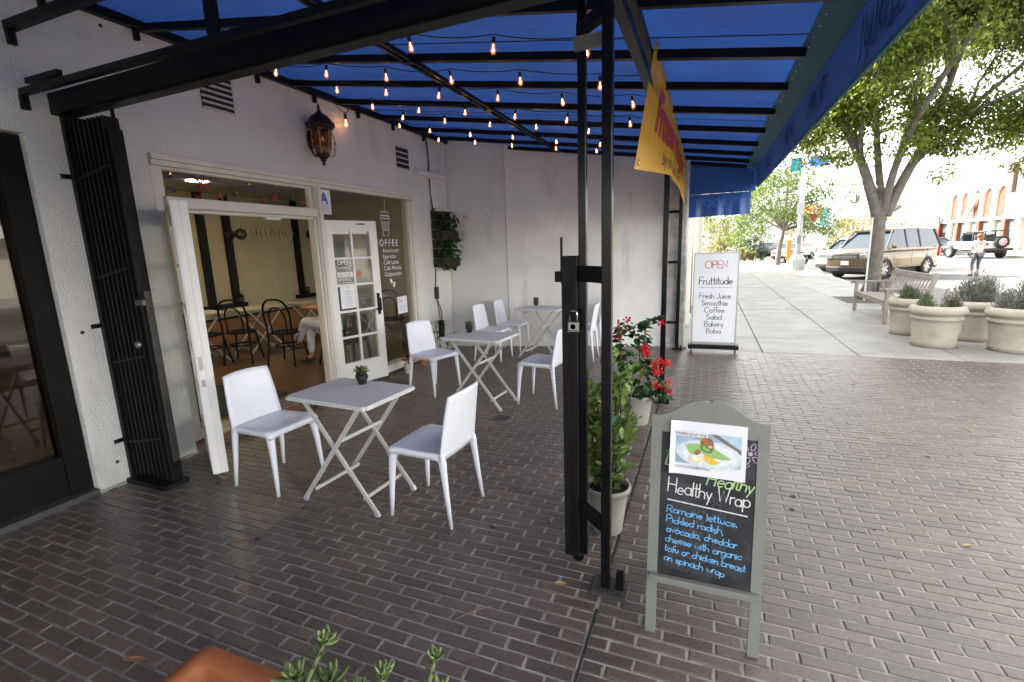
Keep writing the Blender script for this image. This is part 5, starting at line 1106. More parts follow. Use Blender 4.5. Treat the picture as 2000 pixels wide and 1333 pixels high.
# ------------------------------------------------------------------ trees
bark = M('grey_bark', (.15, .135, .115), .9, var=.28, scale=7, bump=.5, bscale=24, stain=(.13, .11, .09), stain_scale=5, stain_lo=.5, stain_hi=.7, bdist=.03)
lf1 = M('ficus_leaf', (.15, .195, .03), .34, var=.55, scale=1.0, island=.6, transl=.6); lf2 = M('light_leaf', (.10, .14, .03), .45, var=.4, scale=.6, island=.5, transl=.5); lf3 = M('dark_leaf', (.03, .055, .014), .45, var=.4, scale=.6, island=.5, transl=.45); lf4 = M('dry_leaf_crown', (.19, .17, .045), .5, var=.4, scale=.6, island=.5, transl=.45)
def leaves(b, c, r, n, rn, L, W, flat=.7, droop=.25):
    for _ in range(n):
        while True:
            v = Vector((rn.uniform(-1, 1), rn.uniform(-1, 1), rn.uniform(-1, 1)))
            if v.length <= 1: break
        p = c+Vector((v.x*r, v.y*r, v.z*r*flat)); d = (v+Vector((rn.uniform(-.8, .8), rn.uniform(-.8, .8), rn.uniform(-.8, .5)-droop))).normalized()
        s = d.cross(Vector((rn.uniform(-1, 1), rn.uniform(-1, 1), rn.uniform(-.3, 1)))).normalized(); l = L*rn.uniform(.6, 1.3); w = W*.5*rn.uniform(.7, 1.2)
        b.add([p, p+d*l*.45+s*w, p+d*l, p+d*l*.45-s*w], [(0, 1, 2, 3)])
def grow(segs, tips, p, d, L, r, depth, rn, up=.25, spread=.7):
    pts = [p]; q = p.copy(); dd = d.copy()
    for _ in range(4): dd = (dd+Vector((rn.uniform(-.28, .28), rn.uniform(-.28, .28), rn.uniform(-.12, .22)))).normalized(); q = q+dd*L/4; pts.append(q.copy())
    segs.append((pts, [r*(1-.42*i/4) for i in range(5)]))
    tips.append((pts[3], depth)); tips.append((q, depth))
    if depth == 0: return
    for k in range(rn.choice((2, 3))):
        nd = (dd+Vector((rn.uniform(-1, 1), rn.uniform(-1, 1), rn.uniform(-.45, .7)))*spread+Vector((0, 0, up*.4))).normalized(); grow(segs, tips, q if k < 2 else pts[2], nd, L*rn.uniform(.62, .85), r*.58, depth-1, rn, up, spread)
rt = random.Random(5)
bt = thing('street_tree', 'broad leafy street tree with a pale grey forked trunk behind the bench', 'tree', (4.05, 15.0, 0)); TO = Vector((4.05, 15.0, 0))
segs = []; tips = []
def limb(pts, r0, r1):
    if r0 < .25: r0, r1 = r0*.78, r1*.8
    P = path(*[Vector(p)-TO for p in pts]); segs.append((P, [r0+(r1-r0)*i/(len(P)-1) for i in range(len(P))])); return P
limb([(4.07, 15, -.05), (4.0, 15, .5), (4.0, 15, 1.3), (3.98, 15, 1.9), (4.02, 15, 2.5)], .215, .175)
seeds = [([(3.97, 15, 2.0), (3.72, 15.0, 2.8), (3.45, 14.95, 3.5), (2.95, 14.8, 4.4), (2.4, 14.6, 5.1)], .19, .07), ([(4.05, 15, 2.2), (3.9, 15.1, 3.1), (3.78, 15.2, 4.2), (3.65, 15.3, 5.4), (3.6, 15.2, 6.4)], .13, .05), ([(4.1, 15, 2.1), (4.4, 15, 3.0), (4.68, 14.9, 3.7), (4.9, 14.7, 4.7), (5.0, 14.3, 5.8)], .17, .06),
 ([(4.5, 15, 3.2), (5.1, 14.9, 4.05), (5.6, 14.7, 4.6), (6.3, 14.4, 5.3)], .09, .04), ([(4.03, 15, 2.0), (4.08, 14.65, 3.3), (4.3, 13.8, 4.5), (4.6, 12.9, 5.4)], .13, .05), ([(4.03, 15.0, 2.0), (4.35, 15.6, 3.2), (4.9, 16.8, 4.6), (5.2, 17.8, 5.4)], .12, .05), ([(3.5, 15, 3.4), (3.2, 14.2, 4.3), (3.0, 13.4, 5.2)], .07, .04), ([(4.7, 14.9, 3.8), (5.6, 14.0, 4.4), (6.6, 13.2, 4.7), (7.4, 12.9, 4.6)], .07, .03), ([(3.6, 15.1, 3.2), (3.4, 16.0, 4.2), (3.2, 17.0, 5.0)], .08, .04)]
for pts, r0, r1 in seeds:
    P = limb(pts, r0, r1); d = (P[-1]-P[-3]).normalized()
    for fr in (.55, .8, 1.0): 
        i = int((len(P)-1)*fr); dd = (P[i]-P[max(0, i-2)]).normalized()+Vector((rt.uniform(-.7, .7), rt.uniform(-.7, .7), rt.uniform(-.1, .6))); grow(segs, tips, P[i], dd.normalized(), rt.uniform(.9, 1.3), r1*.85, 2, rt)
b = B()
for P, R in segs: b.tube(P, R, 10 if R[0] > .1 else 6, cap=True)
for a in range(5): t_ = a*1.26; b.tube([Vector((.02+.18*cos(t_), .18*sin(t_), .5)), Vector((.02+.27*cos(t_), .27*sin(t_), .15)), Vector((.02+.42*cos(t_), .42*sin(t_), -.04))], [.05, .10, .07], 7)
b.obj('trunk', bark, bt)
b = B(); kept = 0
for p, dp in tips:
    if p.z < 3.1: continue
    gap = noise.noise((p+TO)*.55)
    if gap < -.2: continue
    n = 80 if dp == 0 else 50
    for _ in range(4): leaves(b, p+Vector((rt.uniform(-.35, .35), rt.uniform(-.35, .35), rt.uniform(-.25, .35))), rt.uniform(.25, .48), n, rt, .11, .048)
for k in range(340):
    p = Vector((rt.uniform(2.0, 7.4), rt.uniform(13.6, 15.8), rt.uniform(3.55, 5.0)))
    if noise.noise(p*1.1) < -.02+.3*max(0, 4.1-p.z) or (p.z < 4.4 and abs(p.x-4.1-.1*(p.z-3)) < .45): continue
    leaves(b, p-TO, rt.uniform(.25, .5), 90, rt, .12, .055)
for k in range(170):
    a = rt.uniform(0, 2*pi); e = rt.uniform(-.5, 1.0); p = Vector((4.5+3.1*cos(a)*cos(e), 14.8+2.6*sin(a)*cos(e), 5.3+2.0*sin(e)))
    if noise.noise(p*.9) < .0 or (p.z < 4.3 and abs(p.x-4.1) < .9): continue
    leaves(b, p-TO, rt.uniform(.3, .55), 95, rt, .12, .055)
for k in range(60):
    leaves(b, Vector((rt.choice((rt.uniform(1.7, 3.1), rt.uniform(3.2, 5.2), rt.uniform(5.0, 7.2))), rt.uniform(13.9, 14.9), rt.uniform(3.45, 4.7)))-TO, rt.uniform(.2, .4), 70, rt, .11, .048)
for x, y, z in ((2.55, 14.8, 3.7), (2.4, 14.6, 4.0), (2.2, 14.7, 4.4), (5.05, 14.9, 2.95), (5.1, 14.8, 3.05), (6.25, 14.6, 3.1), (6.6, 14.5, 3.2), (6.5, 14.7, 3.0), (4.2, 14.6, 3.6), (4.4, 14.5, 3.5), (3.7, 14.6, 3.6), (5.0, 14.6, 3.5)):
    leaves(b, Vector((x, y, z))-TO, .26, 70, rt, .11, .046)
b.tube([Vector((5.6, 14.7, 4.4))-TO, Vector((5.3, 14.8, 3.6))-TO, Vector((5.05, 14.9, 3.0))-TO], .012, 5); b.tube([Vector((6.5, 14.3, 4.6))-TO, Vector((6.4, 14.5, 3.8))-TO, Vector((6.4, 14.6, 3.1))-TO], .012, 5)
b.obj('crown', lf1, bt)
gt = thing('tree_grate', 'square iron tree grate set in the pavement round the forked tree', 'grate', (4.0, 14.8, 0)); b = B()
for k in range(10):
    if True: b.box((-.72, -.72+k*.155, .001), (.68, -.72+k*.155+.06, .014))
b.box((-.74, -.74, .001), (-.70, .78, .016)); b.box((.66, -.74, .001), (.70, .78, .016)); b.obj('bars', M('grate_iron', (.10, .095, .085), .7), gt)
sk_ = thing('tree_stake', 'slim pale steel post standing tight against the left side of the forked tree trunk', 'post', (3.74, 14.6, 0)); b = B(); b.box((-.018, -.018, 0), (.018, .018, 2.05), bev=.004); b.obj('shaft', M('galvanised', (.5, .54, .58), .4, metal=.3), sk_)
def tree(nm, lb, x, y, h, cw, lfm, rn, base=.3, trunk=None, n=26, cl=60, L=.22, dens=1.0, grp='trees along the far street', lean=(0, 0)):
    t = thing(nm, lb, 'tree' if nm != 'leafy_shrub' else 'shrub', (x, y, 0), 0, grp); b = B(); th = h*base; tr = trunk or h*.025
    P = path((0, 0, -.3), (lean[0]*.3, lean[1]*.3, th*.5), (lean[0], lean[1], th), (lean[0]*1.2, lean[1], h*.75)); b.tube(P, [tr*(1-.75*i/(len(P)-1)) for i in range(len(P))], 8)
    top = Vector((lean[0], lean[1], th)); cen = []
    for k in range(n):
        a = rn.uniform(0, 2*pi); rr = cw*sqrt(rn.uniform(.02, 1)); z = th*.9+(h-th*.9)*rn.uniform(0, 1)*(1-.45*(rr/cw)**2); cen.append(Vector((lean[0]+rr*cos(a), lean[1]+rr*sin(a), z)))
    for c in cen[::3]: b.tube(path(top, top.lerp(c, .5)+Vector((0, 0, .15*h*.3)), c), [tr*.5, tr*.42, tr*.36, tr*.3, tr*.25, tr*.2, tr*.16, tr*.12, tr*.1, tr*.08][:len(path(top, top, c))], 5)
    b.obj('trunk', bark, t); b = B()
    for c in cen: leaves(b, c, h*rn.uniform(.07, .15), int(cl*dens), rn, L, L*.45)
    b.obj('crown', lfm, t); return t
tree('street_tree', 'smaller spreading street tree with a leaning trunk beside the white lamp post', 4.1, 34.6, 6.4, 2.9, lf2, rt, .33, .19, 64, 150, .19, grp='trees along the pavement', lean=(.25, 0))
far = [('bushy bright green tree behind the menu sign', 1.6, 52, 5.0, 2.6, lf2, .2), ('tall thin grey-green tree past the neighbouring wall', -.2, 60, 8.5, 2.6, lf4, .35), ('pale airy tree over the pavement end', 3.8, 64, 7.5, 3.0, lf2, .3), ('dark rounded tree far down the pavement', 7.2, 80, 7.0, 3.6, lf3, .3), ('yellowish tree at the end of the street', 14.5, 92, 6.5, 4.0, lf4, .25), ('broad yellow-green tree across the street before the far arcade', 19.5, 88, 5.2, 3.4, lf4, .2), ('low golden tree across the street by the second banner post', 17.0, 74, 4.4, 2.6, lf4, .2), ('leafy golden tree across the street left of the grey wall', 21.5, 78, 4.2, 2.6, lf2, .2), ('distant dark green tree over the roofs', 10.5, 118, 10, 5, lf3, .3), ('distant olive tree at the very end of the road', 4.0, 120, 11, 6, lf4, .3), ('slender tall tree behind the arcade roof', 30, 130, 14, 3, lf3, .6)]
for lb, x, y, h, cw, m, bs in far: tree('leafy_tree', lb, x, y, h, cw, m, rt, bs, None, 30, 46, .30)
for lb, x, y, h, cw, m in (('rounded green shrub by the pavement edge, nearest the menu sign', 3.35, 43, 1.9, .85, lf3), ('light green shrub against the far planted wall', 2.2, 45, 2.6, 1.1, lf2), ('pale spiky shrub low at the pavement edge', 2.7, 41.5, 1.0, .7, lf4), ('tall loose shrub beside the neighbouring wall end', 1.1, 46, 3.4, 1.2, lf4), ('bright hedge-like shrub under the golden trees', 15.5, 70, 1.6, 2.2, lf4), ('dusty shrub under the far banner post', 12.6, 84, 1.7, 2.2, lf2)):
    tree('leafy_shrub', lb, x, y, h, cw, m, rt, .12, .05, 26, 60, .17, grp='shrubs along the far pavement')
pm = thing('palm_tree', 'small far palm with an orange skirt above the parked car roof', 'tree', (26, 84, 0)); b = B(); b.tube([(0, 0, 0), (.1, 0, 2.4), (0, 0, 4.4)], [.25, .2, .22], 8); b.obj('trunk', bark, pm); b = B()
for k in range(26):
    a = k*2.4; e = rt.uniform(-.5, 1.0); d = Vector((cos(a)*cos(e), sin(a)*cos(e), sin(e)))
    for j in range(5): p0 = Vector((0, 0, 4.4))+d*j*.42-Vector((0, 0, .05*j*j)); p1 = Vector((0, 0, 4.4))+d*(j+1)*.42-Vector((0, 0, .05*(j+1)**2)); s_ = d.cross(Vector((0, 0, 1))).normalized()*.22*(1-j/6); b.add([p0-s_, p0+s_, p1+s_*.8, p1-s_*.8], [(0, 1, 2, 3)])
b.obj('crown', lf2, pm); b = B(); leaves(b, Vector((0, 0, 3.6)), .7, 160, rt, .5, .12); b.obj('dead_fronds', M('dead_frond', (.5, .25, .08), .8, transl=.3), pm)
# ------------------------------------------------------------------ posts
lp = thing('lamp_post', 'white lamp post with a flared square base and teal banners high up', 'lamp post', (4.32, 28.75, 0)); wpn = M('white_post_paint', (.42, .44, .45), .5, var=.05)
b = B(); b.lathe([(.36, 0), (.36, .55), (.33, .62), (.25, .72), (.20, .8)], 8, smooth=False); b.obj('base', wpn, lp); b = B(); b.tube([(0, 0, .7), (0, 0, 7.5)], [.13, .09], 10); b.obj('pole', wpn, lp)
b = B(); b.bar((-.75, -.1, 5.52), (1.1, -.1, 5.52), .04); b.obj('banner_arm', wpn, lp)
for x0, x1, z0, m in ((-.62, -.15, 4.88, M('teal_banner', (.02, .30, .34), .6, transl=.3)), (.2, 1.0, 5.05, M('blue_banner', (.06, .25, .50), .6, transl=.3))):
    b = B(); b.box((x0, -.11, z0), (x1, -.095, 5.5)); b.obj('banner', m, lp)
b = B(); b.tube([(.09, -.1, 2.95), (.35, -.1, 3.02), (.55, -.1, 2.92)], .02, 6); b.lathe([(.02, -.36), (.15, -.2), (.22, 0), (.2, .03)], 12, (.55, -.1, 2.75)); leaves(b, Vector((.55, -.1, 2.9)), .42, 10, rt, .1, .05); b.obj('flower_basket', M('basket_coir', (.30, .10, .04), .8, transl=.2), lp)
b = B(); leaves(b, Vector((.55, -.1, 2.95)), .5, 240, rt, .14, .07, .6); b.obj('basket_foliage', lf4, lp)
b = B(); leaves(b, Vector((.5, -.12, 3.05)), .36, 45, rt, .12, .08, .5); b.obj('basket_flower', M('basket_red', (.35, .06, .02), .5, transl=.3), lp)
sp = thing('sign_post', 'thin pale parking sign post just left of the white lamp post', 'sign', (4.12, 27.6, 0)); b = B(); b.tube([(0, 0, 0), (0, 0, 3.4)], .035, 8); b.obj('pole', wpn, sp); b = B(); b.box((-.16, -.05, 2.75), (.16, -.036, 3.3)); b.obj('sign_face', wpn, sp); b = B(); b.box((-.07, -.08, 1.35), (.1, .08, 1.75)); b.obj('meter_head', M('meter_grey', (.2, .2, .22), .4), sp)
op = thing('orange_marker', 'bright orange marker post beside the leaning tree trunk', 'post', (4.55, 33.6, 0)); b = B(); b.box((-.12, -.06, .35), (.12, .06, 1.5), bev=.03); b.box((.121, -.05, .75), (.24, .05, .95)); b.obj('housing', M('orange_plastic', (.80, .20, .02), .5), op); b = B(); b.tube([(0, 0, 0), (0, 0, .35)], .04, 8); b.obj('foot', wpn, op)
bp_ = thing('banner_post', 'distant pale post with a light blue banner across the street', 'lamp post', (14.0, 72, 0)); b = B(); b.tube([(0, 0, -.1), (0, 0, 7)], .1, 8); b.obj('pole', wpn, bp_); b = B(); b.box((-1.1, -.02, 3.0), (-.12, .02, 5.2)); b.obj('banner', M('cyan_banner', (.12, .45, .60), .6), bp_)
# ------------------------------------------------------------------ vehicles
tyre = M('tyre', (.018, .018, .018), .8); rimm = M('alloy', (.55, .55, .56), .3, metal=.8, var=.05); glassc = M('car_glass', (.02, .032, .048), .06, var=0, spec=.6); lampc = M('headlamp', (.22, .24, .26), .12, var=0, spec=1); redlamp = M('tail_lamp', (.5, .02, .015), .2, var=0); amber = M('amber_lamp', (.8, .35, .05), .2, var=0); blkp = M('black_plastic', (.025, .025, .026), .6)
def wheel(t, x, y, r, w, sx, spokes=7):
    b = B(); pr = [(r*.64, -w/2), (r*.93, -w/2), (r, -w*.36), (r, w*.36), (r*.93, w/2), (r*.64, w/2)]; b.lathe(pr, 28, cap=False)
    b.v = [(x+v[0], y+v[2], r+v[1]) for v in b.v]; wl = b.obj('wheel', tyre, t)
    b = B(); b.lathe([(r*.645, -w*.42), (r*.645, w*.42)], 28, cap=False); b.lathe([(.001, sx*w*.05), (r*.645, sx*w*.05)], 28, cap=False)
    b.v = [(v[0], v[2], v[1]) for v in b.v]
    for k in range(spokes): a = 2*pi*k/spokes; b.bar((r*.08*cos(a), sx*w*.42, r*.08*sin(a)), (r*.63*cos(a), sx*w*.44, r*.63*sin(a)), r*.12, .02, up=(0, 1, 0))
    b.v = [(x+v[0], y+v[1], r+v[2]) for v in b.v]; b.obj('rim', rimm, wl); b = B(); b.lathe([(.001, 0), (r*.62, 0)], 20, cap=False); b.v = [(x+v[0], y+sx*w*.02, r+v[1]) for v in b.v]; b.obj('brake_shadow', blkp, wl)
def car(nm, lb, cat, x, y, hd, paint, L, W, H, axf, axr, r, hood, belt, prof, green, zb=-.15, grp=None, gclr=.30, suv=True):
    t = thing(nm, lb, cat, (x, y, zb), hd, grp); hw_ = W/2
    # lower body: side outline with wheel arches, rounded in plan and section
    def arch(ax): return [(ax+(r*1.2)*cos(a), r+(r*1.2)*sin(a)) for a in [pi-pi*k/12 for k in range(13)] if r+(r*1.2)*sin(a) > gclr]
    low = [(-L/2+.06, gclr)]+arch(axr)+arch(axf)+[(L/2-.08, gclr)]
    up_ = prof
    pl_ = low+up_; b = B(); n = len(pl_); R = []
    cz_ = sum(p[1] for p in pl_)/n
    for f, ins in ((-1, .10), (-.985, .035), (-.93, .006), (-.75, 0), (-.4, -.012), (0, -.02), (.4, -.012), (.75, 0), (.93, .006), (.985, .035), (1, .10)):
        row = []
        for px, pz in pl_:
            e = abs(px)/(L/2); y_ = f*hw_*(1-.13*max(0, e-.7)**2/.09)
            zz = pz-(ins*1.0 if pz > gclr+.25 else -ins*.3)*(1 if pz > .55 else .5); xx = px*(1-ins*.14)
            xx -= (.10*(f*f)*(1 if px > 0 else -1)*max(0, e-.85)/.15)
            row.append((xx, y_, zz))
        R.append(row)
    b.ring(R, 0, True, True); body = b.obj('body', paint, t)
    # greenhouse
    gx = [p[0] for p in green]; b = B(); R = []
    m_ = len(green)
    def gy(z): return hw_*(.93-.20*(z-belt)/(H-belt))
    vs = [(px, -gy(pz), pz) for px, pz in green]+[(px, gy(pz), pz) for px, pz in green]
    b.add(vs, [list(range(m_)), list(range(2*m_-1, m_-1, -1))]+[[i, (i+1) % m_, m_+(i+1) % m_, m_+i] for i in range(m_)]); b.obj('window', glassc, t)
    tops = [p for p in green if p[1] > H-.22]; xa, xb = min(p[0] for p in tops), max(p[0] for p in tops)
    b = B(); R = []
    for i in range(7):
        u = i/6; xx = xa-.04+(xb-xa+.06)*u; zt = H-.045*abs(2*u-1)**2.2; R.append([(xx, sgn*gy(H)*w_, zt-dz) for sgn, w_, dz in ((-1, 1.03, .075), (-1, .98, .02), (-1, .6, -.005), (1, .6, -.005), (1, .98, .02), (1, 1.03, .075))])
    b.ring(R, 0, True, True); b.obj('roof', paint, t)
    fr_ = [p for p in green if p[1] <= belt+.08]; f0, r0 = max(p[0] for p in fr_), min(p[0] for p in fr_)
    for s_ in (-1, 1):
        for (xa_, xb_, w_) in [(f0, xb, .06), (r0, xa, .10)]: b = B(); b.bar((xa_, s_*(gy(belt)+.004), belt-.02), (xb_, s_*(gy(H-.06)+.008), H-.06), w_, .05, up=(0, 1, 0)); b.obj('pillar', paint if not suv else blkp, t)
        for u in ((.40, .72) if suv else (.5,)): xx = xa+(xb-xa)*u; b = B(); b.bar((xx-.02, s_*(gy(belt)+.004), belt-.02), (xx, s_*(gy(H-.06)+.008), H-.06), .07, .03, up=(0, 1, 0)); b.obj('pillar', paint if not suv else blkp, t)
    for s_ in (-1, 1):
        wheel(t, axf, s_*(hw_-.13), r, .25, s_); wheel(t, axr, s_*(hw_-.13), r, .25, s_)
        b = B(); b.ball((f0-.28, s_*(hw_+.07), belt+.07), .11, 0, 1, (.7, 1, .8)); b.obj('mirror', paint, t)
        b = B(); b.box((L/2-.40, s_*(hw_-.46), hood-.25), (L/2+.0, s_*(hw_-.15), hood-.07), bev=.03); b.obj('headlight', lampc, t)
        b = B(); b.box((-L/2+.005, s_*(hw_-.30), belt-.38), (-L/2+.16, s_*(hw_-.075), belt-.05), bev=.02); b.obj('tail_light', redlamp, t)
        for u in (.08, -.22): b = B(); b.box((L*u-.1, s_*(hw_+.004), belt-.16), (L*u+.06, s_*(hw_+.022), belt-.13), bev=.004); b.obj('door_handle', paint, t)
        for u in (.19, -.05, -.26): b = B(); b.box((L*u-.004, s_*(hw_-.004), gclr+.18), (L*u+.004, s_*(hw_+.0035), belt-.05)); b.obj('door_gap', blkp, t)
    b = B(); b.box((L/2-.16, -.42*W+.05, gclr-.06), (L/2+.012, .42*W-.05, gclr+.13), bev=.03); b.obj('bumper_insert', blkp, t); b = B(); b.box((-L/2-.01, -.42*W, gclr-.04), (-L/2+.2, .42*W, gclr+.12), bev=.03); b.obj('bumper_insert', blkp, t)
    b = B(); b.box((L/2-.12, -.48, hood-.24), (L/2+.004, .48, hood-.05), bev=.01)
    g_ = b.obj('grille', blkp, t)
    for k in range(3): b = B(); b.box((L/2-.03, -.47, hood-.225+k*.06), (L/2+.018, .47, hood-.195+k*.06)); b.obj('grille_bar', rimm, g_)
    b = B(); b.box((L/2-.01, -.16, gclr+.2), (L/2+.016, .16, gclr+.355)); b.box((-L/2-.016, -.16, .62), (-L/2+.03, .16, .77)); b.obj('number_plate', paper, t)
    b = B(); b.box((-L/2+.3, -hw_+.2, .18), (L/2-.3, hw_-.2, gclr+.05)); b.obj('underbody', blkp, t)
    return t
bronze = M('bronze_metallic', (.15, .108, .062), .3, metal=.35, var=.04, coat=.6); silv = M('silver_paint', (.55, .56, .57), .3, metal=.5, var=.02, coat=.5); navy = M('dark_car_paint', (.02, .025, .035), .25, var=0, coat=.6); redc = M('red_car_paint', (.45, .03, .02), .3, var=0, coat=.5); whc = M('white_car_paint', (.72, .73, .74), .3, var=0, coat=.5)
suvp = [(2.46, .45), (2.475, .80), (2.45, .97), (2.36, 1.05), (1.45, 1.15), (.4, 1.15), (-1.6, 1.14), (-2.38, 1.12), (-2.45, .95), (-2.46, .5)]
suvg = [(1.42, 1.12), (.82, 1.66), (.66, 1.80), (-.4, 1.85), (-1.9, 1.81), (-2.06, 1.72), (-2.36, 1.13)]
sv = car('parked_suv', 'bronze metallic luxury SUV parked nose-in behind the forked tree', 'car', 7.1, 25.75, radians(224), bronze, 4.95, 2.0, 1.87, 1.47, -1.42, .39, 1.02, 1.12, suvp, suvg, grp='cars parked along the street', gclr=.34); sv.scale = (.98, 1, 1.10)
car('parked_suv', 'white SUV parked just beyond the bronze one, only its windscreen and roof showing', 'car', 7.4, 30.2, radians(224), whc, 4.7, 1.9, 1.75, 1.4, -1.35, .37, 1.0, 1.08, [(p[0]*.95, p[1]*.97) for p in suvp], [(p[0]*.95, p[1]*.935) for p in suvg], grp='cars parked along the street', gclr=.32)
sedp = [(2.3, .42), (2.3, .66), (2.2, .78), (1.0, .92), (0, .94), (-1.4, .96), (-2.2, .93), (-2.3, .8), (-2.3, .45)]; sedg = [(1.05, .90), (.35, 1.34), (.0, 1.43), (-.8, 1.42), (-1.1, 1.34), (-1.75, .93)]
for lb, x, y, hd, m in (('silver sedan parked beyond the leaning tree trunk', 6.9, 48, 236, silv), ('dark blue sedan at the kerb, farthest along the pavement', 6.3, 60, 240, navy), ('dark sedan across the street between the bronze SUV and the open off-roader', 17.2, 51.5, 100, navy), ('red car cut off by the right edge, beside the open off-roader', 21.0, 39.2, 100, redc), ('tan car far down the street to the right of the lamp post', 11, 78, 250, bronze)):
    car('parked_car', lb, 'car', x, y, radians(hd), m, 4.6, 1.8, 1.44, 1.38, -1.35, .33, .78, .93, sedp, sedg, grp='cars parked along the street', gclr=.24, suv=False)
# open off-roader seen from behind
jp = thing('off_roader', 'white open-top off-roader with a spare wheel on its back across the street', 'car', (17.4, 43.6, -.15), radians(101), 'cars parked along the street')
def jb(nm, m, *bx, bev=.03):
    b = B()
    for a, e in bx: b.box(a, e, bev=bev)
    return b.obj(nm, m, jp)
jb('body', whc, ((-1.75, -.76, .60), (.55, .76, 1.12)), ((.56, -.68, .62), (1.9, .68, 1.12))); jb('bumper', blkp, ((-1.95, -.85, .50), (-1.76, .85, .68)), ((1.91, -.85, .5), (2.1, .85, .66))); jb('fender', blkp, ((-1.55, -.93, .86), (-.55, -.761, .93)), ((-1.55, .761, .86), (-.55, .93, .93)), ((1.0, -.93, .9), (1.95, -.69, .97)), ((1.0, .69, .9), (1.95, .93, .97)))
jb('underbody', blkp, ((-1.7, -.6, .35), (1.8, .6, .59))); b = B()
for s_ in (-.68, .68): b.tube([(-1.6, s_, 1.1), (-1.55, s_*.95, 1.78), (.35, s_*.92, 1.82), (.7, s_, 1.1)], .035, 6); b.tube([(-.5, s_, 1.1), (-.5, s_*.93, 1.8)], .035, 6)
for x_ in (-1.55, -.5, .35): b.tube([(x_, -.64, 1.8), (x_, .64, 1.8)], .035, 6)
b.obj('roll_cage', blkp, jp); jb('seat', blkp, ((-.6, -.55, 1.0), (-.42, -.1, 1.6)), ((-.6, .1, 1.0), (-.42, .55, 1.6)), ((-1.3, -.55, 1.0), (-1.15, .55, 1.45))); jb('soft_top_bow', blkp, ((-1.7, -.66, 1.80), (.3, .66, 1.84)), bev=.01); jb('windscreen', glassc, ((.52, -.62, 1.13), (.56, .62, 1.75)), bev=.005)
for s_ in (-1, 1): jb('tail_light', redlamp, ((-1.79, s_*.60-.07, .85), (-1.751, s_*.60+.07, 1.05)), bev=.005); wheel(jp, -1.05, s_*.72, .40, .26, s_); wheel(jp, 1.45, s_*.72, .40, .26, s_)
b = B(); b.lathe([(.24, -.12), (.37, -.12), (.40, -.07), (.40, .07), (.37, .12), (.24, .12)], 26, cap=False); b.v = [(-1.93+v[2], -.12+v[0], 1.08+v[1]) for v in b.v]; sw_ = b.obj('spare_wheel', tyre, jp)
b = B(); b.lathe([(.245, .06), (.245, .10), (.2, .11), (.05, .09), (.001, .1)], 26, cap=False)
for k in range(5): a = 2*pi*k/5; b.ball((.15*cos(a), .15*sin(a), .1), .05, 1, 1, (1, 1, .2))
b.v = [(-1.93-v[2], -.12+v[0], 1.08+v[1]) for v in b.v]; b.obj('rim', [rimm, blkp], sw_)
# motorcycle by the second tree
mc = thing('motorcycle', 'silver and black motorcycle parked on the pavement edge behind the leaning tree', 'motorcycle', (5.3, 37.0, -.15), radians(200)); b = B()
for x_ in (-.7, .7):
    q = B(); q.lathe([(.2, -.06), (.28, -.06), (.31, 0), (.28, .06), (.2, .06)], 20, cap=False); q.v = [(x_+v[0], v[2], .31+v[1]) for v in q.v]; q.obj('wheel', tyre, mc); q = B(); q.lathe([(.001, 0), (.2, .02), (.205, 0), (.2, -.02)], 16, cap=False); q.v = [(x_+v[0], v[2], .31+v[1]) for v in q.v]; q.obj('rim', rimm, mc)
b.ball((.15, 0, .80), .26, 0, 2, (1.2, .6, .6)); b.box((-.75, -.1, .66), (-.4, .1, .82), bev=.04); b.box((.6, -.05, .62), (.92, .05, .66), bev=.01); b.obj('bodywork', silv, mc); b = B(); b.box((-.62, -.14, .77), (0, .14, .88), bev=.05); b.obj('seat', blkp, mc); b = B(); b.box((-.25, -.15, .3), (.35, .15, .62), bev=.06); b.tube([(-.2, .16, .35), (-.8, .2, .42)], .05, 8); b.obj('engine', steel, mc); b = B(); b.tube([(.7, 0, .31), (.42, 0, .98)], .035, 6); b.tube([(.36, -.38, 1.02), (.42, 0, .98), (.36, .38, 1.02)], .018, 6); b.obj('handlebar', chrome, mc); b = B(); b.ball((.55, 0, .86), .1, 0, 1); b.obj('headlight', lampc, mc)
# ------------------------------------------------------------------ buildings across the street
wst = M('bright_stucco', (.55, .50, .44), .85, var=.05, scale=.4); brk = M('arch_brick', (.15, .045, .025), .85, var=.25, scale=2); bshop = M('shop_glass', (.10, .13, .13), .1, var=.2, scale=.5)
ac = thing('arcade_building', 'white building across the street with five tall brick arches over its shopfronts', 'building', (24, 61, 0)); AO = (24, 61, 0)
def arch_pts(y0, y1, z0, z1, n=8):
    r = (y1-y0)/2; return [(y0, z0), (y1, z0)]+[((y0+y1)/2+r*cos(a), z1-r+r*sin(a)) for a in [pi*k/n for k in range(n+1)]]
SW = Matrix(((0, 1, 0, 0), (1, 0, 0, 0), (0, 0, 1, 0), (0, 0, 0, 1)))     # prism (x,z) along y -> (y,z) along x
arches = [(65.35, 67.0), (63.2, 64.75), (60.95, 62.35), (58.65, 60.45), (56.35, 58.15)]
b = B(); b.box((24.35, 47, -.2), (36, 69.6, 8.6)); edges = [69.6]+[e for a in arches for e in (a[1], a[0])]+[47]
zsp = 5.6
for k in range(0, len(edges), 2): b.box((24, edges[k+1], 2.9), (24.349, edges[k], 8.6))
for y0, y1 in arches:
    r = (y1-y0)/2; zc = zsp-r; top = [(y0, 8.6), (y1, 8.6)]+[((y0+y1)/2+r*cos(a), zc+r*sin(a)) for a in [pi*j/10 for j in range(11)]]; b.prism([(p[0], p[1]) for p in top], 24, 24.349, T=SW); 
b.box((23.9, 47, 2.65), (24.349, 69.6, 2.899)); b.box((23.95, 47, 8.601), (24.4, 69.6, 8.8)); pt(b, 'wall', wst, ac, AO)
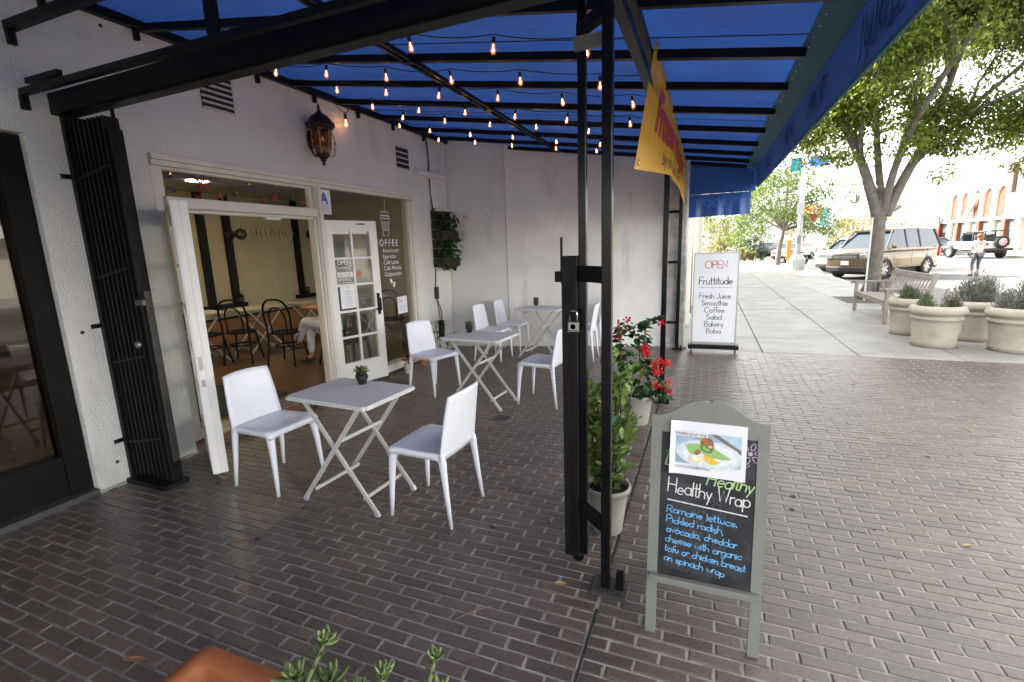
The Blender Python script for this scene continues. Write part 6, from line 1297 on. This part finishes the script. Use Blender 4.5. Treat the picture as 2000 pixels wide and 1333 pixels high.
for y0, y1 in arches: b = B(); b.box((24.22, y0-.05, 2.9), (24.345, y1+.05, 5.65)); pt(b, 'arch_panel', brk, ac, AO)
for k, y in enumerate((69.2, 66.7, 64.9, 62.8, 60.6, 58.3, 56.2, 54, 51, 48.5)): b = B(); b.box((23.95, y-.28, -.2), (24.349, y+.28, 2.649)); pt(b, 'pier', brk if k % 2 == 0 else wst, ac, AO)
for k, y in enumerate((67.9, 65.8, 63.8, 61.7, 59.4, 57.2, 55.1, 52.5, 49.7)): b = B(); b.box((24.25, y-1.0, .1), (24.34, y+1.0, 2.6)); pt(b, 'shop_window', bshop, ac, AO)
b = B(); b.bar((23.85, 63.4, 2.9), (23.85, 61.1, 5.1), .5, .12, up=(1, 0, 0)); pt(b, 'awning_panel', wst, ac, AO)
b = B(); b.box((23.7, 55.1, 4.85), (23.95, 55.75, 7.3)); pt(b, 'blade_sign', M('blade_sign_dark', (.06, .035, .035), .6), ac, AO)
me = text_mesh('LINNER', .52, M('sign_letter_dark', (.12, .08, .08), .6)); me.transform(Matrix.Translation((-AO[0], -AO[1], 0)) @ mat_from((23.93, 55.25, 2.95), (0, 0, 1), (0, 1, 0))); put('lettering', me, ac)
for nm, lb, y, z, sz, m, s, lm in (('hanging_sign', 'small dark hanging sign at the left end of the arcade building', 68.6, 3.1, .55, M('sign_dark', (.03, .025, .025), .6), '88', white), ('hanging_sign', 'small red sign with a yellow e below the dark hanging sign', 68.8, 1.55, .85, M('sign_red', (.55, .04, .03), .6), 'e', M('sign_yellow', (.8, .5, .02), .6))):
    sg = thing(nm, lb, 'sign', (23.6, y, z), 0, 'shop signs on the arcade building'); b = B(); b.box((-.05, -sz, -sz*.75), (.05, sz, sz*.75), bev=.02); b.obj('board', m, sg)
    text(s, sz*1.5, lm, mat_from((-.056, sz*.75, -sz*.5), (0, -1, 0), (0, 0, 1)), sg); text(s, sz*1.5, lm, mat_from((-.6+.545, sz*.75, -sz*.5), (0, -1, 0), (0, 0, 1)), sg)
    b = B(); b.bar((.05, 0, sz*.4), (.35, 0, sz*.4), .06); b.obj('arm', blkp, sg)
lw = thing('gabled_building', 'low pale building with a grey pitched roof beyond the arcade', 'building', (27, 84, 0)); b = B(); b.box((-2.5, -13, -.2), (9, 12.8, 3.3)); b.prism([(-13, 3.3), (0, 5.6), (12.8, 3.3)], 0, 11, T=Matrix.Translation((-2, 0, 0)) @ SW); b.obj('wall', wst, lw)
b = B(); b.quad((-2.8, -13.4, 3.28), (9.4, -13.4, 3.28), (9.4, .1, 5.75), (-2.8, .1, 5.75)); b.quad((-2.8, 13.2, 3.28), (-2.8, .1, 5.75), (9.4, .1, 5.75), (9.4, 13.2, 3.28)); b.obj('roof', M('roof_grey', (.22, .20, .20), .8), lw)
for y in (-10, -6, -2, 2, 6, 10): b = B(); b.box((-2.56, y-.5, 1.6), (-2.505, y+.5, 2.5)); b.obj('window', bshop, lw)
fa = thing('far_arcade', 'distant white building with a row of small brick arches above the golden trees', 'building', (25, 108, 0)); b = B(); b.box((0, -11, -.2), (12, 12, 7.5)); b.obj('wall', wst, fa)
for k in range(6): b = B(); b.prism(arch_pts(-9.8+k*3.3, -8.1+k*3.3, 2.4, 5.2), -.08, -.005, T=SW); b.obj('arch_panel', brk, fa)
b = B(); b.box((-.3, -14.5, -.2), (9, -11.05, 5.6)); b.obj('annex', M('annex_brick', (.40, .22, .18), .85), fa); b = B(); b.box((-.36, -13.8, 2.0), (-.305, -11.8, 3.6)); b.obj('window', bshop, fa)
for lb, y0, y1, h, m, rd in (('pale shop building across the street opposite the patio', -4, 22, 6.0, wst, True), ('cream two storey building across the street beyond the planters', 22.3, 46.5, 4.4, M('cream_stucco', (.62, .55, .44), .85), False)):
    ob = thing('shop_building', lb, 'building', (25, (y0+y1)/2, 0), 0, 'buildings across the street'); hh = (y1-y0)/2; b = B(); b.box((0, -hh, -.2), (12, hh, h)); b.obj('wall', m, ob)
    nw = int((y1-y0)/4.2)
    for k in range(nw):
        y = -hh+2.4+k*4.2; b = B(); b.box((-.06, y-1.4, .5), (-.005, y+1.4, 2.5)); w_ = b.obj('window', M('red_window', (.14, .03, .03), .4) if False else bshop, ob)
        for j in range(4): q = B(); q.box((-.09, y-1.4+j*.93-.03, .5), (-.061, y-1.4+j*.93+.03, 2.5)); q.obj('glazing_bar', whc, w_)
    b = B(); b.box((-1.2, -hh+1, 2.9), (-.005, hh-1, 3.5)); b.obj('fascia', whc, ob)
eb = thing('end_building', 'pale low building behind the planted end of the pavement', 'building', (-4, 58, 0)); b = B(); b.box((-8, 0, -.2), (5.5, 10, 4.0)); b.obj('wall', wst, eb); b = B(); b.box((1, -.06, .3), (2, -.005, 2.4)); b.obj('door', M('pink_door', (.5, .2, .15), .7), eb)
# ------------------------------------------------------------------ people
def skin(nm, J, E_, mat, parent, lv=2):
    names = list(J); idx = {k: i for i, k in enumerate(names)}; me = bpy.data.meshes.new(nm); me.from_pydata([J[k][0] for k in names], [(idx[a], idx[c]) for a, c in E_], []); me.materials.append(mat)
    o = put(nm, me, parent); o.modifiers.new('skin', 'SKIN'); sv_ = me.skin_vertices[0].data
    for k in names: r = J[k][1]; sv_[idx[k]].radius = (r, r) if not isinstance(r, tuple) else r
    for i in range(len(names)): sv_[i].use_root = i == 0
    o.modifiers['skin'].use_smooth_shade = True; s = o.modifiers.new('sub', 'SUBSURF'); s.levels = lv; s.render_levels = lv; return o
skm = M('skin', (.50, .28, .20), .5, var=.05); legm_ = M('grey_leggings', (.10, .105, .12), .8); topm = M('pale_top', (.72, .72, .58), .8); hairm = M('auburn_hair', (.22, .07, .02), .6); trousers = M('white_trousers', (.66, .69, .76), .8, var=.06, scale=10); shoe = M('dark_shoe', (.03, .035, .06), .6); sand = M('sandal', (.05, .03, .025), .6)
def hand(J, E_, base, d, side, k):
    d = Vector(d).normalized(); s = Vector(side).normalized(); b0 = Vector(base); J[k+'pm'] = (b0+d*.05, (.030, .018)); 
    for i, (o, l) in enumerate(((-.03, .075), (-.01, .085), (.012, .08), (.032, .06))):
        J[k+'k%d' % i] = (b0+d*.09+s*o, .010); J[k+'f%d' % i] = (b0+d*(.09+l*.6)+s*o*1.1, .009); J[k+'t%d' % i] = (b0+d*(.09+l)+s*o*1.1-Vector((0, 0, .01)), .007); E_ += [(k+'pm', k+'k%d' % i), (k+'k%d' % i, k+'f%d' % i), (k+'f%d' % i, k+'t%d' % i)]
    J[k+'h1'] = (b0+d*.04-s*.045, .011); J[k+'h2'] = (b0+d*.085-s*.055, .008); E_ += [(k+'pm', k+'h1'), (k+'h1', k+'h2')]
def face(p, head, fwd, parent, hair):
    f = Vector(fwd).normalized(); r = f.cross(Vector((0, 0, 1))); h = Vector(head)
    b = B(); b.ball(h+f*.112-Vector((0, 0, .015)), .016, 0, 1, (1, 1, 1.4)); [b.ball(h+r*s*.088, .022, 0, 1, (.5, .8, 1.3)) for s in (-1, 1)]; b.obj('nose_and_ears', skm, parent)
    b = B(); [b.ball(h+f*.098+r*s*.034+Vector((0, 0, .015)), .011, 0, 1) for s in (-1, 1)]; b.ball(h+f*.101-Vector((0, 0, .062)), .016, 1, 1, (.5, 1.2, .35)); b.obj('eyes_and_mouth', [blackp, redp], parent)
    b = B(); b.ball(h-f*.018+Vector((0, 0, .03)), .112, 0, 2, (1, 1, 1.05)); b.ball(h-f*.06-Vector((0, 0, .08)), .075, 0, 2, (1, 1, 1.6)); b.obj('hair', hair, parent)
# woman standing in the street
wm = thing('person', 'person in grey leggings and pale top standing in the sunlit street', 'person', (10.14, 25.25, -.13), radians(20))
J = {'pel': ((0, 0, .90), (.14, .11)), 'wai': ((0, .01, 1.08), (.115, .09)), 'che': ((0, .0, 1.26), (.145, .10)), 'nek': ((0, .01, 1.42), .05), 'hed': ((0, .03, 1.53), (.078, .09)), 'hdt': ((0, .03, 1.60), (.07, .08)),
 'hl': ((-.09, 0, .85), .088), 'kl': ((-.13, .06, .48), .056), 'al': ((-.20, -.08, .09), .036), 'tl': ((-.19, .08, .035), .03), 'hr': ((.09, 0, .85), .088), 'kr': ((.10, .05, .48), .056), 'ar': ((.12, .02, .09), .036), 'tr': ((.13, .17, .035), .03),
 'sl': ((-.17, 0, 1.36), .052), 'el': ((-.25, .06, 1.12), .04), 'wl': ((-.10, .26, 1.20), .027), 'sr': ((.17, 0, 1.36), .052), 'er': ((.25, .06, 1.12), .04), 'wr': ((.10, .26, 1.22), .027)}
E1 = [('pel', 'wai'), ('wai', 'che'), ('che', 'nek'), ('nek', 'hed'), ('hed', 'hdt'), ('pel', 'hl'), ('hl', 'kl'), ('kl', 'al'), ('al', 'tl'), ('pel', 'hr'), ('hr', 'kr'), ('kr', 'ar'), ('ar', 'tr'), ('che', 'sl'), ('sl', 'el'), ('el', 'wl'), ('che', 'sr'), ('sr', 'er'), ('er', 'wr'), ('wl', 'Lpm'), ('wr', 'Rpm')]
hand(J, E1, (-.10, .26, 1.20), (.5, .5, .2), (0, 0, -1), 'L'); hand(J, E1, (.10, .26, 1.22), (-.5, .5, .2), (0, 0, -1), 'R')
skin('body', J, E1, skm, wm); gr_ = lambda k, f: tuple(x*f for x in J[k][1]) if isinstance(J[k][1], tuple) else J[k][1]*f
def cloth(nm, keys, E_, mat, f, over={}): JJ = {k: (over.get(k, J[k][0]), gr_(k, f)) for k in keys}; return skin(nm, JJ, E_, mat, wm)
cloth('leggings', ['pel', 'hl', 'kl', 'al', 'hr', 'kr', 'ar'], [('pel', 'hl'), ('hl', 'kl'), ('kl', 'al'), ('pel', 'hr'), ('hr', 'kr'), ('kr', 'ar')], legm_, 1.12, {'al': (-.185, -.045, .19), 'ar': (.116, .03, .19)})
cloth('top', ['pel', 'wai', 'che', 'sl', 'el', 'sr', 'er'], [('pel', 'wai'), ('wai', 'che'), ('che', 'sl'), ('sl', 'el'), ('che', 'sr'), ('sr', 'er')], topm, 1.2, {'el': (-.225, .04, 1.2), 'er': (.225, .04, 1.2), 'pel': (0, 0, .92)})
face(wm, (0, .03, 1.56), (0, 1, 0), wm, hairm)
for a, t_ in (('al', 'tl'), ('ar', 'tr')):
    p, q = Vector(J[a][0]), Vector(J[t_][0]); b = B(); b.ball(p.lerp(q, .55)-Vector((0, 0, .018)), .05, 0, 2, (.85, 2.3, .8)); b.obj('shoe', shoe, wm)
ph = thing('phone', 'small dark phone held up by the person standing in the street', 'phone', (10.06, 25.57, 1.15), radians(20)); b = B(); b.box((-.035, -.005, -.07), (.035, .005, .07), bev=.004); b.obj('case', blackp, ph)
# seated person inside the cafe
CH_Z = .1
def bentwood():
    t = thing('bentwood_chair', 'black', 'chair'); b = B(); b.lathe([(.001, .455), (.17, .452), (.205, .462), (.21, .45), (.19, .435), (.001, .44)], 24, cap=False); b.obj('seat', blackm, t)
    b = B(); b.tube([Vector((.165*cos(a), .165*sin(a), .26)) for a in [2*pi*k/20 for k in range(20)]], .011, 6, closed=True); b.obj('stretcher_ring', blackm, t)
    for s in (-1, 1):
        b = B(); b.tube(path((s*.14, .15, .44), (s*.16, .18, .2), (s*.19, .22, 0)), [.016]*4+[.014]*3+[.012]*6 if False else .014, 7); b.obj('leg', blackm, t)
    hoop = path((-.19, -.24, 0), (-.165, -.17, .45), (-.19, -.22, .78), (-.12, -.27, .92), (0, -.28, .945), (.12, -.27, .92), (.19, -.22, .78), (.165, -.17, .45), (.19, -.24, 0)); b = B(); b.tube(hoop, .0145, 7); b.obj('back_hoop', blackm, t)
    b = B(); b.tube(path((-.10, -.17, .46), (-.115, -.21, .70), (-.07, -.245, .81), (0, -.25, .83), (.07, -.245, .81), (.115, -.21, .70), (.10, -.17, .46)), .011, 7); b.obj('inner_hoop', blackm, t); return t
bw = bentwood(); GB = 'black bentwood chairs inside the cafe'
for i, (x, y, a, lb) in enumerate(((-5.55, 5.10, 20, 'black bentwood chair seen through the middle of the cafe doorway'), (-6.30, 4.98, 30, 'black bentwood chair left of the middle one in the cafe doorway'), (-6.55, 4.62, 15, 'black bentwood chair half hidden behind the open left door leaf'), (-4.85, 5.36, 105, 'black bentwood chair with the seated person inside the cafe'), (-4.75, 6.5, 30, 'black bentwood chair seen through the panes of the open right door'))):
    if i == 0: o = bw; o['label'] = lb; o['group'] = GB; o.location = (x, y, CH_Z); o.rotation_euler = (0, 0, radians(a))
    else: dup(bw, lb, (x, y, CH_Z), radians(a), GB)
ti = table_proto(.7, .62, .735, M('cafe_table_top', (.50, .46, .38), .45), tlegm)
for i, (x, y, lb) in enumerate(((-6.95, 4.75, 'pale folding table inside the cafe, left of the doorway view'), (-6.6, 5.55, 'pale folding table inside the cafe behind the middle bentwood chair'), (-6.3, 6.4, 'pale folding table inside the cafe before the seated person'), (-5.9, 7.3, 'pale folding table inside the cafe behind the open right door'))):
    if i == 0: ti.location = (x, y, CH_Z); ti['label'] = lb; ti['group'] = 'folding tables inside the cafe'; ti.rotation_euler = (0, 0, radians(75))
    else: dup(ti, lb, (x, y, CH_Z), radians(75), 'folding tables inside the cafe')
for x, y, lb in ((-7.85, 6.3, 'small potted plant on the ledge below the second black batten'), (-7.85, 7.9, 'small potted plant on the ledge below the right black batten')):
    t = thing('ledge_plant', lb, 'potted plant', (x, y, .80), 0, 'plants on the cafe ledge'); b = B(); b.lathe([(.04, 0), (.055, .09), (.05, .09)], 10); b.obj('pot', blackp, t)
    for k in range(24): a = k*2.4; o = put('leaf', la2, t); o.matrix_local = orient((.02*cos(a), .02*sin(a), .09+.05*rp.random()), (cos(a), sin(a), rp.uniform(.2, 1.2)), 0, 1.1)
gl_ = thing('globe_lamp', 'smoked globe lamp on a black arm in front of the cafe wall battens', 'lamp', (-7.7, 6.35, 2.02)); b = B(); b.ball((0, 0, 0), .10, 0, 3); b.obj('globe', M('smoked_globe', (.10, .09, .07), .08, metal=.6, var=0), gl_); b = B(); b.tube([(0, 0, 0), (-.27, 0, 0)], .02, 8); b.lathe([(.001, 0), (.09, 0), (.09, .02), (.001, .02)], 18); b.v = [v if i < 16 else (-.275+v[2], v[0], v[1]) for i, v in enumerate(b.v)]; b.obj('arm', blackp, gl_)
g2 = thing('globe_lamp', 'second globe lamp on a black arm at the right edge of the doorway view', 'lamp', (-7.7, 8.25, 2.05)); 
for ch in list(gl_.children): c = ch.copy(); COL.objects.link(c); c.parent = g2
st_p = thing('person', 'person in white trousers and dark sandals sitting cross-legged inside the cafe', 'person', (-4.87, 5.34, .1), radians(105))
J = {'pel': ((0, -.05, .56), (.15, .12)), 'wai': ((0, -.09, .74), (.125, .10)), 'che': ((0, -.08, .95), (.15, .11)), 'nek': ((0, -.04, 1.12), .05), 'hed': ((0, .0, 1.23), (.078, .09)), 'hdt': ((0, .0, 1.30), (.07, .08)),
 'hl': ((-.09, .02, .55), .09), 'kl': ((-.06, .42, .60), .064), 'al': ((.06, .62, .24), .034), 'tl': ((.08, .75, .19), .024), 'hr': ((.09, .02, .53), .09), 'kr': ((.06, .42, .52), .066), 'ar': ((.0, .40, .085), .034), 'tr': ((.0, .54, .035), .024),
 'sl': ((-.18, -.08, 1.05), .052), 'el': ((-.24, .08, .80), .042), 'wl': ((-.12, .30, .80), .028), 'sr': ((.18, -.08, 1.05), .052), 'er': ((.24, .08, .80), .042), 'wr': ((.12, .30, .80), .028)}
E2 = list(E1[:21]); hand(J, E2, (-.12, .30, .80), (.3, .9, 0), (1, 0, 0), 'L'); hand(J, E2, (.12, .30, .80), (-.3, .9, 0), (-1, 0, 0), 'R')
skin('body', J, E2, skm, st_p)
def cloth2(nm, keys, E_, mat, f, over={}): return skin(nm, {k: (over.get(k, J[k][0]), gr_(k, f)) for k in keys}, E_, mat, st_p)
cloth2('trousers', ['pel', 'hl', 'kl', 'al', 'hr', 'kr', 'ar'], [('pel', 'hl'), ('hl', 'kl'), ('kl', 'al'), ('pel', 'hr'), ('hr', 'kr'), ('kr', 'ar')], trousers, 1.18, {'al': (.055, .605, .27), 'ar': (.002, .40, .115)})
cloth2('shirt', ['pel', 'wai', 'che', 'sl', 'el', 'sr', 'er'], [('pel', 'wai'), ('wai', 'che'), ('che', 'sl'), ('sl', 'el'), ('che', 'sr'), ('sr', 'er')], M('dark_shirt', (.06, .05, .05), .8), 1.18, {'pel': (0, -.05, .62)})
face(st_p, (0, .0, 1.26), (0, 1, -.2), st_p, blackp)
for a, t_ in (('al', 'tl'), ('ar', 'tr')):
    p, q = Vector(J[a][0]), Vector(J[t_][0]); d = (q-p); b = B(); b.bar(p-Vector((0, 0, .055))-d*.15, q-Vector((0, 0, .02))+d*.25, .085, .014); b.bar(p.lerp(q, .5)+Vector((-.045, 0, -.01)), p.lerp(q, .5)+Vector((.045, 0, -.01)), .03, .05); b.obj('sandal', sand, st_p)
mt = thing('door_mat', 'dark mat lying just inside the cafe doorway', 'mat', (-4.9, 3.4, .1)); b = B(); b.box((-.6, -.5, 0), (.6, .5, .012), bev=.004); b.obj('pile', M('mat_rubber', (.02, .025, .022), .95, bump=.5, bscale=200), mt)
